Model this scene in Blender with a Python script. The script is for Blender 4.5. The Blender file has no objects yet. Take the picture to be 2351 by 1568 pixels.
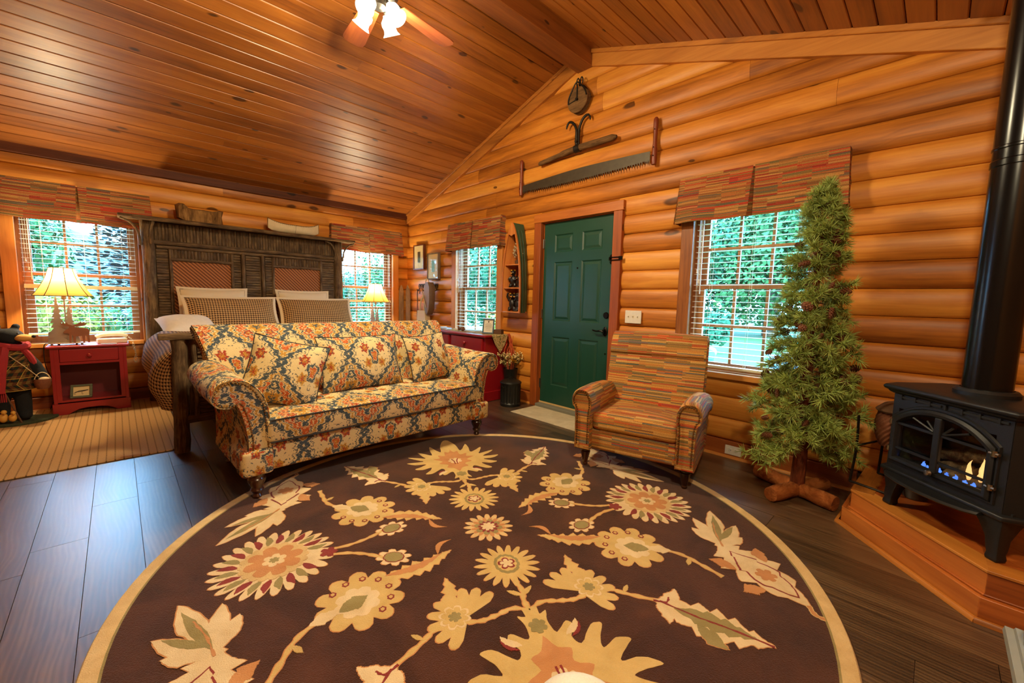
import bpy, bmesh, math, random
from mathutils import Vector, Matrix
PI = math.pi
random.seed(11)
S = bpy.context.scene
COL = S.collection

# ------------------------------------------------------------------ camera
cd = bpy.data.cameras.new('camera'); cam = bpy.data.objects.new('camera', cd); COL.objects.link(cam)
cd.sensor_width = 36; cd.sensor_fit = 'HORIZONTAL'; cd.lens = 939.95 * 36 / 2351; cd.clip_start = .02; cd.clip_end = 400
yaw, pitch, roll = math.radians(45.9975), math.radians(-5.7153), math.radians(-1.3983)
fw = Vector((math.cos(pitch) * math.cos(yaw), math.cos(pitch) * math.sin(yaw), math.sin(pitch)))
rt = fw.cross(Vector((0, 0, 1))).normalized(); dn = fw.cross(rt)
rt2 = rt * math.cos(roll) + dn * math.sin(roll); dn2 = -rt * math.sin(roll) + dn * math.cos(roll)
mw = Matrix.Identity(4)
for i in range(3):
    mw[i][0], mw[i][1], mw[i][2] = rt2[i], -dn2[i], -fw[i]
mw[0][3], mw[1][3], mw[2][3] = -3.5, -6.14, 1.21
cam.matrix_world = mw
S.camera = cam

# ------------------------------------------------------------------ world, sun, exposure
EXPOSURE = 0.52
SKY = 28.0
SUN = 2.5
w = bpy.data.worlds.new('sky'); S.world = w; w.use_nodes = True
bg = w.node_tree.nodes['Background']
bg.inputs[0].default_value = (.22, .56, 1.0, 1); bg.inputs[1].default_value = SKY
sd = bpy.data.lights.new('sun', 'SUN'); so = bpy.data.objects.new('sun', sd); COL.objects.link(so)
sd.energy = SUN; sd.angle = .03; sd.color = (.45, .78, 1.0)
so.rotation_euler = Vector((-.55, -.62, .75)).to_track_quat('Z', 'Y').to_euler()
S.view_settings.view_transform = 'Standard'; S.view_settings.look = 'None'
S.view_settings.gamma = 1; S.view_settings.use_curve_mapping = False
S.view_settings.exposure = EXPOSURE
WARM = (1.0, .84, .52)
FAN_W = 60.0      # per bulb of the ceiling fan
DOME_W = 115.0     # ceiling dome behind the camera
LAMP_W = 54.0     # bedside lamps

# ------------------------------------------------------------------ materials
def C(r, g, b, a=1):
    f = lambda c: (c / 255 / 12.92) if c / 255 <= .04045 else ((c / 255 + .055) / 1.055) ** 2.4
    return (f(r), f(g), f(b), a)

class Mat:
    def __init__(s, name, rough=.5, col=None, metal=0, spec=None, coat=0):
        s.m = bpy.data.materials.new(name); s.m.use_nodes = True; s.nt = s.m.node_tree
        s.b = s.nt.nodes['Principled BSDF']; s.out = s.nt.nodes['Material Output']
        s.b.inputs['Roughness'].default_value = rough; s.b.inputs['Metallic'].default_value = metal
        if col: s.b.inputs['Base Color'].default_value = col
        if spec is not None: s.b.inputs['Specular IOR Level'].default_value = spec
        if coat: s.b.inputs['Coat Weight'].default_value = coat; s.b.inputs['Coat Roughness'].default_value = .30
        s._tc = None
    def n(s, t, **p):
        q = s.nt.nodes.new('ShaderNode' + t)
        for k, v in p.items(): setattr(q, k, v)
        return q
    def put(s, sock, v):
        if isinstance(v, bpy.types.NodeSocket): s.nt.links.new(v, sock)
        elif v is not None: sock.default_value = v
    def tc(s, o='Object'):
        if not s._tc: s._tc = s.n('TexCoord')
        return s._tc.outputs[o]
    def uv(s): return s.tc('UV')
    def rnd(s): return s.n('ObjectInfo').outputs['Random']
    def M(s, op, a, b=None, c=None, clamp=False):
        q = s.n('Math', operation=op, use_clamp=clamp)
        s.put(q.inputs[0], a); s.put(q.inputs[1], b)
        if c is not None: s.put(q.inputs[2], c)
        return q.outputs[0]
    def VM(s, op, a, b=None):
        q = s.n('VectorMath', operation=op); s.put(q.inputs[0], a); s.put(q.inputs[1], b); return q.outputs[0]
    def sep(s, v):
        q = s.n('SeparateXYZ'); s.put(q.inputs[0], v); return q.outputs
    def comb(s, x=0., y=0., z=0.):
        q = s.n('CombineXYZ'); s.put(q.inputs[0], x); s.put(q.inputs[1], y); s.put(q.inputs[2], z); return q.outputs[0]
    def map(s, v, sc=(1, 1, 1), loc=(0, 0, 0), rot=(0, 0, 0)):
        q = s.n('Mapping'); s.put(q.inputs[0], v); q.inputs[1].default_value = loc; q.inputs[2].default_value = rot; q.inputs[3].default_value = sc
        return q.outputs[0]
    def off(s, v, k=31.):
        r = s.rnd(); c = s.comb(s.M('MULTIPLY', r, k), s.M('MULTIPLY', r, k * 1.7), s.M('MULTIPLY', r, k * 2.3)); return s.VM('ADD', v, c)
    def noise(s, v, sc=5., det=2., rough=.5, dist=0., col=False):
        q = s.n('TexNoise'); s.put(q.inputs['Vector'], v); q.inputs['Scale'].default_value = sc; q.inputs['Detail'].default_value = det
        q.inputs['Roughness'].default_value = rough; q.inputs['Distortion'].default_value = dist
        return q.outputs['Color' if col else 'Fac']
    def vor(s, v, sc=5., feat='F1', rand=1.):
        q = s.n('TexVoronoi', feature=feat); s.put(q.inputs['Vector'], v); q.inputs['Scale'].default_value = sc; q.inputs['Randomness'].default_value = rand
        return q.outputs['Distance'], q.outputs.get('Color')
    def white(s, v):
        q = s.n('TexWhiteNoise', noise_dimensions='3D'); s.put(q.inputs['Vector'], v); return q.outputs['Value']
    def mix(s, f, a, b, mode='MIX'):
        q = s.n('Mix', data_type='RGBA', blend_type=mode); s.put(q.inputs[0], f); s.put(q.inputs[6], a); s.put(q.inputs[7], b); return q.outputs[2]
    def ramp(s, f, stops, interp='LINEAR'):
        q = s.n('ValToRGB'); q.color_ramp.interpolation = interp; e = q.color_ramp.elements
        while len(e) < len(stops): e.new(.5)
        for i, (p, c) in enumerate(stops): e[i].position = p; e[i].color = c
        s.put(q.inputs[0], f); return q.outputs[0]
    def step(s, v, lo, hi):
        q = s.n('MapRange', interpolation_type='SMOOTHSTEP'); s.put(q.inputs[0], v); q.inputs[1].default_value = lo; q.inputs[2].default_value = hi; return q.outputs[0]
    def bump(s, h, st=.3, d=.01):
        q = s.n('Bump'); q.inputs['Strength'].default_value = st; q.inputs['Distance'].default_value = d; s.put(q.inputs['Height'], h)
        s.nt.links.new(q.outputs[0], s.b.inputs['Normal'])
    def col(s, c): s.put(s.b.inputs['Base Color'], c); return s
    def inp(s, k, v): s.put(s.b.inputs[k], v); return s

def wood(name, dark, mid, light, axis=0, rough=.42, knots=.5, fine=1., coat=0., kscale=1., var=.35, spec=.5):
    t = Mat(name, rough, coat=coat, spec=spec)
    v = t.off(t.tc())
    st = [9., 9., 9.]; st[axis] = .7
    k = [7.2 * kscale] * 3; k[axis] = 3.0 * kscale
    fn = [70 * fine] * 3; fn[axis] = 2.2
    wob = t.VM('ADD', v, t.VM('MULTIPLY', t.noise(v, 2.2, 2, col=True), (.10, .10, .10)))
    a = t.noise(t.map(wob, tuple(st)), 1.0, 4, .6, .6)
    b = t.noise(t.map(v, tuple(fn)), 1.0, 3, .6)
    f = t.M('ADD', t.M('MULTIPLY', a, .72), t.M('MULTIPLY', b, .30))
    f = t.M('ADD', f, t.M('MULTIPLY', t.M('SUBTRACT', t.rnd(), .5), var))
    c = t.ramp(f, [(.25, dark), (.5, mid), (.78, light)])
    if knots:
        d, cc = t.vor(t.map(wob, tuple(k)), 1.0)
        keep = t.M('LESS_THAN', t.sep(cc)[0], knots)
        rad = t.M('ADD', .06, t.M('MULTIPLY', t.M('POWER', t.sep(cc)[1], 2.), .13))
        q = t.M('DIVIDE', d, rad)
        ring = t.M('MULTIPLY', t.M('SUBTRACT', 1., t.step(q, .75, 1.25)), keep)
        core = t.M('MULTIPLY', t.M('SUBTRACT', 1., t.step(q, .2, .62)), keep)
        kd = (dark[0] * .22, dark[1] * .2, dark[2] * .25, 1)
        c = t.mix(t.M('MULTIPLY', ring, .85), c, kd)
        c = t.mix(t.M('MULTIPLY', core, .6), c, dark)
    t.col(c)
    t.bump(f, .12, .004)
    return t.m

def plain(name, col, rough=.5, metal=0, spec=None, coat=0, nb=0, ns=40., var=.0):
    t = Mat(name, rough, col, metal, spec, coat)
    v = t.tc()
    nz = t.noise(v, ns, 3)
    k = max(var, .10)
    t.col(t.mix(nz, tuple(c * (1 - k) for c in col[:3]) + (1,), tuple(min(1, c * (1 + k)) for c in col[:3]) + (1,)))
    if nb: t.bump(nz, nb, .005)
    return t.m

MT = {}
MT['log'] = wood('honey log wood', C(130, 70, 19), C(194, 117, 36), C(228, 158, 66), 0, .46, .72, 1., coat=.03, spec=.35, var=.28, kscale=.72)
MT['logend'] = wood('log end wood', C(120, 60, 22), C(170, 96, 40), C(200, 130, 66), 2, .5, 0)
MT['ceil'] = wood('pine ceiling board', C(100, 50, 14), C(148, 84, 26), C(182, 112, 42), 0, .40, .75, 1., coat=.10, kscale=1.0, var=.2)
MT['trimx'] = wood('cedar trim horizontal', C(122, 68, 22), C(180, 110, 40), C(208, 138, 60), 0, .45, .25, var=.3)
MT['trimz'] = wood('cedar trim vertical', C(122, 66, 22), C(178, 106, 38), C(208, 136, 58), 2, .45, .3, var=.4)
MT['redtrim'] = wood('red cedar door casing', C(106, 46, 14), C(160, 78, 25), C(192, 106, 40), 2, .48, .25, var=.2)
MT['beam'] = wood('ridge beam wood', C(92, 46, 15), C(134, 74, 25), C(164, 96, 36), 0, .6, .4, var=.1)
MT['hearth'] = wood('hearth board', C(114, 54, 18), C(168, 88, 32), C(198, 118, 50), 0, .38, .35, var=.4, coat=.2)
MT['sash'] = wood('window sash wood', C(116, 62, 26), C(160, 92, 42), C(188, 118, 60), 2, .5, 0, var=.1)
MT['darkturn'] = wood('dark turned wood', C(28, 12, 7), C(48, 22, 12), C(70, 34, 18), 2, .22, 0, coat=.6)
MT['shelfwood'] = wood('boat shelf wood', C(140, 72, 28), C(186, 108, 48), C(212, 140, 70), 2, .4, 0, var=.1)
MT['fanblade'] = wood('rosewood fan blade', C(62, 25, 10), C(116, 54, 23), C(154, 82, 38), 0, .5, 0, fine=.6, var=.05)

def floor_mat():
    t = Mat('weathered plank floor', .38); t.inp('Coat Weight', 1.); t.inp('Coat Roughness', .34); t.inp('Coat IOR', 1.6)
    v = t.off(t.tc(), 17.)
    wob = t.VM('ADD', v, t.VM('MULTIPLY', t.noise(v, 1.3, 2, col=True), (.12, .5, .1)))
    a = t.noise(t.map(wob, (11, .9, 9)), 1.0, 5, .65, 1.2)
    b = t.noise(t.map(v, (95, 3.5, 20)), 1.0, 3, .6)
    w_ = t.n('TexWave', wave_type='RINGS', rings_direction='Z'); t.put(w_.inputs['Vector'], t.map(wob, (6, .55, 1)))
    w_.inputs['Scale'].default_value = 3.; w_.inputs['Distortion'].default_value = 5.; w_.inputs['Detail'].default_value = 3.; w_.inputs['Detail Scale'].default_value = 1.2
    f = t.M('ADD', t.M('MULTIPLY', a, .62), t.M('MULTIPLY', b, .26))
    f = t.M('ADD', f, t.M('MULTIPLY', w_.outputs['Fac'], .14))
    f = t.M('ADD', f, t.M('MULTIPLY', t.M('SUBTRACT', t.rnd(), .5), .16))
    t.col(t.ramp(f, [(.30, C(38, 28, 20)), (.52, C(78, 58, 40)), (.76, C(118, 92, 64))]))
    t.inp('Roughness', t.M('ADD', .32, t.M('MULTIPLY', f, .14)))
    t.bump(t.M('ADD', t.M('MULTIPLY', w_.outputs['Fac'], .35), b), .16, .002)
    return t.m
MT['floor'] = floor_mat()

def stripes(name, pal, rowh=.0095, seg=.19, rough=.85):
    """broken horizontal stripes, uv in metres (u along, v up)"""
    t = Mat(name, rough, spec=.2)
    u, v, _ = t.sep(t.off(t.uv(), 7.))
    v = t.M('ADD', v, t.M('MULTIPLY', t.M('SUBTRACT', t.noise(t.comb(t.M('MULTIPLY', u, 9.), t.M('MULTIPLY', v, 6.), 0.), 1., 2), .5), .006))
    row = t.M('FLOOR', t.M('DIVIDE', v, rowh))
    shift = t.M('MULTIPLY', t.white(t.comb(t.M('FLOOR', t.M('DIVIDE', row, 9.)), 3., 1.)), 1.)
    cellf = t.M('FLOOR', t.M('ADD', t.M('DIVIDE', u, seg), shift))
    r1 = t.white(t.comb(row, cellf, 5.))
    r2 = t.white(t.comb(row, 9., 2.))
    sel = t.M('FRACT', t.M('ADD', t.M('MULTIPLY', r2, 1.), t.M('MULTIPLY', r1, .36)))
    c = t.ramp(sel, [(i / len(pal), q) for i, q in enumerate(pal)], 'CONSTANT')
    fr = t.M('FLOOR', t.M('DIVIDE', v, rowh * .37))
    r3 = t.white(t.comb(fr, t.M('FLOOR', t.M('DIVIDE', u, seg * .8)), 1.))
    c2 = t.ramp(r3, [(i / len(pal), q) for i, q in enumerate(pal)], 'CONSTANT')
    c = t.mix(.30, c, c2)
    th = t.noise(t.comb(t.M('MULTIPLY', u, 160.), t.M('MULTIPLY', v, 420.), 0.), 1., 2)
    c = t.mix(t.step(th, .35, .7), t.mix(1., c, (.62, .62, .62, 1), 'MULTIPLY'), c)
    t.col(c)
    ln = t.M('PINGPONG', v, rowh * .5)
    t.bump(t.M('ADD', t.M('MULTIPLY', ln, 90.), th), .35, .004)
    return t.m
PAL = [C(200, 60, 36), C(222, 164, 76), C(126, 110, 66), C(188, 112, 54), C(100, 114, 112), C(228, 184, 110), C(150, 118, 62), C(146, 94, 50), C(222, 168, 88), C(204, 92, 50), C(88, 98, 84), C(210, 140, 66), C(176, 128, 66)]
MT['chairfab'] = stripes('striped tapestry upholstery', PAL)
MT['valfab'] = stripes('striped tapestry valance', [C(192, 56, 36), C(170, 118, 58), C(122, 100, 58), C(178, 100, 52), C(84, 92, 78), C(206, 150, 84), C(158, 44, 34), C(134, 90, 50), C(190, 134, 74)], .0095, .17)

def ikat(name):
    t = Mat(name, .9, spec=.15)
    u, v, _ = t.sep(t.uv())
    PX, PZ = .40, .52
    # woven jitter: threads run across, steps are ragged
    j1 = t.M('SUBTRACT', t.noise(t.comb(t.M('MULTIPLY', u, 14.), t.M('MULTIPLY', v, 210.), 0.), 1., 2), .5)
    j2 = t.M('SUBTRACT', t.noise(t.comb(t.M('MULTIPLY', u, 70.), t.M('MULTIPLY', v, 26.), 4.), 1., 2), .5)
    uu = t.M('ADD', u, t.M('MULTIPLY', j1, .034)); vv = t.M('ADD', v, t.M('MULTIPLY', j2, .040))
    a = t.M('MULTIPLY', t.M('ABSOLUTE', t.M('SUBTRACT', t.M('FRACT', t.M('DIVIDE', uu, PX)), .5)), 2.)
    b = t.M('FRACT', t.M('DIVIDE', vv, PZ))
    cs = t.M('COSINE', t.M('MULTIPLY', b, 2 * PI))
    og = t.M('ADD', .5, t.M('MULTIPLY', cs, .44))
    s = t.M('SUBTRACT', a, og)                       # <0 inside the ogee
    # leafy edge on the band
    lob = t.M('MULTIPLY', t.M('SINE', t.M('MULTIPLY', b, 2 * PI * 11)), .055)
    s2 = t.M('ADD', s, lob)
    cream, slate, rust, gold, red = C(224, 198, 142), C(72, 82, 86), C(192, 92, 42), C(190, 138, 52), C(166, 66, 42)
    c = t.ramp(t.M('ADD', t.M('MULTIPLY', s2, .5), .5),
               [(0., gold), (.13, cream), (.15, slate), (.20, cream), (.22, rust), (.265, cream), (.28, rust), (.335, cream), (.35, slate), (.375, cream), (.395, gold), (.43, cream), (.455, slate), (.54, cream), (.575, slate), (.595, cream)], 'CONSTANT')
    # flowers in the ground, both halves of the repeat
    def disc(ca, cb, ra, rb, k):
        da = t.M('DIVIDE', t.M('SUBTRACT', a, ca), ra)
        bb = t.M('SUBTRACT', t.M('FRACT', t.M('ADD', t.M('SUBTRACT', b, cb), .5)), .5)
        db = t.M('DIVIDE', bb, rb)
        ang = t.M('ARCTAN2', db, da)
        r = t.M('SQRT', t.M('ADD', t.M('MULTIPLY', da, da), t.M('MULTIPLY', db, db)))
        return t.M('ADD', r, t.M('MULTIPLY', t.M('SINE', t.M('MULTIPLY', ang, float(k))), .22))
    for ca, cb, ra, rb, k, cl, ctr in ((.72, .36, .16, .07, 6, gold, red), (.66, .60, .17, .075, 6, red, gold), (1.0, .48, .20, .13, 4, slate, cream), (1.0, .48, .11, .075, 4, rust, gold),
                                       (0., .04, .26, .10, 6, gold, slate), (.34, .93, .14, .05, 5, red, gold), (.0, .22, .16, .06, 4, slate, cream)):
        d = disc(ca, cb, ra, rb, k)
        c = t.mix(t.M('LESS_THAN', d, 1.12), c, cream)
        c = t.mix(t.M('LESS_THAN', d, .95), c, cl)
        c = t.mix(t.M('LESS_THAN', d, .36), c, ctr)
    # broken cream threads and slate flecks
    q = t.noise(t.comb(t.M('MULTIPLY', u, 55.), t.M('MULTIPLY', v, 160.), 2.), 1., 3, .6)
    c = t.mix(t.M('MULTIPLY', t.step(q, .60, .64), .85), c, cream)
    g = t.noise(t.comb(t.M('MULTIPLY', t.M('ABSOLUTE', t.M('SUBTRACT', t.M('FRACT', t.M('DIVIDE', u, PX)), .5)), 30.), t.M('MULTIPLY', v, 46.), 9.), 1., 1)
    c = t.mix(t.M('MULTIPLY', t.step(g, .64, .66), .9), c, slate)
    th = t.noise(t.comb(t.M('MULTIPLY', u, 240.), t.M('MULTIPLY', v, 600.), 0.), 1., 2)
    c = t.mix(t.step(th, .3, .7), t.mix(1., c, (.68, .68, .68, 1), 'MULTIPLY'), c)
    t.col(c); t.bump(th, .3, .003)
    return t.m
MT['ikat'] = ikat('ikat woven upholstery')

def check(name, c1, c2, sz=.022, twill=True, c3=None):
    t = Mat(name, .9, spec=.15)
    u, v, _ = t.sep(t.uv())
    a = t.M('GREATER_THAN', t.M('FRACT', t.M('DIVIDE', u, sz)), .5)
    b = t.M('GREATER_THAN', t.M('FRACT', t.M('DIVIDE', v, sz)), .5)
    tw = t.M('GREATER_THAN', t.M('FRACT', t.M('DIVIDE', t.M('ADD', u, v), sz * .5)), .5)
    both = t.M('MULTIPLY', a, b); one = t.M('SUBTRACT', t.M('ADD', a, b), t.M('MULTIPLY', both, 2.))
    if twill: c = t.mix(t.M('ADD', both, t.M('MULTIPLY', one, tw)), c1, c2)
    else:
        c = t.mix(both, t.mix(one, c1, c3), c2)
        ln = t.M('MAXIMUM', t.M('LESS_THAN', t.M('FRACT', t.M('DIVIDE', u, sz * 2.)), .035), t.M('LESS_THAN', t.M('FRACT', t.M('DIVIDE', v, sz * 2.)), .035)); c = t.mix(ln, c, C(196, 160, 70))
    th = t.noise(t.comb(t.M('MULTIPLY', u, 500.), t.M('MULTIPLY', v, 500.), 0.), 1., 2)
    t.col(t.mix(t.M('MULTIPLY', th, .35), c, (.02, .012, .006, 1))); t.bump(th, .2, .003)
    return t.m
MT['hound'] = check('houndstooth bedding', C(208, 158, 98), C(48, 29, 18), .024)
MT['plaid'] = check('plaid flannel', C(112, 88, 44), C(30, 40, 30), .055, False, C(88, 52, 30))

def bark(name, dark, mid, light, sc=1., axis=2, rough=.9):
    t = Mat(name, rough, spec=.2)
    v = t.off(t.tc()); st = [38 * sc] * 3; st[axis] = 5 * sc
    a = t.noise(t.map(v, tuple(st)), 1., 5, .7, .8)
    b = t.noise(v, 9 * sc, 3)
    t.col(t.ramp(t.M('ADD', t.M('MULTIPLY', a, .7), t.M('MULTIPLY', b, .3)), [(.32, dark), (.5, mid), (.72, light)]))
    t.bump(a, .9, .01)
    return t.m
MT['bark'] = bark('grey brown bark', C(40, 29, 20), C(92, 70, 48), C(146, 118, 82))
MT['barkx'] = bark('grey brown bark along pole', C(40, 29, 20), C(92, 70, 48), C(146, 118, 82), axis=0)
MT['slab'] = bark('ochre bark slab', C(56, 36, 18), C(122, 86, 46), C(176, 132, 76), .8)
MT['cedarlog'] = bark('reddish cedar trunk', C(52, 24, 14), C(106, 52, 28), C(164, 92, 48), .7)
MT['cedarlogx'] = bark('peeled cedar log', C(96, 50, 22), C(150, 84, 38), C(190, 118, 60), .5, 0)
MT['oldwood'] = bark('old grey timber', C(54, 38, 22), C(104, 74, 44), C(140, 104, 64), .8, 0)
MT['oldwoodz'] = bark('old grey ski wood', C(70, 56, 44), C(120, 98, 78), C(150, 126, 102), .6, 2)
MT['iron'] = plain('rusty black iron', C(44, 38, 32), .55, .75, nb=.4, ns=90., var=.3)
MT['steel'] = plain('aged saw steel', C(70, 60, 46), .5, .45, nb=.1, ns=22., var=.35)
MT['redhandle'] = plain('red brown handle', C(120, 50, 24), .4, var=.2)
MT['red'] = plain('red painted wood', C(142, 20, 26), .3, coat=.25, ns=6., var=.08)
MT['reddark'] = plain('red painted back panel', C(104, 18, 22), .5, ns=6., var=.1)
MT['green'] = plain('green door paint', C(26, 68, 53), .36, ns=8., var=.06)
MT['hullgreen'] = plain('green hull paint', C(36, 78, 56), .45, ns=14., var=.12)
MT['white'] = plain('white plastic', C(222, 214, 198), .4)
MT['cream'] = plain('cream blind slat', C(226, 214, 188), .45)
MT['ivory'] = plain('ivory phone plastic', C(214, 202, 176), .35)
MT['linen'] = plain('beige linen', C(206, 180, 140), .9, nb=.25, ns=220.)
MT['sheet'] = plain('white cotton sheet', C(222, 206, 180), .9, nb=.1, ns=30.)
MT['piping'] = plain('dark piping', C(40, 34, 30), .8)
MT['black'] = plain('black cast iron stove', C(30, 31, 33), .42, .3, nb=.08, ns=160., var=.15)
MT['blackgloss'] = plain('black satin stovepipe', C(17, 17, 18), .22, .4, var=.1)
MT['blackdark'] = plain('firebox black', C(10, 9, 9), .8)
MT['chrome'] = plain('dull nickel', C(150, 146, 138), .3, 1.)
MT['brass'] = plain('antique brass nail', C(120, 88, 50), .35, .9)
MT['bronze'] = plain('dark bronze hardware', C(26, 22, 18), .35, .8)
MT['canblack'] = plain('black ribbed can', C(36, 36, 32), .42, .5, var=.3)
MT['glassblack'] = plain('bear figurine resin', C(24, 20, 17), .35, var=.3)
MT['tan'] = plain('tan muzzle', C(200, 140, 62), .8, nb=.2, ns=200.)
MT['fur'] = plain('black plush fur', C(16, 15, 16), .95, nb=.6, ns=260., var=.4)
MT['scarf'] = plain('red wool scarf', C(150, 34, 36), .95, nb=.4, ns=180.)
MT['moss'] = plain('mossy base', C(52, 58, 34), .95, nb=.8, ns=110., var=.5)
MT['wicker'] = plain('wicker', C(112, 62, 32), .75, nb=.4, ns=120., var=.35)
MT['galv'] = plain('galvanised metal', C(96, 96, 90), .45, .7, var=.25)
MT['lampmetal'] = plain('laser cut brown metal', C(150, 132, 112), .45, .25, ns=12., var=.25)
MT['moosemetal'] = plain('laser cut rust metal', C(140, 88, 56), .45, .25, ns=12., var=.25)
MT['canvas'] = plain('canvas bag', C(196, 170, 128), .9, nb=.3, ns=120.)
MT['leather'] = plain('worn leather', C(104, 76, 52), .6, nb=.3, ns=60., var=.3)
MT['paper'] = plain('paper', C(216, 208, 190), .8)
MT['bluepaper'] = plain('pale blue paper', C(160, 180, 200), .8)
MT['greygreen'] = plain('grey green picture frame', C(92, 92, 66), .5, nb=.3, ns=60., var=.3)
MT['blueframe'] = plain('slate blue picture frame', C(74, 98, 112), .45)
MT['walnutframe'] = plain('brown picture frame', C(96, 46, 22), .4)
MT['matboard'] = plain('mat board', C(218, 188, 134), .8)
MT['ink'] = plain('print ink', C(84, 66, 46), .8)
MT['print'] = plain('green print', C(120, 140, 96), .5, var=.4, ns=30.)
MT['birch'] = plain('birch bark', C(214, 190, 150), .7, nb=.2, ns=14., var=.18)
def runner_mat():
    t = Mat('floral runner cloth', .9, spec=.15); v = t.tc(); a = t.noise(v, 42., 2, .5, .6)
    t.col(t.ramp(a, [(.30, C(84, 86, 48)), (.42, C(132, 120, 74)), (.52, C(196, 170, 122)), (.62, C(150, 132, 84)), (.70, C(150, 70, 40))])); return t.m
MT['runner'] = runner_mat()
MT['berry'] = plain('pip berries', C(186, 172, 138), .7, var=.2)
MT['twig'] = plain('twig', C(88, 56, 32), .8)
MT['redtwig'] = plain('red brown twig', C(196, 84, 46), .8)
MT['dryleaf'] = plain('dry green leaf', C(156, 150, 84), .8, var=.4)
MT['yellow'] = plain('yellow flower', C(214, 164, 40), .8)
MT['creamflower'] = plain('cream flower', C(214, 190, 130), .8)
MT['cone'] = plain('pine cone', C(112, 66, 38), .75, ns=60., var=.45)
MT['needle'] = plain('pine needle', C(142, 160, 76), .6, ns=5., var=.5)
MT['threshold'] = plain('grey threshold', C(120, 118, 104), .5)
MT['strip'] = plain('weather strip', C(206, 170, 110), .6)
MT['greypaint'] = plain('grey green painted wood', C(120, 118, 104), .5, var=.1)
MT['soil'] = plain('wall backing', C(70, 40, 20), .8)
MT['duck'] = plain('yellow ducks', C(206, 150, 60), .6)

def weave():
    t = Mat('woven cane panel', .7, spec=.2)
    x, y, z = t.sep(t.tc())
    p = t.M('ADD', x, z); q = t.M('SUBTRACT', x, z)
    a = t.M('PINGPONG', p, .02); b = t.M('PINGPONG', q, .008)
    f = t.M('ADD', t.M('MULTIPLY', a, 30.), t.M('MULTIPLY', b, 50.))
    t.col(t.ramp(f, [(.2, C(70, 34, 16)), (.5, C(140, 80, 40)), (.85, C(186, 120, 66))])); t.bump(f, .6, .006)
    return t.m
MT['cane'] = weave()

def carpet():
    t = Mat('beige carpet', .98, spec=.1)
    v = t.tc(); x, y, z = t.sep(v)
    n1 = t.noise(v, 180., 2); n2 = t.noise(v, 3., 2)
    base = t.mix(n1, C(150, 110, 66), C(214, 168, 112)); base = t.mix(t.M('MULTIPLY', n2, .3), base, C(188, 144, 94))
    fx = t.M('ABSOLUTE', t.M('SUBTRACT', t.M('FRACT', t.M('DIVIDE', x, .046)), .5))
    fy = t.M('FRACT', t.M('DIVIDE', y, .022))
    dot = t.M('MULTIPLY', t.M('LESS_THAN', fx, .085), t.M('LESS_THAN', fy, .55))
    t.col(t.mix(t.M('MULTIPLY', dot, .75), base, C(62, 40, 24))); t.bump(t.M('SUBTRACT', n1, dot), .5, .006)
    return t.m
MT['carpet'] = carpet()

def pile(name, c1, c2, big=2.2):
    t = Mat(name, .98, spec=.08)
    v = t.tc(); a = t.noise(v, 260., 2); b = t.noise(v, big, 4, .6, .7)
    b = t.M('ADD', t.M('MULTIPLY', t.M('SUBTRACT', b, .5), 2.2), .5, clamp=True)
    t.col(t.mix(t.M('ADD', t.M('MULTIPLY', a, .4), t.M('MULTIPLY', b, .6)), c1, c2)); t.bump(a, .6, .008)
    t.inp('Sheen Weight', .15)
    return t.m
MT['rugbrown'] = pile('brown wool pile', C(28, 14, 8), C(94, 54, 35), 3.2)
MT['rugcream'] = pile('cream wool pile', C(180, 144, 92), C(226, 194, 138), 9.)
MT['ruglight'] = pile('pale cream wool pile', C(194, 164, 118), C(234, 210, 166), 9.)
MT['rugorange'] = pile('apricot wool pile', C(172, 112, 64), C(206, 146, 92), 9.)
MT['rugolive'] = pile('olive wool pile', C(122, 108, 62), C(164, 146, 94), 9.)
MT['rugred'] = pile('wine wool pile', C(112, 36, 34), C(150, 58, 50), 9.)
MT['ruggold'] = pile('gold wool pile', C(182, 148, 84), C(218, 184, 118), 9.)
MT['mat'] = pile('pale braided mat', C(168, 150, 116), C(214, 198, 164), 8.)

def glass():
    t = Mat('window glass'); nt = t.nt
    tr = t.n('BsdfTransparent'); tr.inputs[0].default_value = (.97, .99, .98, 1)
    gl = t.n('BsdfGlossy'); gl.inputs['Roughness'].default_value = .02
    lw = t.n('LayerWeight'); lw.inputs[0].default_value = .5
    fr = t.M('ADD', .03, t.M('MULTIPLY', t.M('POWER', lw.outputs['Facing'], 5.), .8))
    mx = t.n('MixShader'); nt.links.new(fr, mx.inputs[0]); nt.links.new(tr.outputs[0], mx.inputs[1]); nt.links.new(gl.outputs[0], mx.inputs[2])
    nt.links.new(mx.outputs[0], t.out.inputs[0])
    return t.m
MT['glass'] = glass()

def shade(name, c, em=0.):
    t = Mat(name); nt = t.nt
    v = t.noise(t.map(t.tc(), (160, 160, 20)), 1., 2)
    cc = t.mix(v, tuple(x * .86 for x in c[:3]) + (1,), c)
    tl = t.n('BsdfTranslucent'); df = t.n('BsdfDiffuse'); nt.links.new(cc, tl.inputs[0]); nt.links.new(cc, df.inputs[0])
    mx = t.n('MixShader'); mx.inputs[0].default_value = .55
    nt.links.new(tl.outputs[0], mx.inputs[1]); nt.links.new(df.outputs[0], mx.inputs[2])
    nt.links.new(mx.outputs[0], t.out.inputs[0])
    return t.m
MT['shade'] = shade('cream silk lamp shade', C(196, 144, 70))

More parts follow.
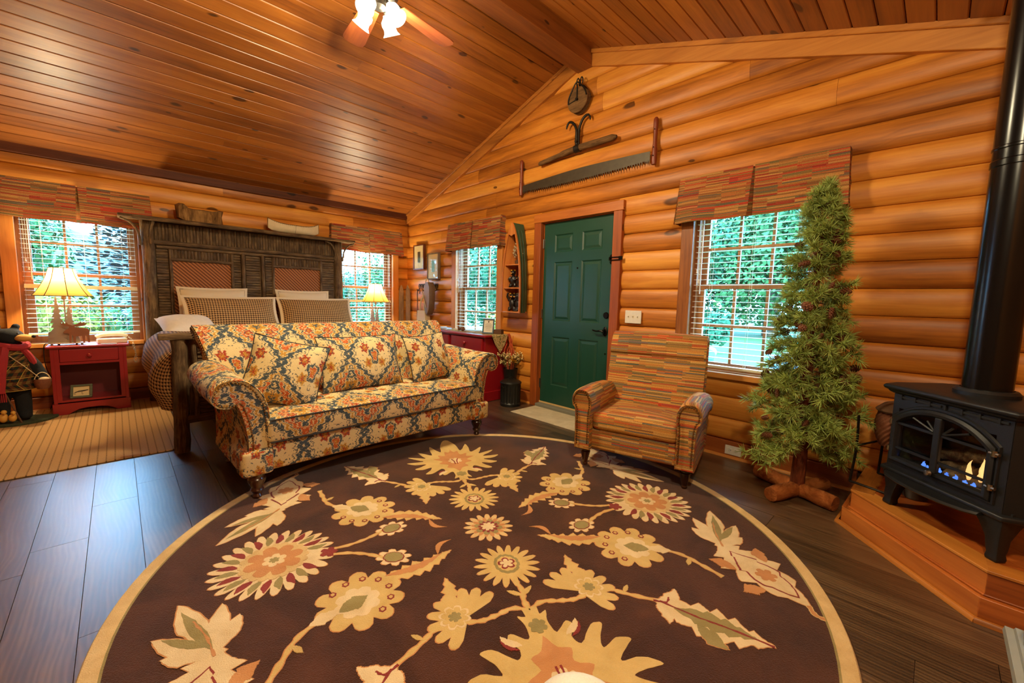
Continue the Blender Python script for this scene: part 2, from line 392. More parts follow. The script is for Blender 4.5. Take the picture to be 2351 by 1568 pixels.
def glow(name, c, st, mixt=0.):
    t = Mat(name); nt = t.nt
    e = t.n('Emission'); e.inputs[0].default_value = c; e.inputs[1].default_value = st
    if mixt:
        tr = t.n('BsdfTransparent'); mx = t.n('MixShader'); mx.inputs[0].default_value = mixt
        nt.links.new(e.outputs[0], mx.inputs[1]); nt.links.new(tr.outputs[0], mx.inputs[2]); nt.links.new(mx.outputs[0], t.out.inputs[0])
    else: nt.links.new(e.outputs[0], t.out.inputs[0])
    return t.m
MT['fanglass'] = glow('lit frosted glass', (1., .93, .78, 1), 4., .32)
MT['flame'] = glow('orange flame', (1., .48, .16, 1), 1.3, .35)
MT['flameblue'] = glow('blue gas flame', (.10, .26, 1., 1), 1.1, .4)
MT['ember'] = glow('glowing ember', (1., .12, .04, 1), 3.)

# ------------------------------------------------------------------ mesh helpers
class MB:
    def __init__(s): s.v = []; s.f = []; s.uv = []; s.mi = []; s.cur = 0
    def add(s, vs, fs, uvs=None):
        o = len(s.v); s.v += [tuple(p) for p in vs]
        for i, f in enumerate(fs):
            s.f.append([k + o for k in f]); s.uv.append(uvs[i] if uvs else None); s.mi.append(s.cur)
        return s
    def box(s, x0, x1, y0, y1, z0, z1, m=None):
        vs = [Vector((x, y, z)) for x in (x0, x1) for y in (y0, y1) for z in (z0, z1)]
        if m: vs = [m @ p for p in vs]
        return s.add(vs, [(0, 1, 3, 2), (4, 6, 7, 5), (0, 4, 5, 1), (2, 3, 7, 6), (0, 2, 6, 4), (1, 5, 7, 3)])
    def loft(s, rings, closed=True, cap=True, u0=0., v0=0.):
        n = len(rings[0]); vs = [Vector(p) for r in rings for p in r]; fs = []; uvs = []
        m = n if closed else n - 1
        us = []
        for r in rings:
            l = [0.]
            for i in range(m): l.append(l[-1] + (Vector(r[(i + 1) % n]) - Vector(r[i])).length)
            us.append(l)
        vl = [0.]
        for k in range(len(rings) - 1):
            vl.append(vl[-1] + max((Vector(rings[k + 1][i]) - Vector(rings[k][i])).length for i in range(0, n, max(1, n // 6))))
        for k in range(len(rings) - 1):
            for i in range(m):
                j = (i + 1) % n
                fs.append((k * n + i, k * n + j, (k + 1) * n + j, (k + 1) * n + i))
                uvs.append(((us[k][i] + u0, vl[k] + v0), (us[k][i + 1] + u0, vl[k] + v0), (us[k + 1][i + 1] + u0, vl[k + 1] + v0), (us[k + 1][i] + u0, vl[k + 1] + v0)))
        if cap and closed:
            fs.append(tuple(reversed(range(n)))); uvs.append(None)
            fs.append(tuple((len(rings) - 1) * n + i for i in range(n))); uvs.append(None)
        return s.add(vs, fs, uvs)
    def tube(s, path, r, n=8, cap=True):
        P = [Vector(p) for p in path]; R = r if isinstance(r, (list, tuple)) else [r] * len(P)
        rings = []; nrm = None
        for i, p in enumerate(P):
            t = (P[min(i + 1, len(P) - 1)] - P[max(i - 1, 0)]).normalized()
            if nrm is None:
                a = Vector((0, 0, 1)) if abs(t.z) < .9 else Vector((1, 0, 0)); nrm = t.cross(a).normalized()
            else:
                nrm = (nrm - t * nrm.dot(t)); nrm = nrm.normalized() if nrm.length > 1e-6 else t.orthogonal().normalized()
            b = t.cross(nrm)
            rings.append([p + (nrm * math.cos(2 * PI * k / n) + b * math.sin(2 * PI * k / n)) * R[i] for k in range(n)])
        return s.loft(rings, True, cap)
    def lathe(s, prof, n=16, c=(0, 0, 0), cap=True, sx=1., sy=1.):
        rings = [[(c[0] + r * sx * math.cos(2 * PI * k / n), c[1] + r * sy * math.sin(2 * PI * k / n), c[2] + z) for k in range(n)] for r, z in prof]
        return s.loft(rings, True, cap)
    def prism(s, poly, d0, d1, ax='z', m=None):
        """poly of 2-D points extruded along ax (z: poly is xy, y: poly is xz, x: poly is yz)"""
        def P(a, b, d): return Vector((a, b, d)) if ax == 'z' else Vector((a, d, b)) if ax == 'y' else Vector((d, a, b))
        n = len(poly); vs = [P(a, b, d0) for a, b in poly] + [P(a, b, d1) for a, b in poly]
        if m: vs = [m @ p for p in vs]
        fs = [tuple(reversed(range(n))), tuple(range(n, 2 * n))] + [(i, (i + 1) % n, n + (i + 1) % n, n + i) for i in range(n)]
        return s.add(vs, fs)
    def ball(s, c, r, n=8, m=6, sx=1, sy=1, sz=1):
        return s.lathe([(r * math.sin(PI * k / m) + 1e-5, -r * sz * math.cos(PI * k / m)) for k in range(m + 1)], n, c, False, sx, sy)
    def build(s, name, mat, parent=None, smooth=None, bevel=0., seg=2, loc=None, rot=None, sub=0, boxuv=False, kind=None, label=None):
        me = bpy.data.meshes.new(name); me.from_pydata(s.v, [], s.f)
        ul = me.uv_layers.new(name='UVMap')
        for p in me.polygons:
            u = s.uv[p.index]
            if u is None or boxuv:
                nx, ny, nz = (abs(c) for c in p.normal)
                for li in p.loop_indices:
                    q = me.vertices[me.loops[li].vertex_index].co
                    ul.data[li].uv = (q.y, q.z) if nx >= ny and nx >= nz else (q.x, q.z) if ny >= nz else (q.x, q.y)
            else:
                for k, li in enumerate(p.loop_indices): ul.data[li].uv = u[k]
        mats = mat if isinstance(mat, (list, tuple)) else [mat]
        for q in mats: me.materials.append(MT[q] if isinstance(q, str) else q)
        if len(mats) > 1:
            for p in me.polygons: p.material_index = s.mi[p.index]
        bm = bmesh.new(); bm.from_mesh(me)
        bmesh.ops.recalc_face_normals(bm, faces=bm.faces)
        if bevel:
            es = [e for e in bm.edges if len(e.link_faces) == 2 and e.calc_face_angle(0) > .5]
            bmesh.ops.bevel(bm, geom=es, offset=bevel, segments=seg, affect='EDGES', profile=.5, clamp_overlap=True)
        bm.to_mesh(me); bm.free()
        sm = smooth if smooth is not None else None
        if sm is None or sm > 0:
            me.shade_smooth()
            try: me.set_sharp_from_angle(angle=math.radians(sm if sm else 38))
            except Exception: pass
        return mkobj(name, me, parent, loc, rot, kind, label, sub)

def mkobj(name, me, parent=None, loc=None, rot=None, kind=None, label=None, sub=0):
    o = bpy.data.objects.new(name, me); COL.objects.link(o)
    if parent: o.parent = parent
    if loc is not None: o.location = loc
    if rot is not None: o.rotation_euler = rot
    if kind: o['kind'] = kind
    if label: o['label'] = label
    if sub:
        md = o.modifiers.new('s', 'SUBSURF'); md.levels = sub; md.render_levels = sub
    return o
def thing(name, label, cat, loc=(0, 0, 0), rotz=0., group=None):
    o = bpy.data.objects.new(name, None); COL.objects.link(o); o.location = loc; o.rotation_euler = (0, 0, rotz); o.empty_display_size = .05
    return tag(o, label, cat, group)
def tag(o, label, cat, group=None, kind=None):
    o['label'] = label; o['category'] = cat
    if group: o['group'] = group
    if kind: o['kind'] = kind
    return o
def struct(o): o['kind'] = 'structure'; return o
def copytree(o, parent=None, loc=None, rotz=None, label=None, scale=None):
    c = o.copy(); COL.objects.link(c); c.parent = parent
    if loc is not None: c.location = loc
    if rotz is not None: c.rotation_euler = (0, 0, rotz)
    if label: c['label'] = label
    if scale: c.scale = (scale,) * 3
    for ch in list(o.children): copytree(ch, c)
    return c
def lerp(a, b, t): return a + (b - a) * t
def spline(pts, n=8):
    """Catmull-Rom through points of any dimension"""
    P = [tuple(p) for p in pts]; out = []
    for i in range(len(P) - 1):
        p0, p1, p2, p3 = P[max(i - 1, 0)], P[i], P[i + 1], P[min(i + 2, len(P) - 1)]
        for k in range(n):
            t = k / n
            out.append(tuple(.5 * (2 * b + (c - a) * t + (2 * a - 5 * b + 4 * c - d) * t * t + (-a + 3 * b - 3 * c + d) * t ** 3) for a, b, c, d in zip(p0, p1, p2, p3)))
    out.append(P[-1]); return out
def cushion(w_, h, t, nx=14, ny=12, pinch=.06, power=.5, sag=0., seed=0):
    """pillow standing in the xz plane, centred; returns MB with uv in metres"""
    mb = MB(); rr = random.Random(seed)
    def pt(i, j, sd):
        a = 2 * i / nx - 1; b = 2 * j / ny - 1
        ex = 1 - pinch * (1 - abs(b) ** 2) * abs(a) ** 3; ez = 1 - pinch * (1 - abs(a) ** 2) * abs(b) ** 3
        th = (max(0, (1 - a ** 2)) ** power) * (max(0, (1 - b ** 2)) ** power)
        wr = math.sin(a * 7 + b * 5 + seed) * .02 * t * th
        return (a * w_ / 2 * ex, sd * (t / 2 * th + wr), b * h / 2 * ez - sag * th * (1 - b) * .5)
    for sd in (-1, 1):
        vs = [pt(i, j, sd) for j in range(ny + 1) for i in range(nx + 1)]
        fs = []; uvs = []
        for j in range(ny):
            for i in range(nx):
                q = (j * (nx + 1) + i, j * (nx + 1) + i + 1, (j + 1) * (nx + 1) + i + 1, (j + 1) * (nx + 1) + i)
                fs.append(q if sd < 0 else q[::-1])
                uu = lambda a: ((a % (nx + 1)) / nx * w_, (a // (nx + 1)) / ny * h)
                uvs.append([uu(k) for k in (q if sd < 0 else q[::-1])])
        mb.add(vs, fs, uvs)
    return mb
def edgeloop(w_, h, pinch=.06, n=12):
    pts = []
    for k in range(4 * n):
        sde, t = divmod(k, n); t = 2 * t / n - 1
        a, b = ((t, -1), (1, t), (-t, 1), (-1, -t))[sde]
        ex = 1 - pinch * (1 - abs(b) ** 2) * abs(a) ** 3; ez = 1 - pinch * (1 - abs(a) ** 2) * abs(b) ** 3
        pts.append((a * w_ / 2 * ex, 0, b * h / 2 * ez))
    return pts + [pts[0]]
def fbox(x0, x1, y0, y1, z0, z1, r=.03, n=4, puff=0.):
    """rounded upholstered box (rounded plan and rounded top/bottom edges), uv in metres by box mapping"""
    mb = MB()
    def plan(ins, z, pf=0.):
        pts = []
        a0, a1, b0, b1 = x0 + ins, x1 - ins, y0 + ins, y1 - ins; rr = max(r * 1.3 - ins, .004)
        for cx, cy, st in ((a1 - rr, b0 + rr, -PI / 2), (a1 - rr, b1 - rr, 0), (a0 + rr, b1 - rr, PI / 2), (a0 + rr, b0 + rr, PI)):
            for k in range(n + 1):
                t = st + PI / 2 * k / n; pts.append((cx + rr * math.cos(t), cy + rr * math.sin(t), z))
        return pts
    rings = []
    for k in range(n + 1):
        t = PI / 2 * k / n; rings.append(plan(r * (1 - math.sin(t)), z0 + r * (1 - math.cos(t))))
    for k in range(n + 1):
        t = PI / 2 * k / n; rings.append(plan(r * (1 - math.cos(t)), z1 - r * (1 - math.sin(t))))
    if puff: 
        for q, g in ((.35, .6), (.75, .95)):
            cx, cy = (x0 + x1) / 2, (y0 + y1) / 2
            rings.append([(lerp(p[0], cx, q), lerp(p[1], cy, q), z1 + puff * g) for p in plan(r, z1)])
    mb.loft(rings)
    return mb
WB_ROT = -PI / 2      # frame of things on the gable wall: local x to the right, local y out of the room
# ================================================================== THE ROOM
XL, YF = -7.0, -7.0
SL, SR, RY, RZ, EZ = .3325, .336, -3.47, 3.684, 2.53
def zc(y): return EZ - SL * y if y > RY else RZ + SR * (y - RY)

# floor slab and planks
fl = struct(MB().box(XL - .1, .12, YF - .1, .12, -.12, -.012).build('floor', 'soil', smooth=0))
plank_me = {}
def plank(x, y0, y1):
    L = round(y1 - y0, 3)
    if L not in plank_me:
        o = MB().box(-.0941, .0941, -L / 2, L / 2, -.012, 0).build('plank', 'floor', fl, smooth=0); plank_me[L] = o.data
        o.location = (x, (y0 + y1) / 2, 0); return
    mkobj('plank', plank_me[L], fl, (x, (y0 + y1) / 2, 0))
rp = random.Random(3)
k = 0
while True:
    x = -3.5627 + .1905 * (k - 18); k += 1
    if x - .095 > 0: break
    if x < XL: continue
    y = YF - [0, .41, .82, .2, .61, 1.02][(k * 2 + k // 3) % 6]
    while y < 0:
        y1 = y + 1.22
        a, b = max(y, YF), min(y1, 0)
        if b - a > .03: plank(x, a + .0008, b - .0008)
        y = y1

# ---- log walls
H0, HC = .137, .172
def logmesh(L, z0=0., z1=HC, flat=1.):
    P = [(0, .001), (.010, .003), (.025, .022), (.035, .055), (.038, .086), (.035, .117), (.025, .150), (.010, .169), (0, .171)]
    P = [(d * flat * .76, z) for d, z in P if z0 - .001 <= z <= z1 + .001]
    if z0 > .002 or z1 < .17: P = [(P[0][0], z0)] + P[1:-1] + [(P[-1][0], z1)] if len(P) > 2 else [(.03, z0), (.03, z1)]
    P = [(-d, z) for d, z in P] + [(.02, P[-1][1]), (.02, P[0][1])]
    mb = MB(); mb.loft([[(x, d, z) for d, z in P] for x in (-L / 2, L / 2)])
    return mb
logcache = {}
def put_log(wall, s0, s1, z, flat=1.):
    L = s1 - s0
    if L < .02: return
    key = (round(L, 3), flat)
    if key in logcache: return mkobj('log', logcache[key], wall, ((s0 + s1) / 2, 0, z))
    o = logmesh(L - .0015, flat=flat).build('log', 'log', wall, smooth=60, loc=((s0 + s1) / 2, 0, z)); logcache[key] = o.data
    return o
def courses(wall, s_lo, s_hi, holes, zmax, seed, rng=None):
    r = random.Random(seed); k = 0
    while H0 + HC * k < zmax - .02:
        z = H0 + HC * k; k += 1
        lo, hi = (s_lo, s_hi) if not rng else rng(z)
        if hi - lo < .1: continue
        segs = [(lo, hi)]
        for h0, h1, hz0, hz1 in holes:
            if z + HC * .5 > hz0 and z + HC * .5 < hz1:
                segs = [q for a, b in segs for q in ((a, min(b, h0)), (max(a, h1), b)) if q[1] - q[0] > .01]
        for a, b in segs:
            if b - a > 2.0 and r.random() < .75:
                c = r.uniform(a + .7, b - .7); put_log(wall, a, c, z); put_log(wall, c, b, z)
            else: put_log(wall, a, b, z)
def backing(name, rects, d0, d1, loc, rotz):
    mb = MB()
    for a, b, z0, z1 in rects: mb.box(a, b, d0, d1, z0, z1)
    o = mb.build(name, 'soil', smooth=0, loc=loc, rot=(0, 0, rotz)); return struct(o)
WZ0, WZ1 = .653, 2.029
WINA = [-3.73, -.73]; WH = .43
holesA = [(c - WH, c + WH, WZ0, WZ1) for c in WINA]
r_ = []; e = [XL - .2] + [q for h in holesA for q in h[:2]] + [.2]
for i in range(0, len(e), 2): r_.append((e[i], e[i + 1], -.05, 2.75))
for h in holesA: r_ += [(h[0], h[1], -.05, WZ0), (h[0], h[1], WZ1, 2.75)]
wallA = backing('wall_left', r_, .02, .13, (0, 0, 0), 0)
courses(wallA, XL, 0, holesA, 2.5, 5)
# gable wall: local x = -world y
WINB = [1.835, 5.115]; DC, DH = 3.458, .4635
holesB = [(c - WH, c + WH, WZ0, WZ1) for c in WINB] + [(DC - DH - .03, DC + DH + .03, -.1, 2.15)]
hs = sorted(holesB); r_ = []; e = [-.2] + [q for h in hs for q in h[:2]] + [-YF + .2]
for i in range(0, len(e), 2): r_.append((e[i], e[i + 1], -.05, 2.5))
for h in hs:
    if h[2] > 0: r_.append((h[0], h[1], -.05, h[2]))
    r_.append((h[0], h[1], h[3], 2.5))
wallB = backing('wall_right', r_, .02, .13, (0, 0, 0), WB_ROT)
MB().prism([(-.2, 2.5), (7.2, 2.5), (7.2, 2.62), (-RY, RZ + .15), (-.2, 2.62)], .02, .13, 'y').build('gable_panel', 'soil', wallB, smooth=0)
def rngB(z):
    if z < 2.42: return 0., -YF
    zz = z + .05
    return max(0., (zz - EZ) / SL - .05), min(-YF, -((zz - RZ) / SR + RY) + .05)
courses(wallB, 0, -YF, holesB, 3.6, 8, rngB)
fo = logmesh(2 * DH + .2, .13, .171).build('log', 'log', wallB, smooth=60, loc=(DC, 0, H0 + HC * 11))
# unseen walls close the room
struct(MB().box(XL - .1, .1, YF - .12, YF, -.05, 2.75).build('wall_front', 'trimx', smooth=0))
oo = MB().box(XL - .12, XL, YF - .1, .1, -.05, 2.6); oo.prism([(YF - .1, 2.6), (.1, 2.6), (RY, RZ + .12)], XL - .12, XL, 'x')
struct(oo.build('wall_far', 'trimx', smooth=0))

# ---- ceiling: deck with boards
t_ = .05
deck = MB()
for (ya, yb) in ((RY, .3), (YF - .3, RY)):
    deck.loft([[(x, ya, zc(ya + (1e-4 if yb > RY else -1e-4)) + .02), (x, yb, zc(yb - 1e-4) + .02), (x, yb, zc(yb - 1e-4) + .12), (x, ya, zc(ya) + .14)] for x in (XL - .3, .4)])
ceil = struct(deck.build('ceiling', 'soil', smooth=0))
bw = .1335; bcache = {}
def ceil_board(x0, x1, yc, ang):
    L = round(x1 - x0, 2)
    if L not in bcache:
        P = [(-bw / 2 + .0018, .016), (-bw / 2 + .0018, .007), (-bw / 2 + .007, 0), (bw / 2 - .007, 0), (bw / 2 - .0018, .007), (bw / 2 - .0018, .016)]
        mb = MB(); mb.loft([[(x, y, z) for y, z in P] for x in (-L / 2, L / 2)])
        o = mb.build('ceiling_board', 'ceil', ceil, smooth=0); bcache[L] = o.data
    else: o = mkobj('ceiling_board', bcache[L], ceil)
    o.location = ((x0 + x1) / 2, yc, zc(yc)); o.rotation_euler = (ang, 0, 0)
rc = random.Random(9)
def rows(y0, sgn, ang, n):
    for k in range(n):
        yc = y0 + sgn * .127 * (k + .5) if sgn < 0 else y0 + .127 * (k + .5)
        j = round(rc.uniform(-5.8, -1.2), 1)
        if rc.random() < .55: ceil_board(XL, j, yc, ang); ceil_board(j, 0., yc, ang)
        else: ceil_board(XL, 0., yc, ang)
rows(.047, -1, -math.atan(SL), 28)
rows(YF + .0, 1, math.atan(SR), 28)

MT['trimy'] = wood('cedar trim along gable', C(122, 68, 22), C(180, 110, 40), C(208, 138, 60), 1, .45, .25, var=.3)
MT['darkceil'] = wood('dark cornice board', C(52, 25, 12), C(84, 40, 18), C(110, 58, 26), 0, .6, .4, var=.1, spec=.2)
# ridge beam, cornice, rake trim
struct(MB().box(XL, 0, -3.59, -3.403, 3.5, 3.72).build('trim_1', 'beam', smooth=0, bevel=.006, seg=1))
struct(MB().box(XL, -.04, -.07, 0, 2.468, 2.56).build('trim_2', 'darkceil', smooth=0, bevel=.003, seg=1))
def rake(name, ya, za, yb, zb, h):
    mb = MB()
    mb.loft([[(x, ya, za), (x, yb, zb), (x, yb, zb - h), (x, ya, za - h)] for x in (-.055, .0)])
    o = struct(mb.build(name, 'trimy', smooth=0, bevel=.003, seg=1))
    m2 = MB(); m2.loft([[(x, ya, za + .01), (x, yb, zb + .01), (x, yb, zb - .032), (x, ya, za - .032)] for x in (-.075, -.055)])
    m2.build('moulding', 'trimy', o, smooth=0, bevel=.004, seg=1)

rake('trim_3', -.02, zc(-.02) - .002, -3.40, zc(-3.40) - .002, .145)
rake('trim_4', -3.592, zc(-3.592) - .002, YF, zc(YF) - .002, .145)

# baseboards
MT['redtrimx'] = wood('red cedar base board', C(96, 44, 15), C(144, 72, 26), C(176, 98, 38), 0, .45, .3, var=.3)
def baseboard(name, segs, loc, rotz):
    e = None
    for a, b in segs:
        mb = MB().box(a, b, -.028, .02, .0, .134)
        if e is None: e = struct(mb.build(name, 'redtrimx', smooth=0, bevel=.004, seg=1, loc=loc, rot=(0, 0, rotz)))
        else: mb.build('base_board', 'redtrimx', e, smooth=0, bevel=.004, seg=1)
        q = MB(); q.loft([[(x, -.028, 0), (x, -.046, 0), (x, -.044, .010), (x, -.037, .017), (x, -.028, .019)] for x in (a, b)]); q.build('quarter_round', 'trimx', e)

baseboard('baseboard_left', [(XL, 0)], (0, 0, 0), 0)
baseboard('baseboard_right', [(0, DC - DH - .1), (DC + DH + .1, 5.86)], (0, 0, 0), WB_ROT)

# ---- windows
def window(name, loc, rotz, seed):
    f = MB()
    for sx in (-1, 1): f.box(sx * (WH - .03), sx * WH, .0, .13, WZ0, WZ1)
    f.box(-WH + .03, WH - .03, .0, .13, WZ1 - .03, WZ1); f.box(-WH + .03, WH - .03, .0, .13, WZ0, WZ0 + .03)
    o = struct(f.build(name, 'sash', smooth=0, loc=loc, rot=(0, 0, rotz)))
    for sx in (-1, 1):
        MB().box(min(sx * WH, sx * (WH + .098)), max(sx * WH, sx * (WH + .098)), -.058, -.0, WZ0 - .02, WZ1 + .05).build('casing', 'trimz', o, smooth=0, bevel=.003, seg=1)
    MB().box(-WH, WH, -.058, -.0, WZ1 - .04, WZ1 + .05).build('head_casing', 'trimx', o, smooth=0, bevel=.003, seg=1)
    MB().box(-WH, WH, -.066, .02, WZ0 - .02, WZ0 + .022).build('sill', 'trimx', o, smooth=0, bevel=.004, seg=1)
    W2 = WH - .03; zm = 1.365
    for nm, z0, z1, d in (('upper_sash', zm - .018, WZ1 - .03, .085), ('lower_sash', WZ0 + .03, zm + .018, .048)):
        s_ = MB(); st = .052
        s_.box(-W2, -W2 + st, d, d + .034, z0, z1); s_.box(W2 - st, W2, d, d + .034, z0, z1)
        s_.box(-W2 + st, W2 - st, d, d + .034, z0, z0 + (.06 if nm[0] == 'l' else .036)); s_.box(-W2 + st, W2 - st, d, d + .034, z1 - .04, z1)
        so_ = s_.build(nm, 'sash', o, smooth=0)
        a0, a1 = -W2 + st, W2 - st; b0, b1 = z0 + (.06 if nm[0] == 'l' else .036), z1 - .04
        mz = MB()
        for i in (1, 2):
            xx = lerp(a0, a1, i / 3); mz.box(xx - .010, xx + .010, d + .006, d + .028, b0, b1)
        zz = (b0 + b1) / 2; mz.box(a0, a1, d + .008, d + .026, zz - .010, zz + .010)
        mz.build('muntin', 'sash', so_, smooth=0)
        for i in range(3):
            for j in range(2):
                x0, x1 = lerp(a0, a1, i / 3), lerp(a0, a1, (i + 1) / 3); q0, q1 = lerp(b0, b1, j / 2), lerp(b0, b1, (j + 1) / 2)
                MB().box(x0, x1, d + .0155, d + .0185, q0, q1).build('pane', 'glass', so_, smooth=0)
    return o
window('window_1', (WINA[0], 0, 0), 0, 1)
window('window_2', (WINA[1], 0, 0), 0, 2)
window('window_3', (0, -WINB[0], 0), WB_ROT, 3)
window('window_4', (0, -WINB[1], 0), WB_ROT, 4)

# ---- blinds and valances
slat_me = None
def blind(loc, rotz, label, zlow, tilt, seed, double=None):
    global slat_me
    b = thing('window_blind', label, 'blind', loc, rotz, 'slatted window blinds')
    MB().box(-.405, .405, -.05, -.005, 1.93, 1.985).build('head_rail', 'cream', b, smooth=0, bevel=.003, seg=1)
    z = 1.905; k = 0
    while z > zlow + .05:
        if slat_me is None:
            m = MB(); m.loft([[(x, -.0245, 0), (x, -.012, .0022), (x, 0, .003), (x, .012, .0022), (x, .0245, 0), (x, .012, -.0002), (x, 0, .0006), (x, -.012, -.0002)] for x in (-.402, .402)])
            o = m.build('slat', 'cream', b, smooth=50); slat_me = o.data
        else: o = mkobj('slat', slat_me, b)
        o.location = (0, -.03, z); o.rotation_euler = (tilt + (.9 if k == double else 0), 0, 0); z -= .0445; k += 1
    MB().box(-.402, .402, -.052, -.008, zlow - .006, zlow + .014).build('bottom_rail', 'cream', b, smooth=0, bevel=.003, seg=1)
    for xx in (-.27, .02, .30):
        c = MB(); c.tube([(xx, -.056, 1.94), (xx, -.056, zlow)], .0011, 4); c.tube([(xx, -.004, 1.94), (xx, -.004, zlow)], .0011, 4); c.build('ladder_cord', 'cream', b)
    for xx, zl in ((-.375, 1.50), (-.36, 1.42), (.365, 1.58)):
        c = MB(); c.tube([(xx, -.062, 1.94), (xx, -.062, zl)], .0012, 4); c.lathe([(.003, .03), (.008, .024), (.005, .012), (.009, 0)], 8, (xx, -.062, zl - .03)); c.build('pull_cord', 'white', b)
    w_ = MB(); w_.tube([(-.345, -.06, 1.94), (-.345, -.06, 1.30)], .0045, 6); w_.build('tilt_wand', 'white', b)
    return b
blind((WINA[0], 0, 0), 0, 'cream slatted blind behind the lamp with the moose base', .765, 0., 1, double=15)
blind((WINA[1], 0, 0), 0, 'cream slatted blind right of the bark headboard near the corner', .765, 0., 2, double=17)
blind((0, -WINB[0], 0), WB_ROT, 'cream slatted blind above the red dresser', .765, .0, 3)
blind((0, -WINB[1], 0), WB_ROT, 'cream slatted blind behind the pine tree', .715, .0, 4)

def valance(loc, rotz, label, dz=0., seed=0):
    r = random.Random(seed)
    v = thing('window_valance', label, 'valance', loc, rotz, 'striped window valances')
    HW, zt, zb = .545, 2.238, 1.872
    for sx in (-1, 1):
        N = 16; rows_ = []
        for j in range(9):
            t = j / 8; z = lerp(zt, zb, t); row = []
            for i in range(N + 1):
                a = i / N; xin = .006 + .012 * t; x = sx * lerp(xin, HW + .022 * t, a)
                wob = .006 * t * math.sin(a * 9 + seed + sx) + .012 * t * t * math.sin(a * PI)
                row.append((x, -(.10 + .032 * t + wob), z + .004 * math.sin(a * 7 + seed) * t))
            rows_.append(row)
        m = MB()
        m.loft(rows_, False, False, u0=sx * .6 + seed, v0=0)
        back = [[(x, y + .006, z) for x, y, z in row] for row in rows_]
        m.loft(back, False, False, u0=sx * .6 + seed)
        m.build('front_panel', 'valfab', v)
        sd = MB()
        Q = [[(sx * (HW + .022 * t), -lerp(.004, .10 + .032 * t, q) + 0, lerp(zt, zb, t)) for q in (0, .45, .55, 1)] for t in (0, .33, .66, 1)]
        Q = [[(p[0] + (-sx * .012 * t if 0 < k < 3 else 0), p[1], p[2]) for k, p in enumerate(row)] for t, row in zip((0, .33, .66, 1), Q)]
        sd.loft(Q, False, False, u0=2.); sd.loft([[(p[0] - sx * .006, p[1], p[2]) for p in row] for row in Q], False, False, u0=2.)
        sd.build('side_return', 'valfab', v)
    p = MB(); p.loft([[(-.05, -.098, zt), (0, -.085, zt), (.05, -.098, zt)], [(-.06, -.105, zb + .004), (0, -.09, zb + .004), (.06, -.105, zb + .004)]], False, False); p.build('inverted_pleat', 'valfab', v)
    MB().box(-HW, HW, -.10, -.06, zt - .012, zt + .0).build('mounting_board', 'trimx', v, smooth=0)
    return v
valance((WINA[0], 0, 0), 0, 'striped tapestry valance over the window behind the moose lamp', seed=1)
valance((WINA[1] + .015, 0, 0), 0, 'striped tapestry valance beside the corner, right of the canoe', seed=4)
valance((0, -WINB[0] + .01, 0), WB_ROT, 'striped tapestry valance above the dresser window', seed=7)
valance((0, -WINB[1], 0), WB_ROT, 'striped tapestry valance over the window behind the pine tree', seed=9)

# ---- door
d = struct(MB().box(-DH + .012, DH - .012, .012, .05, .06, 2.068).build('door_1', 'green', smooth=0, loc=(0, -DC, 0), rot=(0, 0, WB_ROT)))
PX_ = [(-.30, -.055), (.068, .313)]; PZ_ = [(.27, .82), (1.0, 1.64), (1.745, 1.935)]
def grid_frame():
    xs = [-DH + .012] + [q for p in PX_ for q in p] + [DH - .012]; zs = [.06] + [q for p in PZ_ for q in p] + [2.068]
    m = MB()
    for i in range(0, len(xs), 2): m.box(xs[i], xs[i + 1], 0, .014, zs[0], zs[-1])
    for a, b in PX_:
        for i in range(0, len(zs), 2): m.box(a, b, 0, .014, zs[i], zs[i + 1])
    return m
grid_frame().build('stile_and_rail', 'green', d, smooth=0)
for a, b in PX_:
    for z0, z1 in PZ_:
        m = MB(); rings = []
        for ins, yy in ((0, .0005), (.012, .010), (.020, .010), (.044, .003), (.05, .003)):
            rings.append([(a + ins, yy, z0 + ins), (b - ins, yy, z0 + ins), (b - ins, yy, z1 - ins), (a + ins, yy, z1 - ins)])
        m.loft(rings, True, False); m.add(rings[-1], [(0, 1, 2, 3)]); m.build('door_panel', 'green', d, smooth=0)
for z in (1.85, 1.07, .27):
    h = MB(); h.tube([(-DH + .004, -.006, z - .05), (-DH + .004, -.006, z + .05)], .008, 8); h.box(-DH - .012, -DH + .02, -.002, .002, z - .05, z + .05); h.build('hinge', 'chrome', d)
lv = MB(); lv.lathe([(.0, 0), (.03, .001), (.033, .008), (.026, .016)], 20, (0, 0, 0)); lv.build('deadbolt', 'bronze', d, rot=(PI / 2, 0, 0), loc=(.398, 0, 1.085))
es = MB(); es.lathe([(.0, 0), (.026, .001), (.028, .008), (.016, .016), (.012, .05), (.0, .05)], 20, (0, 0, 0), sy=1.7); eo = es.build('lever_plate', 'bronze', d, rot=(PI / 2, 0, 0), loc=(.395, 0, .925))
le = MB(); le.tube(spline([(.395, -.045, .925), (.36, -.05, .93), (.32, -.05, .925), (.285, -.047, .93), (.27, -.045, .936)], 5), [.010] * 8 + [.008] * 9 + [.006] * 4, 8); le.build('lever', 'bronze', d)
kh = MB(); kh.lathe([(.0, 0), (.008, .001), (.008, .006), (0, .007)], 10, (0, 0, 0)); kh.build('keyhole', 'bronze', d, rot=(PI / 2, 0, 0), loc=(.405, 0, .70))
ph = MB(); ph.lathe([(.0, 0), (.009, .001), (.009, .006), (0, .007)], 10, (0, 0, 0)); ph.build('peephole', 'bronze', d, rot=(PI / 2, 0, 0), loc=(.02, 0, 1.565))
ca = MB()
ca.box(-DH - .10, -DH, -.058, .0, 0, 2.076); ca2 = MB().box(DH, DH + .095, -.058, .0, 0, 2.076); ca3 = MB().box(-DH - .105, DH + .105, -.062, .0, 2.077, 2.168)
tr5 = struct(ca.build('trim_5', 'redtrim', smooth=0, bevel=.003, seg=1, loc=(0, -DC, 0), rot=(0, 0, WB_ROT)))
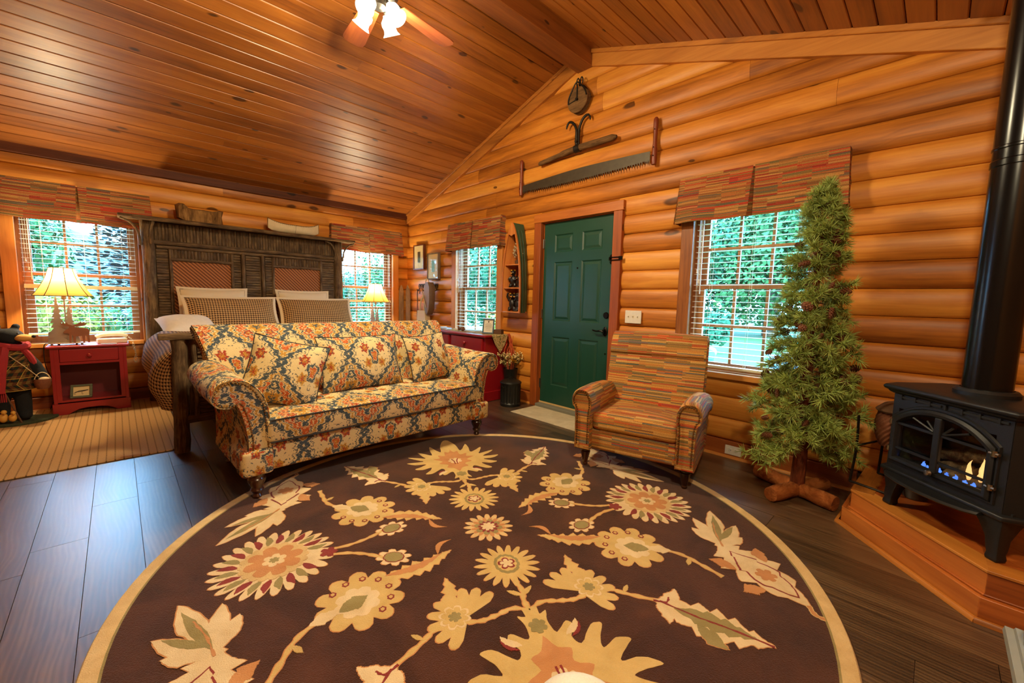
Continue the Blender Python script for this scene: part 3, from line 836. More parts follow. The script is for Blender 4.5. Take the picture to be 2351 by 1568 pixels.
ca2.build('door_casing', 'redtrim', tr5, smooth=0, bevel=.003, seg=1); MT['redtrimh'] = wood('cedar door head casing', C(118, 58, 17), C(174, 96, 32), C(200, 120, 48), 0, .48, .3, var=.1)
ca3.build('door_head_casing', 'redtrimh', tr5, smooth=0, bevel=.003, seg=1)
jb = MB(); jb.box(-DH - .03, -DH + .002, .0, .13, 0, 2.12); jb.box(DH - .002, DH + .03, .0, .13, 0, 2.12); jb.box(-DH, DH, .0, .13, 2.072, 2.12); jb.build('door_jamb', 'redtrim', tr5, smooth=0)
MB().box(-DH, DH, -.075, .10, 0, .042).build('threshold', 'threshold', tr5, smooth=0, bevel=.008, seg=2)
MB().box(-DH, DH, -.004, .012, .043, .060).build('door_sweep', 'strip', tr5, smooth=0)
MB().box(-DH - .1, DH + .1, .055, .13, -.05, 2.15).build('door_back', 'green', d, smooth=0)
# swing-bar door guard
g = thing('door_guard', 'black swing bar door guard on the right edge of the green door', 'latch', (0, -DC - DH, 1.632), WB_ROT)
m = MB(); m.box(-.045, -.006, -.012, 0, -.045, .045)
for zz in (-.03, 0, .03): m.ball((-.03, -.014, zz), .016, 8, 6)
m.build('catch_plate', 'bronze', g)
m = MB(); m.tube([(-.02, -.066, .012), (.10, -.066, .012), (.112, -.066, 0), (.10, -.066, -.014), (-.02, -.066, -.014)], .005, 6); m.box(.085, .12, -.072, -.059, -.018, .018); m.box(-.026, -.016, -.066, -.01, -.016, .014); m.build('swing_bar', 'bronze', g)
# switch plate and outlet
def plate(name, label, cat, loc, w_, h, n, outlet=False):
    p = thing(name, label, cat, loc, WB_ROT)
    MB().box(-w_ / 2, w_ / 2, -.007, 0, -h / 2, h / 2).build('cover_plate', 'white', p, smooth=0, bevel=.002, seg=2)
    for i in range(n):
        xx = (i - (n - 1) / 2) * .046
        if not outlet:
            MB().box(xx - .006, xx + .006, -.0085, -.006, -.014, .014).build('toggle_slot', 'ivory', p, smooth=0)
            m = MB(); m.prism([(-.006, -.006), (-.018, .006), (-.006, .009)], xx - .004, xx + .004, 'x'); m.build('toggle', 'white', p, smooth=0)
        else:
            MB().box(xx - .017, xx + .017, -.009, -.006, -.016, .016).build('receptacle', 'white', p, smooth=0, bevel=.004, seg=2)
            q = MB(); q.box(xx - .008, xx + .001, -.0096, -.009, .006, .008); q.box(xx - .008, xx + .001, -.0096, -.009, -.008, -.006); q.tube([(xx + .008, -.009, 0), (xx + .008, -.0096, 0)], .003, 8); q.build('socket_slots', 'blackdark', p, smooth=0)
    return p
plate('light_switch', 'white triple toggle light switch plate right of the green door', 'switch', (-.041, -4.175, 1.085), .165, .118, 3)
plate('wall_outlet', 'white double outlet low on the wall behind the armchair', 'outlet', (-.0285, -5.105, .066), .118, .072, 2, True)
# ================================================================== RUG
RUG = (-2.142, -4.587); RR = 1.52
rug = thing('round_rug', 'large round brown rug with cream floral vines and cream border', 'rug', (RUG[0], RUG[1], .0005), math.radians(64.767 - 90))
m = MB(); m.lathe([(0, 0), (RR - .055, 0), (RR - .053, .0), (RR - .053, .013), (0, .013)], 120, cap=False); m.build('rug_field', 'rugbrown', rug)
m = MB(); m.lathe([(RR - .053, 0), (RR - .002, 0), (RR + .002, .006), (RR - .004, .014), (RR - .050, .0142), (RR - .053, .012)], 120, cap=False); m.build('rug_border', 'rugcream', rug)
m = MB(); m.lathe([(RR - .060, .0132), (RR - .053, .0136), (RR - .0525, .0136), (RR - .052, .0125)], 120, cap=False); m.build('border_line', 'rugolive', rug)
RZ0 = .0131; RUGK = 0
def jig(p, r, a=.0016): return (p[0] + r.uniform(-a, a), p[1] + r.uniform(-a, a))
def motif_shape(sh, mat, layer, name, mirx, miry, seed=1):
    """one flat tufted shape (a few tenths of a mm proud), mirrored to the other quadrants.
    sh: ('fan', centre, rim) | ('strip', left, right) | plain polygon"""
    global RUGK; RUGK += 1; rr = random.Random(seed); h = RZ0 + .0003 + layer * .0007 + RUGK * 1.5e-5
    def lim(p):
        L = math.hypot(*p); return p if L < RR - .058 else (p[0] * (RR - .058) / L, p[1] * (RR - .058) / L)
    if sh[0] == 'fan': V0 = [sh[1]] + [jig(p, rr) for p in sh[2]]; n = len(V0) - 1; cl = sh[3]; F0 = [(0, 1 + i, 1 + (i + 1) % n) for i in range(n if cl else n - 1)]; rim = list(range(1, n + 1)) + ([] if cl else [0])
    elif sh[0] == 'strip':
        n = len(sh[1]); V0 = [jig(p, rr) for p in sh[1]] + [jig(p, rr) for p in sh[2]]; F0 = [(i, i + 1, n + i + 1, n + i) for i in range(n - 1)]; rim = list(range(n)) + list(range(2 * n - 1, n - 1, -1))
    else: V0 = [jig(p, rr) for p in sh]; F0 = [tuple(range(len(V0)))]; rim = list(range(len(V0)))
    for sx in ((1, -1) if mirx else (1,)):
        for sy in ((1, -1) if miry else (1,)):
            V = [lim((sx * x, sy * y)) for x, y in V0]; n = len(V); mb = MB()
            mb.add([(x, y, h) for x, y in V] + [(x, y, RZ0 - .001) for x, y in V], F0 + [(rim[i], n + rim[i], n + rim[(i + 1) % len(rim)], rim[(i + 1) % len(rim)]) for i in range(len(rim))])
            mats = [mat]
            if layer == 1 and sh[0] in ('fan', 'strip'):      # thin darker outline tufted round the shape
                o_ = .0045; mb.cur = 1; mats = [mat, 'rugorange' if mat != 'rugorange' else 'rugcream']
                if sh[0] == 'fan': W = [V0[0]] + [(lambda L: (V0[0][0] + (x - V0[0][0]) * (L + o_) / L, V0[0][1] + (y - V0[0][1]) * (L + o_) / L))(max(1e-4, math.hypot(x - V0[0][0], y - V0[0][1]))) for x, y in V0[1:]]
                else:
                    k_ = len(sh[1]); W = list(V0)
                    for i in range(k_):
                        dx, dy = V0[i][0] - V0[k_ + i][0], V0[i][1] - V0[k_ + i][1]; L = max(1e-4, math.hypot(dx, dy)); W[i] = (V0[i][0] + dx / L * o_, V0[i][1] + dy / L * o_); W[k_ + i] = (V0[k_ + i][0] - dx / L * o_, V0[k_ + i][1] - dy / L * o_)
                mb.add([(*lim((sx * x, sy * y)), h - .0004) for x, y in W], F0)
            mb.build(name, mats, rug, smooth=0)
def star(c, r0, r1, n, ex=1., ang=0., per=4, sharp=.7, start=0, end=2 * PI, skew=0.):
    out = []
    N = n * per
    for k in range(N + (0 if end - start >= 2 * PI - .01 else 1)):
        t = start + (end - start) * k / N; ph = (k % per) / per
        w_ = 1 - abs(2 * ph - 1) ** sharp if per > 2 else ph
        w_ = math.sin(PI * ph) ** sharp
        r = r0 + (r1 - r0) * w_
        tt = t + skew * w_
        x, y = r * ex * math.cos(tt), r * math.sin(tt)
        out.append((c[0] + x * math.cos(ang) - y * math.sin(ang), c[1] + x * math.sin(ang) + y * math.cos(ang)))
    return ('fan', c, out, end - start >= 2 * PI - .01)
def leafshape(p0, p1, w_, bend=0., teeth=4, amp=.35, n=28, asym=1., peak=.42):
    """serrated leaf from base p0 to tip p1"""
    dx, dy = p1[0] - p0[0], p1[1] - p0[1]; L = math.hypot(dx, dy); ux, uy = dx / L, dy / L
    def ctr(t): b = bend * math.sin(PI * t); return (p0[0] + dx * t - uy * b, p0[1] + dy * t + ux * b)
    def wid(t, ph):
        base = math.sin(PI * min(1, t) ** (math.log(.5) / math.log(peak))) if 0 < t < 1 else 0
        saw = 1 - amp * ((t * teeth + ph) % 1)
        return w_ * max(.02, base) * saw
    a, b = [], []
    for k in range(n + 1):
        t = k / n; c = ctr(t); wl, wr = wid(t, 0.), wid(t, .35) * asym
        lean = .25 * w_
        a.append((c[0] - uy * wl + ux * wl * .35, c[1] + ux * wl + uy * wl * .35)); b.append((c[0] + uy * wr + ux * wr * .35, c[1] - ux * wr + uy * wr * .35))
    return ('strip', a, b)
def vine(pts, w_=.011, n=7):
    s = spline(pts, n); a, b = [], []
    for i, p in enumerate(s):
        q0, q1 = s[max(i - 1, 0)], s[min(i + 1, len(s) - 1)]; dx, dy = q1[0] - q0[0], q1[1] - q0[1]; L = math.hypot(dx, dy) or 1
        ww = w_ * (.75 + .25 * math.sin(i * 1.3))
        a.append((p[0] - dy / L * ww, p[1] + dx / L * ww)); b.append((p[0] + dy / L * ww, p[1] - dx / L * ww))
    return ('strip', a, b)
Rm = motif_shape
# centre rosette
Rm(star((0, 0), .082, .128, 16, per=6, sharp=.8), 'rugcream', 1, 'rosette', 0, 0)
Rm(star((0, 0), .062, .094, 16, per=4, ang=.2), 'rugorange', 2, 'rosette_ring', 0, 0)
Rm(star((0, 0), .045, .075, 8, per=6), 'rugolive', 3, 'rosette_ring', 0, 0)
Rm(star((0, 0), .036, .056, 12, per=4), 'rugred', 4, 'rosette_ring', 0, 0)
Rm(star((0, 0), .026, .040, 8, per=4), 'ruglight', 5, 'rosette_heart', 0, 0)
# sunbursts on the axis
Rm(star((0, .325), .088, .148, 18, per=6, sharp=.9), 'ruggold', 1, 'sunburst_flower', 0, 1)
Rm(star((0, .318), .066, .070, 12, per=4, ex=.85), 'rugolive', 2, 'flower_ring', 0, 1)
Rm(star((0, .318), .050, .054, 12, per=4, ex=.85), 'ruggold', 3, 'flower_ring', 0, 1)
Rm(star((0, .318), .024, .042, 5, per=6, ang=PI / 2), 'rugred', 4, 'flower_heart', 0, 1)
Rm(star((0, .318), .014, .032, 5, per=6, ang=PI / 2), 'ruglight', 5, 'flower_heart', 0, 1)
Rm(vine([(0, .44), (.008, .50), (-.004, .56), (0, .64)], .011), 'ruggold', 1, 'vine', 0, 1)
Rm(leafshape((0, .53), (.055, .485), .012, 0, 1, 0), 'ruggold', 2, 'vine_bud', 1, 1)
# large axial palmette
def palm():
    half = [(.0, .60), (.028, .60), (.03, .64), (.06, .63), (.045, .68), (.055, .74), (.11, .70), (.13, .735), (.10, .77), (.12, .81), (.19, .745), (.235, .75), (.20, .80), (.185, .85), (.25, .825), (.30, .845), (.25, .88), (.215, .915), (.29, .92), (.345, .965), (.28, .965), (.225, .975), (.28, 1.02), (.33, 1.075), (.26, 1.05), (.205, 1.03), (.23, 1.09), (.25, 1.16), (.195, 1.11), (.15, 1.08), (.155, 1.17), (.145, 1.26), (.105, 1.17), (.075, 1.13), (.065, 1.24), (.03, 1.36), (.0, 1.39)]
    half = [(max(0., x), y) for x, y in spline(half, 4)]
    return half + [(-x, y) for x, y in reversed(half[1:-1])]
Rm(palm(), 'ruggold', 1, 'axial_palmette', 0, 1)
inner = [(0, .74), (.03, .80), (.075, .82), (.06, .87), (.12, .90), (.09, .94), (.15, .99), (.10, 1.0), (.11, 1.06), (.06, 1.04), (.05, 1.12), (.02, 1.10), (0, 1.16)]
inner = [(max(0., x), y) for x, y in spline(inner, 3)]
Rm(inner + [(-x, y) for x, y in reversed(inner[1:-1])], 'rugorange', 2, 'palmette_heart', 0, 1)
Rm(star((0, .695), .026, .036, 6, per=4), 'rugolive', 3, 'palmette_bud', 0, 1)
Rm(star((0, .93), .035, .052, 7, per=6), 'ruglight', 3, 'palmette_bud', 0, 1)
Rm(vine([(.009, .87), (.010, .92), (.024, .965)], .005), 'rugred', 4, 'palmette_line', 1, 1)
Rm(leafshape((.085, .76), (.15, .70), .018, .012, 1, .1), 'ruglight', 2, 'palmette_curl', 1, 1)
Rm(leafshape((.10, .775), (.155, .715), .008, .012, 1, .1), 'rugred', 3, 'palmette_curl', 1, 1)
# side flowers by the axis, leaf and vines
Rm(vine([(0, .615), (.06, .585), (.13, .60), (.19, .61), (.25, .60)], .010), 'ruggold', 1, 'vine', 1, 1)
Rm(star((.235, .575), .108, .155, 9, per=6, start=PI * .85, end=PI * 1.95 + .4, ang=.95, sharp=.6), 'ruggold', 1, 'fan_flower', 1, 1)
Rm(star((.285, .565), .042, .062, 8, per=6), 'ruglight', 2, 'flower_ring', 1, 1)
Rm(star((.285, .565), .036, .052, 8, per=6), 'ruggold', 3, 'flower_ring', 1, 1)
Rm(star((.285, .565), .018, .026, 6, per=4), 'rugolive', 4, 'flower_heart', 1, 1)
Rm(leafshape((.315, .535), (.285, .335), .042, -.025, 4, .5, asym=.7), 'ruggold', 1, 'curled_leaf', 1, 1)
Rm(vine([(.30, .59), (.36, .60), (.43, .655), (.52, .72)], .010), 'ruggold', 1, 'vine', 1, 1)
Rm(leafshape((.41, .635), (.45, .60), .010, 0, 1, 0), 'ruggold', 2, 'vine_bud', 1, 1)
# long serrated leaf flower
Rm(leafshape((.505, .705), (.77, 1.03), .098, .01, 6, .42, 44), 'ruglight', 1, 'long_leaf', 1, 1)
Rm(leafshape((.55, .77), (.74, .99), .055, .0, 5, .4, 36), 'rugolive', 2, 'leaf_heart', 1, 1)
Rm(vine([(.52, .72), (.60, .83), (.68, .92), (.765, 1.03)], .005), 'rugred', 3, 'leaf_vein', 1, 1)
Rm(leafshape((.515, .72), (.63, .68), .030, .02, 2, .3), 'ruglight', 1, 'leaf_curl', 1, 1)
Rm(leafshape((.50, .73), (.48, .83), .030, -.02, 2, .3), 'ruglight', 1, 'leaf_curl', 1, 1)
Rm(leafshape((.58, .86), (.60, .99), .036, .01, 2, .3), 'rugolive', 1, 'leaf_curl', 1, 1)
Rm(vine([(.50, .71), (.54, .735), (.57, .715)], .005), 'rugred', 3, 'leaf_vein', 1, 1)
# dotted round flowers
Rm(star((.625, .36), .122, .168, 10, per=6, sharp=.6, ang=.1), 'ruggold', 1, 'dotted_flower', 1, 1)
Rm(star((.635, .375), .072, .088, 8, per=4), 'ruglight', 2, 'flower_ring', 1, 1)
Rm(leafshape((.70, .415), (.60, .35), .040, 0, 2, .2), 'rugolive', 3, 'flower_heart', 1, 1)
for k in range(7):
    a = 2.35 + k * .58; Rm(star((.625 + .118 * math.cos(a), .36 + .118 * math.sin(a)), .014, .016, 6, per=2), 'rugred', 2, 'flower_dot', 1, 1)
    Rm(star((.625 + .118 * math.cos(a), .36 + .118 * math.sin(a)), .008, .009, 6, per=2), 'ruggold', 3, 'flower_dot', 1, 1)
Rm(leafshape((.70, .40), (.80, .455), .034, 0, 2, .3), 'ruglight', 2, 'calyx', 1, 1)
Rm(vine([(.77, .435), (.83, .50), (.86, .58), (.89, .68)], .011), 'ruggold', 1, 'vine', 1, 1)
Rm(leafshape((.84, .53), (.80, .57), .011, 0, 1, 0), 'ruggold', 2, 'vine_bud', 1, 1)
# feather leaf and bud towards the centre
Rm(leafshape((.56, .275), (.225, .145), .062, -.03, 7, .55, 44, asym=.8), 'ruggold', 1, 'feather_leaf', 1, 1)
Rm(leafshape((.53, .25), (.27, .155), .024, -.025, 5, .4, 30), 'rugorange', 2, 'leaf_heart', 1, 1)
Rm(leafshape((.29, .16), (.21, .06), .014, .03, 1, 0), 'rugorange', 2, 'leaf_curl', 1, 1)
Rm(star((.487, .125), .040, .062, 8, per=4, ex=1.3, ang=-.4), 'ruglight', 1, 'bud', 1, 1)
Rm(star((.487, .125), .038, .040, 8, per=4, ex=1.25, ang=-.4), 'rugred', 2, 'bud_ring', 1, 1)
Rm(star((.487, .125), .033, .036, 8, per=4, ex=1.25, ang=-.4), 'rugolive', 3, 'bud_heart', 1, 1)
Rm(vine([(.775, .02), (.68, .035), (.60, .07), (.53, .115)], .009), 'ruggold', 1, 'vine', 1, 1)
# great side palmettes
Rm(star((1.0, 0), .185, .248, 26, per=6, sharp=.7, skew=.05), 'ruglight', 1, 'great_palmette', 1, 0)
for k in range(22):
    a = .42 + k * (2 * PI - .84) / 21; a += PI
    a0 = (1.0 + .135 * math.cos(a), .135 * math.sin(a)); a1 = (1.0 + .222 * math.cos(a + .08), .222 * math.sin(a + .08))
    Rm(leafshape(a0, a1, .017, .008, 1, .1, 10), 'rugolive' if k % 2 else 'rugred', 2, 'palmette_petal', 1, 0)
Rm(star((1.0, 0), .128, .142, 20, per=4), 'rugcream', 3, 'palmette_ring', 1, 0)
Rm(star((1.0, 0), .078, .118, 8, per=6, sharp=.5), 'rugorange', 4, 'palmette_flower', 1, 0)
Rm(star((1.0, 0), .034, .050, 6, per=6), 'ruglight', 5, 'palmette_heart', 1, 0)
Rm(star((1.0, 0), .014, .022, 6, per=4), 'rugolive', 6, 'palmette_heart', 1, 0)
Rm(star((.775, 0), .026, .040, 5, per=4), 'rugred', 2, 'calyx', 1, 0)
# outer palmettes and three lobed leaves
Rm(leafshape((1.085, .93), (1.07, .46), .15, .0, 5, .45, 50, peak=.48), 'ruglight', 1, 'outer_palmette', 1, 1)
Rm(leafshape((1.09, .88), (1.075, .54), .088, .0, 3, .3, 36), 'rugred', 2, 'palmette_ring', 1, 1)
Rm(leafshape((1.09, .87), (1.075, .55), .078, .0, 3, .3, 36), 'ruglight', 3, 'palmette_ring', 1, 1)
Rm(star((1.085, .73), .030, .046, 6, per=4), 'rugorange', 4, 'palmette_heart', 1, 1)
Rm(leafshape((.99, .66), (.93, .56), .036, .01, 2, .3), 'rugorange', 2, 'palmette_leaf', 1, 1)
Rm(leafshape((1.17, .66), (1.22, .56), .036, -.01, 2, .3), 'rugorange', 2, 'palmette_leaf', 1, 1)
Rm(leafshape((1.00, .80), (.90, .78), .036, .01, 2, .3), 'rugorange', 2, 'palmette_leaf', 1, 1)
Rm(vine([(1.085, .92), (1.06, .965), (1.08, 1.0)], .009), 'rugorange', 1, 'vine', 1, 1)
for tip, ww in (((1.285, .20), .045), ((1.13, .235), .036), ((1.05, .315), .036), ((1.30, .37), .036), ((1.235, .47), .030)):
    Rm(leafshape((1.075, .50), tip, ww, 0, 2, .25, 16, peak=.55), 'ruglight', 1, 'lobed_leaf', 1, 1)
Rm(leafshape((1.09, .47), (1.26, .245), .022, 0, 1, .1, 12), 'rugolive', 2, 'leaf_heart', 1, 1)
Rm(leafshape((1.12, .45), (1.27, .375), .018, 0, 1, .1, 12), 'rugolive', 2, 'leaf_heart', 1, 1)
Rm(vine([(1.075, .50), (1.13, .40), (1.20, .31)], .005), 'rugorange', 3, 'leaf_vein', 1, 1)

# ================================================================== SOFA
SA = math.radians(2.04)
sofa = thing('sofa', 'rolled arm sofa in rust, slate and cream ikat fabric at the bed foot', 'sofa', (-2.102, -3.398, 0), SA)
HWs = .80
def nails(path, sp=.017, r=.0062, normal=(0, -1, 0)):
    mb = MB(); P = [Vector(p) for p in path]; d_ = 0.; nxt = 0.; nv = Vector(normal)
    for i in range(len(P) - 1):
        seg = (P[i + 1] - P[i]).length
        while nxt <= d_ + seg:
            p = P[i].lerp(P[i + 1], (nxt - d_) / seg if seg else 0)
            mb.ball(p + nv * .001, r, 6, 4); nxt += sp
        d_ += seg
    return mb
# base box and front rail
fbox(-.83, .83, -.035, .80, .165, .335, .02).build('base_rail', 'ikat', sofa, boxuv=True)
# seat cushion with piping
cs = fbox(-.815, .815, -.075, .62, .336, .485, .034, 4, .018); cs.build('seat_cushion', 'ikat', sofa, boxuv=True, smooth=50)
pp = MB(); 
for zz in (.478, .345): pp.tube([(-.79, -.071, zz), (.79, -.071, zz)], .005, 6)
pp.build('cushion_piping', 'piping', sofa)
# back with rolled top
prof = spline([(.50, .38), (.545, .52), (.60, .68), (.665, .83), (.745, .945), (.825, .988), (.90, .965), (.925, .905), (.885, .862), (.845, .83), (.81, .70), (.80, .45), (.80, .17), (.55, .17)], 5)
def backring(x, flare):
    return [(x + flare * max(0, (z - .45)) ** 1.3, y, z) for y, z in prof]
rings = [backring(lerp(-.90, .90, k / 10), (lerp(-1, 1, k / 10)) * .24) for k in range(11)]
bk = MB()
n = len(prof)
us = 0.
# uv: u along x, v along profile
vl = [0.]
for i in range(n - 1): vl.append(vl[-1] + math.hypot(prof[i + 1][0] - prof[i][0], prof[i + 1][1] - prof[i][1]))
vs = [p for r_2 in rings for p in r_2]; fs = []; uvs = []
for k in range(10):
    for i in range(n):
        j = (i + 1) % n
        fs.append((k * n + i, k * n + j, (k + 1) * n + j, (k + 1) * n + i))
        uu0, uu1 = lerp(-.95, .95, k / 10), lerp(-.95, .95, (k + 1) / 10); v1 = vl[j] if j else vl[-1] + .25
        uvs.append(((uu0, vl[i] + .40), (uu0, v1 + .40), (uu1, v1 + .40), (uu1, vl[i] + .40)))
fs += [tuple(range(n)), tuple(10 * n + i for i in reversed(range(n)))]; uvs += [None, None]
bk.add(vs, fs, uvs); bk.build('backrest', 'ikat', sofa, smooth=45)
for sx in (-1, 1):
    inset = [(y, z) for y, z in prof if z > .40 and y < .93][:58]
    cen = (.73, .72)
    path = []
    for y, z in inset:
        d_ = Vector((cen[0] - y, cen[1] - z)); d_ = d_.normalized() * .018 if d_.length > 0 else d_
        x = sx * (.90 + .24 * max(0, (z - .45)) ** 1.3 + .002); path.append((x, y + d_.x, z + d_.y))
    nails(path, .018, .006, (sx, 0, 0)).build('nailhead_trim', 'brass', sofa, kind='stuff')
# arms: scroll section swept front to back
arm_sec = spline([(.775, .17), (.775, .33), (.785, .50), (.80, .59), (.835, .665), (.90, .725), (.975, .742), (1.045, .715), (1.075, .655), (1.05, .60), (.995, .585), (.955, .60), (.925, .53), (.905, .42), (.90, .33), (.925, .22), (.93, .17)], 4)
na = len(arm_sec)
for sx in (-1, 1):
    def ring(y, sc, dz=0.):
        cx, cz = .87, .40
        return [(sx * (cx + (x - cx) * sc), y, .17 + (z - .17) * (1 - (1 - sc) * .4) + (dz if z > .5 else 0)) for x, z in arm_sec]
    rg = [ring(-.045, .93), ring(-.052, .97), ring(-.045, 1.), ring(.02, 1.), ring(.20, 1.), ring(.42, 1., .01), ring(.62, .98, .03), ring(.70, .95, .03)]
    a_ = MB(); a_.loft(rg, True, True, u0=.12 if sx > 0 else .3, v0=.05); a_.build('arm', 'ikat', sofa, smooth=50)
    fp = []
    for x, z in arm_sec:
        if z < .26: continue
        dx, dz = .90 - x, .60 - z
        if z < .56: dx, dz = (.842 - x), 0
        L = math.hypot(dx, dz) or 1; fp.append((sx * (x + dx / L * .024), -.052, z + dz / L * .024))
    nails(fp, .0165, .006).build('nailhead_trim', 'brass', sofa, kind='stuff')
    fbox(min(sx * .775, sx * .945), max(sx * .775, sx * .945), -.078, .06, .165, .315, .022).build('front_block', 'ikat', sofa, boxuv=True)
legp = [(.0, 0), (.022, 0), (.026, .012), (.020, .026), (.026, .034), (.036, .05), (.030, .062), (.030, .07), (.046, .10), (.048, .118), (.040, .128), (.040, .134), (.045, .140), (.045, .160), (0, .160)]
for lx, ly in ((-.856, -.01), (.856, -.01), (-.84, .74), (.84, .74)):
    q = MB(); q.lathe(legp, 20, (lx, ly, .0145 if ly < .1 else .001)); q.build('leg', 'darkturn', sofa, smooth=40)
def throw(name, label, loc, rot, w_, h, t, seed, parent_rot=SA, mat='ikat', pip=None, pinch=.07):
    o = cushion(w_, h, t, 14, 12, pinch, .46, seed=seed).build(name, mat, None, smooth=70)
    rz = Matrix.Rotation(parent_rot, 4, 'Z')
    o.matrix_world = Matrix.Translation(loc) @ rz @ rot
    tag(o, label, 'pillow')
    if pip:
        e_ = MB(); e_.tube(edgeloop(w_, h, pinch), .004, 5, cap=False); e_.build('piping', pip, o)
    return o
def sloc(x, y, z): 
    return (-2.102 + x * math.cos(SA) - y * math.sin(SA), -3.398 + x * math.sin(SA) + y * math.cos(SA), z)
RX, RYm, RZm = (lambda a: Matrix.Rotation(a, 4, 'X')), (lambda a: Matrix.Rotation(a, 4, 'Y')), (lambda a: Matrix.Rotation(a, 4, 'Z'))
throw('throw_pillow', 'square ikat pillow leaning on the left sofa arm', sloc(-.60, .27, .695), RZm(-.30) @ RX(-.36) @ RYm(.26), .47, .45, .17, 3, pip='piping')
throw('throw_pillow', 'wide ikat pillow in the middle of the sofa', sloc(-.01, .385, .700), RX(-.32), .66, .43, .17, 5, pip='piping')
throw('throw_pillow', 'square ikat pillow leaning on the right sofa arm', sloc(.60, .36, .690), RZm(.12) @ RX(-.30) @ RYm(-.06), .46, .42, .17, 8, pip='piping')

# ================================================================== ARMCHAIR
CA = math.atan2(-.968, .249)
ch = thing('armchair', 'armchair in red, gold and slate striped tapestry with nailhead arms', 'armchair', (-.965, -4.75, 0), CA)
fbox(-.305, .305, -.035, .62, .155, .305, .018).build('base_rail', 'chairfab', ch, boxuv=True)
fbox(-.295, .295, -.055, .47, .306, .425, .034, 4, .02).build('seat_cushion', 'chairfab', ch, boxuv=True, smooth=50)
# back: slab leaning back with a head roll
bp = spline([(.42, .30), (.465, .45), (.50, .60), (.535, .75), (.548, .80), (.535, .815), (.545, .86), (.57, .93), (.60, .968), (.645, .975), (.685, .955), (.70, .90), (.68, .70), (.655, .45), (.63, .17), (.50, .17)], 4)
nb_ = len(bp)
rgs = []
for k, (x, ins) in enumerate(((-.352, .03), (-.365, .012), (-.36, 0), (-.2, -.006), (0, -.01), (.2, -.006), (.36, 0), (.365, .012), (.352, .03))):
    cy = .60
    rgs.append([(x * (1 - .10 * max(0, .45 - z) / .3), y + (cy - y) * ins * 2.2, z - (ins * .9 if z > .9 else 0)) for y, z in bp])
vl = [0.]
for i in range(nb_ - 1): vl.append(vl[-1] + math.hypot(bp[i + 1][0] - bp[i][0], bp[i + 1][1] - bp[i][1]))
vs = [p for r_2 in rgs for p in r_2]; fs = []; uvs = []
for k in range(len(rgs) - 1):
    for i in range(nb_):
        j = (i + 1) % nb_; v1 = vl[j] if j else vl[-1] + .2
        u0, u1 = rgs[k][i][0] + (.03 if k == 0 else 0), rgs[k + 1][i][0]
        fs.append((k * nb_ + i, k * nb_ + j, (k + 1) * nb_ + j, (k + 1) * nb_ + i)); uvs.append(((u0, vl[i]), (u0, v1), (u1, v1), (u1, vl[i])))
fs += [tuple(range(nb_)), tuple((len(rgs) - 1) * nb_ + i for i in reversed(range(nb_)))]; uvs += [None, None]
q = MB(); q.add(vs, fs, uvs); q.build('backrest', 'chairfab', ch, smooth=50)
asec = spline([(.288, .155), (.288, .40), (.283, .47), (.285, .53), (.315, .58), (.36, .592), (.405, .58), (.435, .53), (.43, .475), (.41, .44), (.405, .30), (.405, .155)], 4)
for sx in (-1, 1):
    def ring(y, sc=1., dz=0.): return [(sx * (.35 + (x - .35) * sc), y, z if z < .4 else .4 + (z - .4) * sc + dz) for x, z in asec]
    rg = [ring(-.072, .90), ring(-.08, .96), ring(-.07, 1.), ring(.0, 1.02), ring(.2, 1.02), ring(.42, 1., -.012), ring(.54, .98, -.03), ring(.60, .9, -.05)]
    # stripes run along the arm: swap u and v
    am = MB(); am.loft(rg, True, True)
    am.uv = [tuple((b_ + 1.3, a_) for a_, b_ in u_) if u_ else None for u_ in am.uv]
    am.build('arm', 'chairfab', ch, smooth=50)
    fp = []
    for x, z in asec:
        if z < .175: continue
        dx, dz = .36 - x, .51 - z
        if z < .45: dx, dz = .347 - x, 0
        L = math.hypot(dx, dz) or 1; fp.append((sx * (x + dx / L * .019), -.08, z + dz / L * .019))
    nails(fp, .0165, .0062).build('nailhead_trim', 'brass', ch, kind='stuff')
clegp = [(.0, 0), (.017, 0), (.020, .01), (.016, .02), (.019, .028), (.034, .095), (.036, .105), (.026, .112), (.026, .118), (.036, .126), (.036, .134), (.028, .140), (.034, .158), (0, .158)]
for lx, ly in ((-.345, -.0), (.345, -.0), (-.33, .55), (.33, .55)):
    q = MB(); q.lathe(clegp, 20, (lx, ly, .014 if ly < .1 else .001)); q.build('leg', 'darkturn', ch, smooth=40)
MT['bulb'] = glow('lit bulb', (1., .85, .6, 1), 3., .6)
# ================================================================== CARPET, BED
cp = MB().box(-6.9, -3.16, -2.155, -.03, .001, .011).build('bedside_carpet', 'carpet', smooth=0, bevel=.003, seg=1); tag(cp, 'beige carpet with rows of dark dashes beside the bed', 'carpet')
rb = random.Random(21)
bed = thing('rustic_bed', 'rustic king bed with bark covered stick headboard and footboard', 'bed', (0, 0, 0))
HY_ = -.198
def pole(name, pts, r, parent=bed, mat='bark', n=12, wob=.004, seed=0):
    rr = random.Random(seed); P = [Vector(p) for p in pts]; path = []; K = 10
    for i in range(K + 1):
        q = P[0].lerp(P[-1], i / K) if len(P) == 2 else Vector(spline(pts, 6)[min(len(spline(pts, 6)) - 1, round(i / K * (len(spline(pts, 6)) - 1)))])
        path.append(q + Vector((rr.uniform(-wob, wob), rr.uniform(-wob, wob), 0 if abs((P[-1] - P[0]).z) > .1 else rr.uniform(-wob, wob))))
    m_ = MB(); m_.tube(path, [r * rr.uniform(.93, 1.07) for _ in path], n); return m_.build(name, mat, parent)
pole('headboard_post', [(-3.235, HY_, .012), (-3.225, HY_, 1.965)], .057, seed=2, wob=.006)
pole('headboard_post', [(-1.215, HY_, .002), (-1.215, HY_, 1.965)], .052, seed=3, wob=.005)
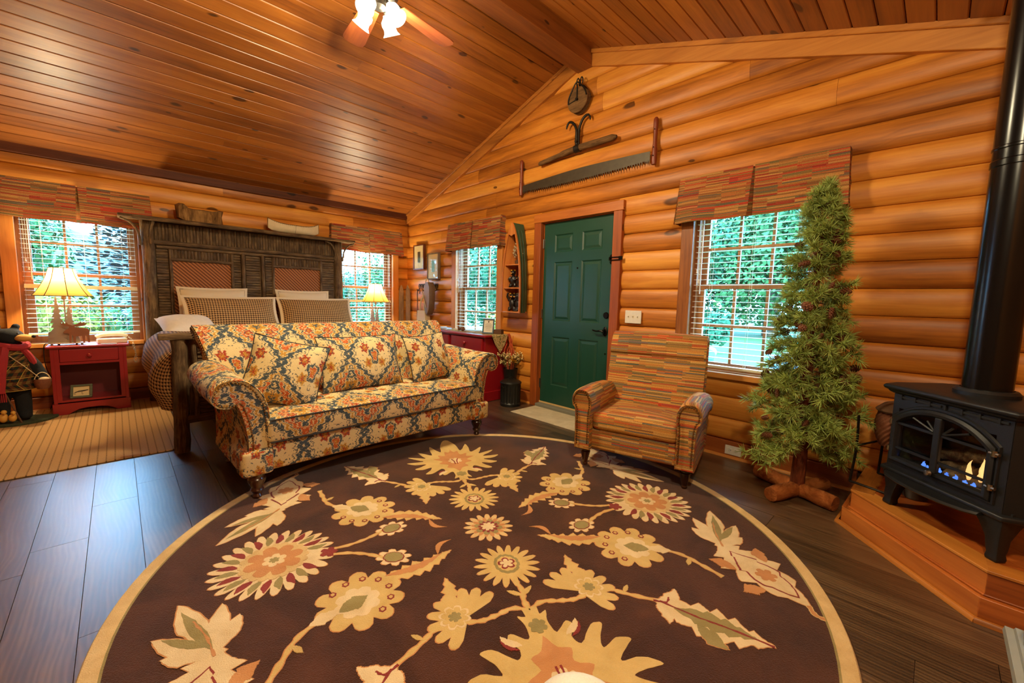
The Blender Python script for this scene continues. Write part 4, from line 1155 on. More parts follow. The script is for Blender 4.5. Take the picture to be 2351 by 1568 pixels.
MB().box(-3.19, -1.25, HY_ + .015, HY_ + .035, .35, 1.96).build('headboard_backing', 'bark', bed, smooth=0)
st_me = {}
def stick(x0, x1, z0, z1, y=HY_ + .01, w_=.030, parent=bed):
    """rows of half round sticks filling a rectangle; vertical if taller direction given by orient"""
    pass
def vsticks(x0, x1, z0, z1, y=HY_ + .008, w_=.030):
    n = max(1, round((x1 - x0) / w_)); L = z1 - z0; key = ('v', round(L, 3))
    for i in range(n):
        x = lerp(x0, x1, (i + .5) / n)
        if key not in st_me:
            m_ = MB(); m_.tube([(0, 0, -L / 2), (.001, 0, -L / 6), (-.001, 0, L / 6), (0, 0, L / 2)], [.0162, .0168, .0158, .0162], 8); o = m_.build('stick', 'bark', bed); st_me[key] = o.data
        else: o = mkobj('stick', st_me[key], bed)
        o.location = (x, y, (z0 + z1) / 2); o.rotation_euler = (0, rb.uniform(-.012, .012), rb.uniform(0, 6)); s_ = rb.uniform(.86, 1.12); o.scale = (s_, s_, rb.uniform(.97, 1.0))
def hsticks(x0, x1, z0, z1, y=HY_ + .008, w_=.030):
    n = max(1, round((z1 - z0) / w_)); L = x1 - x0; key = ('h', round(L, 3))
    for i in range(n):
        z = lerp(z0, z1, (i + .5) / n)
        if key not in st_me:
            m_ = MB(); m_.tube([(-L / 2, 0, 0), (-L / 6, 0, .001), (L / 6, 0, -.001), (L / 2, 0, 0)], [.0162, .0168, .0158, .0162], 8); o = m_.build('stick', 'barkx', bed); st_me[key] = o.data
        else: o = mkobj('stick', st_me[key], bed)
        o.location = ((x0 + x1) / 2, y, z); o.rotation_euler = (rb.uniform(0, 6), rb.uniform(-.02, .02), 0); s_ = rb.uniform(.86, 1.12); o.scale = (rb.uniform(.97, 1.0), s_, s_)
vsticks(-3.17, -1.27, 1.765, 1.955)
pole('cross_pole', [(-3.18, HY_ - .012, 1.742), (-1.26, HY_ - .012, 1.742)], .024, mat='barkx', seed=5)
pole('cross_pole', [(-3.16, HY_ - .008, 1.697), (-1.28, HY_ - .008, 1.697)], .018, mat='barkx', seed=6)
hsticks(-3.165, -3.065, .62, 1.675)
hsticks(-2.46, -2.39, .62, 1.675); hsticks(-2.335, -2.185, .62, 1.675); hsticks(-2.125, -2.05, .62, 1.675); hsticks(-1.44, -1.285, .62, 1.675)
for a, b in ((-3.045, -2.475), (-2.035, -1.455)):
    vsticks(a, b, 1.585, 1.682)
    for xx in (a, b): pole('panel_pole', [(xx, HY_ - .008, .62), (xx, HY_ - .008, 1.68)], .016, seed=int(xx * 50))
    pole('panel_pole', [(a, HY_ - .010, 1.572), (b, HY_ - .010, 1.572)], .016, mat='barkx', seed=9)
    MB().box(a + .012, b - .012, HY_ + .0, HY_ + .012, .62, 1.565).build('woven_panel', 'cane', bed, smooth=0)
for xx in (-2.363, -2.155): pole('panel_pole', [(xx, HY_ - .012, .62), (xx, HY_ - .012, 1.70)], .020, seed=int(xx * 70))
pole('cross_pole', [(-3.18, HY_ - .01, .60), (-1.26, HY_ - .01, .60)], .03, mat='barkx', seed=16)
m_ = MB(); m_.box(-3.45, -1.02, -.335, -.145, 1.966, 1.998); m_.box(-3.18, -1.26, -.145, -.045, 1.966, 1.998); m_.build('headboard_shelf', 'barkx', bed, smooth=0, bevel=.006, seg=2)
pole('shelf_edge', [(-3.34, -.335, 1.973), (-1.06, -.335, 1.973)], .021, mat='barkx', seed=12)
for xs, s_ in ((-3.235, -1), (-3.235, 1), (-1.215, -1), (-1.215, 1)):
    if s_ > 0 and xs < -3: pts = [(xs + .03, HY_ - .055, 1.72), (xs + .035, HY_ - .08, 1.85), (xs + .06, HY_ - .11, 1.955)]
    else: pts = [(xs + s_ * .05, HY_ - .03, 1.70), (xs + s_ * .065, HY_ - .05, 1.83), (xs + s_ * .12, HY_ - .075, 1.92), (xs + s_ * .2, HY_ - .08, 1.957)]
    m_ = MB(); m_.tube(spline(pts, 6), .0115, 8); m_.build('twig_bracket', 'bark', bed)
# footboard
pole('footboard_post', [(-3.195, -2.27, .012), (-3.182, -2.27, .865)], .049, seed=31, wob=.003)
pole('footboard_post', [(-1.25, -2.27, .002), (-1.25, -2.27, .865)], .05, seed=32, wob=.003)
m_ = MB(); sec = [(-.055, 0), (.055, 0), (.058, .012), (.046, .034), (.02, .045), (-.02, .045), (-.046, .034), (-.058, .012)]
m_.loft([[(x, -2.27 + a * (1 if -3.27 < x < -1.2 else .8), .866 + b) for a, b in sec] for x in (-3.30, -3.26, -2.6, -1.8, -1.18, -1.14)]); m_.build('footboard_rail', 'barkx', bed)
MB().box(-3.15, -1.29, -2.262, -2.24, .24, .865).build('footboard_backing', 'bark', bed, smooth=0)
pole('cross_pole', [(-3.16, -2.27, .255), (-1.28, -2.27, .255)], .034, mat='barkx', seed=33)
pole('panel_pole', [(-3.10, -2.285, .28), (-3.10, -2.285, .86)], .018, seed=34)
for a, b in ((-3.08, -2.95), (-2.90, -2.50), (-2.45, -2.0), (-1.95, -1.5)): hsticks(a, b, .29, .86, -2.275)
for xx in (-3.15, -1.29):
    MB().box(xx - .018, xx + .018, -2.24, HY_ - .02, .26, .40).build('side_rail', 'oldwood', bed, smooth=0, bevel=.004, seg=1)
mt = thing('mattress', 'white sheeted mattress on the rustic bed', 'mattress', (0, 0, 0))
fbox(-3.13, -1.31, -2.20, -.24, .27, .45, .03).build('box_spring', 'sheet', mt)
fbox(-3.14, -1.30, -2.215, -.235, .452, .735, .06).build('mattress_pad', 'sheet', mt)
# comforter draped over the left edge near the foot
def drape(name, y0, y1, ny, prof_, amp, freq, seed, mat, thick=.03, slant=0.):
    pr_ = spline(prof_, 5); rows_ = []
    for j in range(ny + 1):
        y = lerp(y0, y1, j / ny); row = []
        for i, (x, z) in enumerate(pr_):
            t = i / (len(pr_) - 1); k_ = max(0, t - .45) / .55
            f_ = math.sin(y * freq + seed + t * 2) * amp * k_ + math.sin(y * freq * 2.3 + seed * 2) * amp * .4 * k_
            cut = slant * k_ * (j / ny); x = x + (.13 * k_ ** .5 * max(0, 1 - j / 5) ** 2 if slant and x < -3.1 else 0)
            row.append((x - f_ * .8, y + .02 * math.sin(t * 9 + seed) * k_, z + cut * .9 + .008 * math.sin(x * 9 + y * 7 + seed) * (1 - k_)))
        rows_.append(row)
    m_ = MB(); m_.loft(rows_, False, False)
    o = m_.build(name, mat, None, smooth=70)
    md = o.modifiers.new('t', 'SOLIDIFY'); md.thickness = thick; md.offset = 1
    return o
cf = drape('comforter', -2.195, -.95, 30, [(-1.22, .45), (-1.24, .60), (-1.27, .735), (-1.36, .775), (-1.9, .785), (-2.5, .79), (-3.0, .785), (-3.15, .765), (-3.225, .70), (-3.285, .60), (-3.30, .48), (-3.26, .38), (-3.235, .31)], .05, 7., 2, 'hound', .035, .22)
tag(cf, 'brown and gold houndstooth comforter hanging over the left bed edge', 'comforter')
sh_ = drape('bed_sheet', -1.02, -.36, 14, [(-1.24, .66), (-1.27, .735), (-1.4, .76), (-2.2, .768), (-3.0, .765), (-3.17, .75), (-3.22, .68), (-3.24, .60)], .02, 8., 5, 'sheet', .012)
tag(sh_, 'white turned down bed sheet at the head of the bed', 'sheet')
def bpillow(label, c, w_, h, t, lean, rz, mat, seed, flange=None, pip='piping', name='bed_pillow'):
    o = cushion(w_, h, t, 16, 12, .05, .45, seed=seed).build(name, mat, None, smooth=70)
    o.matrix_world = Matrix.Translation(c) @ RZm(rz) @ RX(-lean)
    tag(o, label, 'pillow')
    m_ = MB(); m_.tube(edgeloop(w_ * .985, h * .985, .05), .004, 5, cap=False); m_.build('piping', pip, o)
    if flange:
        a = edgeloop(w_ * .99, h * .99, .05); b = edgeloop(w_ + .055, h + .055, .05)
        f_ = MB(); f_.loft([[(p[0], .004, p[2]) for p in a[:-1]], [(p[0], .006, p[2]) for p in b[:-1]]], True, False); f_.loft([[(p[0], -.004, p[2]) for p in a[:-1]], [(p[0], .006, p[2]) for p in b[:-1]]], True, False); f_.build('flange', flange, o)
    return o
bpillow('beige pillow with dark piping behind the left houndstooth pillow', (-2.69, -.40, 1.04), .62, .44, .16, .26, 0, 'linen', 3, 'linen')
bpillow('beige pillow with dark piping behind the right houndstooth pillow', (-1.73, -.40, 1.04), .60, .44, .16, .26, 0, 'linen', 4, 'linen')
bpillow('left houndstooth bed pillow with beige flange', (-2.555, -.66, .985), .86, .40, .19, .50, .04, 'hound', 5, 'linen')
bpillow('right houndstooth bed pillow standing beside the other', (-1.66, -.66, .985), .84, .40, .19, .50, -.03, 'hound', 6, 'linen')
bpillow('plump white pillow lying at the left bed edge', (-2.985, -.86, .872), .46, .40, .19, 1.2, .15, 'sheet', 7, None, 'sheet')

# things on the headboard shelf
def barkslab():
    pr_ = [(-.215, .03), (-.22, .165), (-.185, .195), (-.15, .19), (-.12, .155), (-.06, .148), (.03, .150), (.12, .148), (.185, .165), (.215, .16), (.205, .09), (.213, .0), (.10, .002), (-.02, .0), (-.10, .004), (-.17, .01)]
    sec_ = []
    for k in range(5):
        y = lerp(-.055, .055, k / 4); s_ = 1 - .10 * abs(k - 2) / 2
        sec_.append([(x * s_ + .004 * math.sin(i * 2.1 + k), y + .012 * math.cos(x * 9), z * s_ + .002 * math.sin(i * 3.7 + k * 2)) for i, (x, z) in enumerate(pr_)])
    m_ = MB(); m_.loft(sec_); return m_
o = barkslab().build('bark_slab', 'slab', None, loc=(-2.765, -.235, 1.9985), smooth=50); tag(o, 'curved slab of tree bark on the headboard shelf', 'bark')
cn = thing('model_canoe', 'small birch bark canoe on the headboard shelf', 'canoe', (-1.785, -.235, 1.9985), .02)
m_ = MB(); secs = []
NS = 15
for k in range(NS):
    t = k / (NS - 1) * 2 - 1; x = t * .305; sh2 = abs(t) ** 3
    wid = .062 * (1 - abs(t) ** 2.2) + .004; top = .105 + .06 * sh2; bot = .0 + .045 * abs(t) ** 5
    xx = x - (.0 if abs(t) < .99 else 0)
    secs.append([(xx, -wid, top), (xx, -wid * .95, lerp(bot, top, .5)), (xx, -wid * .6, lerp(bot, top, .12)), (xx, 0, bot), (xx, wid * .6, lerp(bot, top, .12)), (xx, wid * .95, lerp(bot, top, .5)), (xx, wid, top)])
m_.loft(secs, False, False); inn = [[(x * .97, y * .9, z if i in (0, 6) else z + .006) for i, (x, y, z) in enumerate(s_)] for s_ in secs]; m_.loft(inn, False, False); m_.build('hull', 'birch', cn, smooth=60)
for sd in (0, 6):
    m_ = MB(); m_.tube([s_[sd] for s_ in secs], .004, 6); m_.build('gunwale', 'slab', cn)
for i in (0, -1):
    m_ = MB(); m_.tube([secs[i][0], secs[i][3]], .005, 6); m_.build('stem_lacing', 'slab', cn)
lac = MB()
for k in range(3, 26):
    t = k / 28 * 2 - 1; j = (t + 1) / 2 * (NS - 1); i0 = int(j); a = Vector(secs[i0][0]).lerp(Vector(secs[min(i0 + 1, NS - 1)][0]), j - i0)
    lac.tube([a + Vector((0, -.003, .004)), a + Vector((.006, -.002, -.014))], .0016, 4)
lac.build('rim_lacing', 'twig', cn); 
m_ = MB(); m_.tube([Vector(p) + Vector((.0, -.0015, 0)) for p in secs[7][:4]], .0015, 4); m_.build('bark_seam', 'twig', cn)

# ================================================================== NIGHTSTANDS
def nightstand(loc, label):
    t = thing('nightstand', label, 'nightstand', loc, 0, 'red nightstands'); F = -.18; B = .165
    MB().box(-.288, .288, F - .025, B, .642, .664).build('top', 'red', t, smooth=0, bevel=.007, seg=3)
    for sx in (-1, 1): MB().box(min(sx * .262, sx * .236), max(sx * .262, sx * .236), F, B - .005, .0, .641).build('side', 'red', t, smooth=0, bevel=.002, seg=1)
    MB().box(-.236, .236, B - .02, B - .008, .10, .641).build('back', 'reddark', t, smooth=0)
    MB().box(-.236, .236, F + .004, B - .02, .118, .136).build('shelf', 'red', t, smooth=0)
    MB().box(-.236, .236, F + .002, F + .02, .482, .505).build('rail', 'red', t, smooth=0); MB().box(-.236, .236, F + .002, F + .02, .632, .641).build('rail', 'red', t, smooth=0)
    for sx in (-1, 1): MB().box(min(sx * .236, sx * .205), max(sx * .236, sx * .205), F + .001, F + .022, .13, .641).build('stile', 'red', t, smooth=0)
    d_ = MB().box(-.203, .203, F - .006, F + .012, .508, .630).build('drawer', 'red', t, smooth=0, bevel=.006, seg=3)
    MB().box(-.2, .2, F + .012, B - .03, .512, .62).build('drawer_box', 'reddark', t, smooth=0)
    k_ = MB(); k_.lathe([(.008, 0), (.007, .012), (.017, .018), (.020, .026), (.014, .033), (0, .035)], 16); k_.build('knob', 'red', d_, rot=(PI / 2, 0, 0), loc=(0, F - .006, .568))
    P = [(-.272, 0), (-.17, 0), (-.14, .022), (-.10, .042), (-.04, .052), (.04, .052), (.10, .042), (.14, .022), (.17, 0), (.272, 0), (.272, .108), (-.272, .108)]
    MB().prism(P, F - .014, F + .006, 'y').build('skirt', 'red', t, smooth=0, bevel=.003, seg=1)
    for sx in (-1, 1): MB().box(min(sx * .272, sx * .258), max(sx * .272, sx * .258), F, B, .0, .108).build('side_skirt', 'red', t, smooth=0)
    return t
ns1 = nightstand((-3.716, -.222, .0115), 'red nightstand with open shelf below the window, left of bed')
nightstand((-.72, -.25, .0015), 'red nightstand right of bed, mostly hidden behind the sofa')
NT = .6755
def conifer(h, w_, n, seed):
    r = random.Random(seed); L = []; R_ = []
    for k in range(n):
        t = k / n; z = h * (1 - t) ; ww = w_ / 2 * (t + .06)
        L += [(-ww * .45 - r.uniform(0, .004), z), (-ww - r.uniform(0, .012), z - h / n * .95)]; R_ += [(ww * .45 + r.uniform(0, .004), z), (ww + r.uniform(0, .012), z - h / n * .95)]
    return [(0, h * 1.05)] + R_ + [(w_ * .06, 0)] + [(-w_ * .06, 0)] + L[::-1]
MOOSE = [(-.09, .095), (-.075, .115), (-.06, .125), (-.055, .14), (-.075, .145), (-.10, .16), (-.105, .178), (-.095, .168), (-.085, .18), (-.078, .165), (-.065, .178), (-.06, .162), (-.045, .155), (-.035, .150), (-.02, .158), (0, .168), (.015, .185), (.02, .168), (.035, .182), (.038, .165), (.052, .175), (.045, .155), (.02, .142), (-.025, .138), (.0, .132), (.03, .128), (.055, .12), (.065, .10), (.06, .07), (.062, .0), (.048, .0), (.045, .05), (.035, .06), (.032, 0), (.02, 0), (.015, .055), (-.02, .055), (-.022, 0), (-.036, 0), (-.036, .06), (-.045, .07), (-.048, .0), (-.06, 0), (-.058, .075), (-.07, .085), (-.085, .08)]
def tablelamp(loc, rotz, label, moose, s_=1.):
    t = thing('table_lamp', label, 'lamp', loc, rotz, 'lit tree base table lamps')
    m_ = MB(); m_.lathe([(0, .022), (.135, .022), (.138, .019), (.135, .016), (0, .016)], 28, sy=.48); m_.build('base_plate', 'lampmetal', t)
    for fx, fy in ((-.10, -.03), (.10, -.03), (-.06, .045), (.06, .045)):
        m_ = MB(); m_.lathe([(.006, .016), (.010, .008), (.008, 0), (0, 0)], 8, (fx, fy, 0)); m_.build('foot', 'lampmetal', t)
    for h, w_, x, y, sd in ((.435, .15, -.055, 0, 3), (.35, .13, .025, .012, 5)):
        MB().prism([(x + a, .022 + b) for a, b in conifer(h, w_, 9, sd)], y - .002, y + .002, 'y').build('tree_cutout', 'lampmetal', t, smooth=0)
    MB().prism([(-.125, .022), (-.12, .12), (-.02, .20), (.07, .13), (.09, .022)], .004, .008, 'y').build('hill_cutout', 'lampmetal', t, smooth=0)
    if moose: MB().prism([(.085 + a * 1.15, .022 + b * 1.12) for a, b in MOOSE], -.042, -.038, 'y').build('moose_cutout', 'moosemetal', t, smooth=0)
    m_ = MB(); m_.tube([(0, .012, .02), (0, .012, .44)], .006, 8); m_.lathe([(.012, .44), (.017, .45), (.017, .50), (.010, .505)], 12, (0, .012, 0)); m_.build('stem', 'lampmetal', t)
    m_ = MB(); m_.tube(spline([(-.0, .012, .46), (-.055, .012, .56), (-.05, .012, .68), (0, .012, .755), (.05, .012, .68), (.055, .012, .56), (0, .012, .46)], 6), .002, 6); m_.build('harp', 'chrome', t)
    pr_ = spline([(.202, .475), (.165, .53), (.130, .60), (.103, .67), (.085, .74)], 5); NN = 32
    rings_ = [[(r * math.cos(2 * PI * k / NN + .2), .012 + r * math.sin(2 * PI * k / NN + .2), z) for k in range(NN)] for r, z in pr_]
    m_ = MB(); m_.loft(rings_, True, False); so_ = m_.build('lamp_shade', 'shade', t, smooth=60)
    for zi, rr in ((0, .004), (-1, .0035)):
        m_ = MB(); rg_ = rings_[zi]; m_.tube(rg_ + [rg_[0]], rr, 6, cap=False); m_.build('shade_trim', 'twig', so_)
    for k in range(0, NN, 4):
        m_ = MB(); m_.tube([(q[k][0] * 1.006, .012 + (q[k][1] - .012) * 1.006, q[k][2]) for q in rings_], .0032, 5); m_.build('shade_rib', 'twig', so_)
    m_ = MB(); m_.ball((0, .012, .61), .030, 14, 10, sz=1.3); m_.build('bulb', 'bulb', t)
    ld = bpy.data.lights.new('lamp_bulb', 'POINT'); ld.energy = LAMP_W; ld.color = WARM; ld.shadow_soft_size = .045
    lo = bpy.data.objects.new('lamp_bulb', ld); COL.objects.link(lo); lo.parent = t; lo.location = (0, .012, .655)
    return t

tablelamp((-3.865, -.285, NT), 0, 'lit table lamp with moose and pine cutout base on left nightstand', True)
l2 = tablelamp((-.70, -.29, NT - .01), 0, 'lit table lamp with pine cutout base near the corner window', False)
# lamp cord
m_ = MB(); m_.tube(spline([(-3.97, -.22, NT + .012), (-4.02, -.18, NT + .004), (-4.035, -.15, .60), (-4.03, -.14, .45), (-3.995, -.12, .30), (-4.0, -.10, .12), (-4.03, -.08, .02)], 8), .0035, 6)
o = m_.build('lamp_cord', 'blackdark'); tag(o, 'dark lamp cord hanging beside the left nightstand', 'cord')
# phone
ph_ = thing('telephone', 'ivory corded telephone on the left nightstand', 'telephone', (-3.555, -.215, NT), .1)
m_ = MB(); m_.prism([(-.085, 0), (.085, 0), (.085, .03), (.06, .042), (-.085, .048)], -.11, .11, 'x'); m_.build('phone_body', 'ivory', ph_, smooth=0, bevel=.008, seg=3)
m_ = MB(); m_.tube(spline([(-.115, -.01, .060), (-.075, -.012, .080), (0, -.012, .086), (.075, -.012, .080), (.115, -.01, .060)], 6), [.021] * 4 + [.019] * 17 + [.021] * 4, 10); m_.build('handset', 'ivory', ph_)
hx = []
base = spline([(.125, -.03, .055), (.15, -.05, .02), (.165, -.06, -.06), (.170, -.06, -.13), (.155, -.06, -.18), (.165, -.055, -.215), (.178, -.05, -.19), (.172, -.04, -.12), (.15, -.02, -.03)], 22)
for i, p in enumerate(base): a = i * .9; hx.append((p[0] + .0055 * math.cos(a), p[1] + .0055 * math.sin(a), p[2] + .002 * math.cos(a)))
m_ = MB(); m_.tube(hx, .0022, 5); m_.build('coiled_cord', 'ivory', ph_)
npd = thing('note_pad', 'small pale note pad in front of the telephone', 'note pad', (-3.575, -.375, NT), -.08)
MB().box(-.055, .055, -.02, .02, 0, .006).build('pad', 'paper', npd, smooth=0); MB().box(-.06, .05, -.028, .01, .0062, .0075).build('cover_sheet', 'bluepaper', npd, smooth=0)
# framed drawing on the nightstand shelf
def easel_frame(name, label, loc, rot, w_, h, bw_, fm, inner, cat='picture frame'):
    t = thing(name, label, cat, loc); t.rotation_euler = rot
    m_ = MB()
    for x0, x1, z0, z1 in ((-w_ / 2, w_ / 2, 0, bw_), (-w_ / 2, w_ / 2, h - bw_, h), (-w_ / 2, -w_ / 2 + bw_, bw_, h - bw_), (w_ / 2 - bw_, w_ / 2, bw_, h - bw_)): m_.box(x0, x1, -.012, .006, z0, z1)
    m_.build('frame', fm, t, smooth=0, bevel=.003, seg=1); MB().box(-w_ / 2 + .004, w_ / 2 - .004, .0, .004, .004, h - .004).build('picture_mat', inner, t, smooth=0)
    return t
ef = easel_frame('picture_frame', 'grey green framed fishing lure print inside the left nightstand', (-3.80, -.335, .1365 + .0115), (-.42, .0, -.14), .155, .135, .020, 'greygreen', 'matboard')
m_ = MB(); m_.prism([(-.045, .062), (-.02, .074), (.01, .078), (.045, .082), (.05, .074), (.02, .066), (0, .063), (-.03, .06), (-.048, .05)], -.0022, -.0002, 'y')
for a in (-.05, .005): m_.tube(spline([(a, -.001, .062), (a - .002, -.001, .045), (a + .004, -.001, .038), (a + .010, -.001, .044)], 4), .0014, 4)
m_.build('lure_drawing', 'ink', ef, smooth=0)

# ================================================================== BEAR FIGURE (left edge of the photo)
br = thing('bear_figure', 'standing black bear figure in plaid jacket and red scarf', 'figurine', (-4.215, -.47, .0115))
m_ = MB()
m_.ball((0, 0, .47), .125, 14, 10, 1, .9, 1.5); m_.ball((.015, -.005, .775), .088, 14, 10, 1.05, .95, .82)
for sx in (-1, 1):
    m_.tube([(.055 * sx, 0, .36), (.062 * sx, -.005, .2), (.065 * sx, -.01, .07)], [.062, .055, .05], 10); m_.ball((.075 * sx, -.045, .065), .046, 10, 8, .95, 1.7, .8)
    m_.ball((.055 * sx + .0, .02, .86), .028, 10, 8)
m_.tube(spline([(.09, -.01, .60), (.15, -.02, .50), (.185, -.045, .42), (.19, -.075, .375)], 4), [.05] * 5 + [.045] * 4 + [.04] * 4, 10); m_.tube(spline([(-.09, -.01, .60), (-.14, -.04, .50), (-.13, -.09, .42)], 4), .045, 10)
m_.ball((.07, -.035, .765), .045, 12, 8, 1.3, .9, .75)
bo = m_.build('body', 'fur', br); md = bo.modifiers.new('r', 'REMESH'); md.mode = 'VOXEL'; md.voxel_size = .010; md.use_smooth_shade = True; sm_ = bo.modifiers.new('sm', 'SMOOTH'); sm_.iterations = 6
m_ = MB(); m_.ball((.105, -.055, .762), .046, 14, 10, 1.3, 1., .72); m_.build('muzzle', 'tan', br)
m_ = MB(); m_.ball((.164, -.07, .775), .014, 10, 8, 1, 1.2, .9); m_.build('nose', 'fur', br)
for yy in (-.075, .02):
    m_ = MB(); m_.ball((.075, yy - .01, .805), .008, 8, 6); m_.build('eye', 'white' if 0 else 'glassblack', br)
m_ = MB(); m_.lathe([(.150, .30), (.160, .36), (.150, .46), (.135, .56), (.105, .655), (.075, .69)], 28, sy=.92, cap=False); m_.lathe([(.144, .30), (.150, .40), (.120, .56), (.07, .68)], 28, sy=.92, cap=False); m_.build('jacket', 'plaid', br)
for k, z in enumerate((.40, .50, .59)):
    m_ = MB(); m_.ball((.03 + .0, -.150 + (z - .4) * .12, z), .011, 8, 6, 1, .5, 1); m_.build('button', 'blackdark', br)
m_ = MB(); rg_ = []
for k in range(25):
    a = 2 * PI * k / 24; rg_.append((.015 + .095 * math.cos(a), -.005 + .09 * math.sin(a), .69 + .012 * math.sin(a * 2)))
m_.tube(rg_, .030, 8); m_.tube(spline([(-.005, -.10, .68), (-.015, -.135, .60), (-.03, -.155, .48), (-.045, -.165, .36), (-.05, -.168, .30)], 5), [.03] * 5 + [.034] * 8 + [.038] * 8, 8); m_.tube(spline([(.08, -.05, .68), (.125, -.05, .60), (.15, -.04, .52)], 5), .024, 8)
for k in range(7): m_.tube([(-.082 + k * .011, -.168, .305), (-.086 + k * .012, -.170, .22)], .004, 4)
m_.build('scarf', 'scarf', br)
m_ = MB(); m_.tube([(.02, -.15, .62), (.10, -.14, .52), (.175, -.11, .41)], .003, 5); m_.build('strap', 'canvas', br)
bk_ = MB(); bk_.lathe([(0, 0), (.036, 0), (.050, .03), (.056, .07), (.05, .09), (.046, .09), (.05, .068), (.03, .01), (0, .01)], 14); bo = bk_.build('basket', 'wicker', br, loc=(.195, -.095, .30))
m_ = MB(); m_.tube(spline([(-.05, 0, .085), (-.03, 0, .13), (.0, 0, .148), (.03, 0, .13), (.05, 0, .085)], 5), .004, 5); m_.ball((.01, -.01, .09), .03, 8, 6, 1.2, 1, .6); m_.build('basket_handle', 'canvas', bo)
P_ = [(.26 * math.cos(a) * (1 + .06 * math.sin(5 * a)), .17 * math.sin(a) * (1 + .08 * math.sin(4 * a + 1))) for a in [2 * PI * k / 26 for k in range(26)]]
MB().prism(P_, .0, .022).build('base', 'moss', br, smooth=0, bevel=.006, seg=2)
for dx, dy, s_ in ((-.045, -.125, 1.), (.01, -.15, .85)):
    m_ = MB(); m_.ball((dx, dy, .075), .030 * s_, 10, 8, 1, 1, 1.4); m_.ball((dx + .006, dy - .01, .128 * (.6 + .4 * s_)), .019 * s_, 10, 8); m_.ball((dx + .012, dy - .03, .118 * (.6 + .4 * s_)), .010, 8, 6, .8, 1.6, .5); m_.build('duckling', 'duck', br)
m_ = MB(); m_.tube([(.06, -.155, .022), (-.02, -.16, .30)], .006, 6); m_.build('walking_stick', 'twig', br)
# ================================================================== DRESSER (gable wall frame: local x right, y out)
def onB(y, z=0., d_=0.): return (-d_, y, z)
dr = thing('dresser', 'red dresser with wooden knobs under the gable wall window', 'dresser', (-.055, -1.815, .0015), WB_ROT)
DW, DF = .695, -.375       # half width, front
MB().box(-DW + .015, DW - .015, DF + .018, -.002, .11, .768).build('carcass', 'red', dr, smooth=0, bevel=.002, seg=1)
MB().box(-DW - .03, DW + .03, DF - .03, .01, .770, .798).build('top', 'red', dr, smooth=0, bevel=.011, seg=3)
MB().box(-DW, DW, DF + .0, .005, .0, .118).build('plinth', 'red', dr, smooth=0, bevel=.006, seg=2)
for z0, z1 in ((.592, .757), (.408, .572), (.142, .388)):
    for x0, x1 in ((-.645, -.025), (.025, .645)):
        d_ = MB().box(x0, x1, DF - .008, DF + .02, z0, z1).build('drawer', 'red', dr, smooth=0, bevel=.013, seg=3)
        for kx in ((x0 + x1) / 2,):
            k_ = MB(); k_.lathe([(.010, 0), (.009, .014), (.019, .020), (.023, .030), (.016, .040), (0, .042)], 18); k_.build('knob', 'red', d_, rot=(PI / 2, 0, 0), loc=(kx, DF - .008, (z0 + z1) / 2 + .01))
def inB(o_loc, lx, ly, lz): return (o_loc[0] + ly, o_loc[1] - lx, o_loc[2] + lz)
DL = (-.055, -1.815, .0015)
# runner with a pointed end hanging over the right side
rn = thing('table_runner', 'floral table runner with pointed end hanging off the dresser', 'runner', DL, WB_ROT)
m_ = MB()
P = [(-.60, -.30, .7985), (.70, -.30, .7985), (.726, -.30, .797), (.731, -.30, .785)]
Q = [(-.60, -.05, .7985), (.70, -.05, .7985), (.726, -.05, .797), (.731, -.05, .785)]
m_.loft([P, Q], False, False); m_.add([(.731, -.30, .785), (.731, -.05, .785), (.738, -.10, .68), (.741, -.172, .585), (.741, -.178, .585), (.738, -.25, .68)], [(0, 1, 2, 3, 4, 5)])
o = m_.build('cloth', 'runner', rn, smooth=0); md = o.modifiers.new('t', 'SOLIDIFY'); md.thickness = .002; md.offset = 1
fr_ = MB()
for k in range(18): a = k / 17; zz = .68 if 0 else lerp(.785, .587, 1 - abs(a - .5) * 2); fr_.tube([(.742, lerp(-.30, -.05, a), zz + .002), (.743, lerp(-.30, -.05, a), zz - .016)], .0014, 4)
fr_.build('fringe', 'runner', rn)
ef2 = easel_frame('picture_frame', 'slate blue framed notice standing on the dresser', inB(DL, .56, -.22, .8005), (-.22, 0, WB_ROT + .55), .145, .185, .016, 'blueframe', 'paper')
m_ = MB()
for k, (z, w_) in enumerate(((.125, .03), (.112, .045), (.102, .04), (.092, .045), (.082, .038), (.072, .042), (.060, .028), (.045, .035))): m_.box(-w_, w_, -.0012, -.0002, z, z + .0022)
m_.ball((0, -.001, .147), .009, 10, 6, 1, .15, 1.2); m_.build('printed_text', 'ink', ef2, smooth=0)
MB().box(-.03, .03, .006, .05, .0, .12).build('easel_back', 'blueframe', ef2, smooth=0)
bx_ = MB().box(-.05, .05, -.04, .04, 0, .055).build('card_box', 'twig', None, smooth=0, bevel=.003, seg=1, loc=inB(DL, .645, -.12, .8005), rot=(0, 0, WB_ROT + .4)); tag(bx_, 'small dark box behind the blue framed notice', 'box')
for i, (lx, ly, rz, w_, h, mt_, lb) in enumerate(((-.52, -.20, .1, .20, .14, 'paper', 'open pale magazine at the left end of the dresser'), (-.30, -.23, -.15, .14, .10, 'bluepaper', 'grey brochure stack near the dresser middle'), (-.12, -.16, .3, .12, .09, 'paper', 'white card on the dresser runner by the cones'), (.25, -.20, -.1, .22, .13, 'bluepaper', 'bluish leaflets lying left of the framed notice'))):
    t = thing('paper_stack', lb, 'papers', inB(DL, lx, ly, .8012), WB_ROT + rz)
    for k in range(3): MB().box(-w_ / 2 + k * .006, w_ / 2 - k * .004, -h / 2 + k * .004, h / 2 - k * .005, .001 + k * .0065, .007 + k * .0065).build('sheet', mt_ if k != 1 else 'paper', t, smooth=0, rot=(0, 0, k * .12))
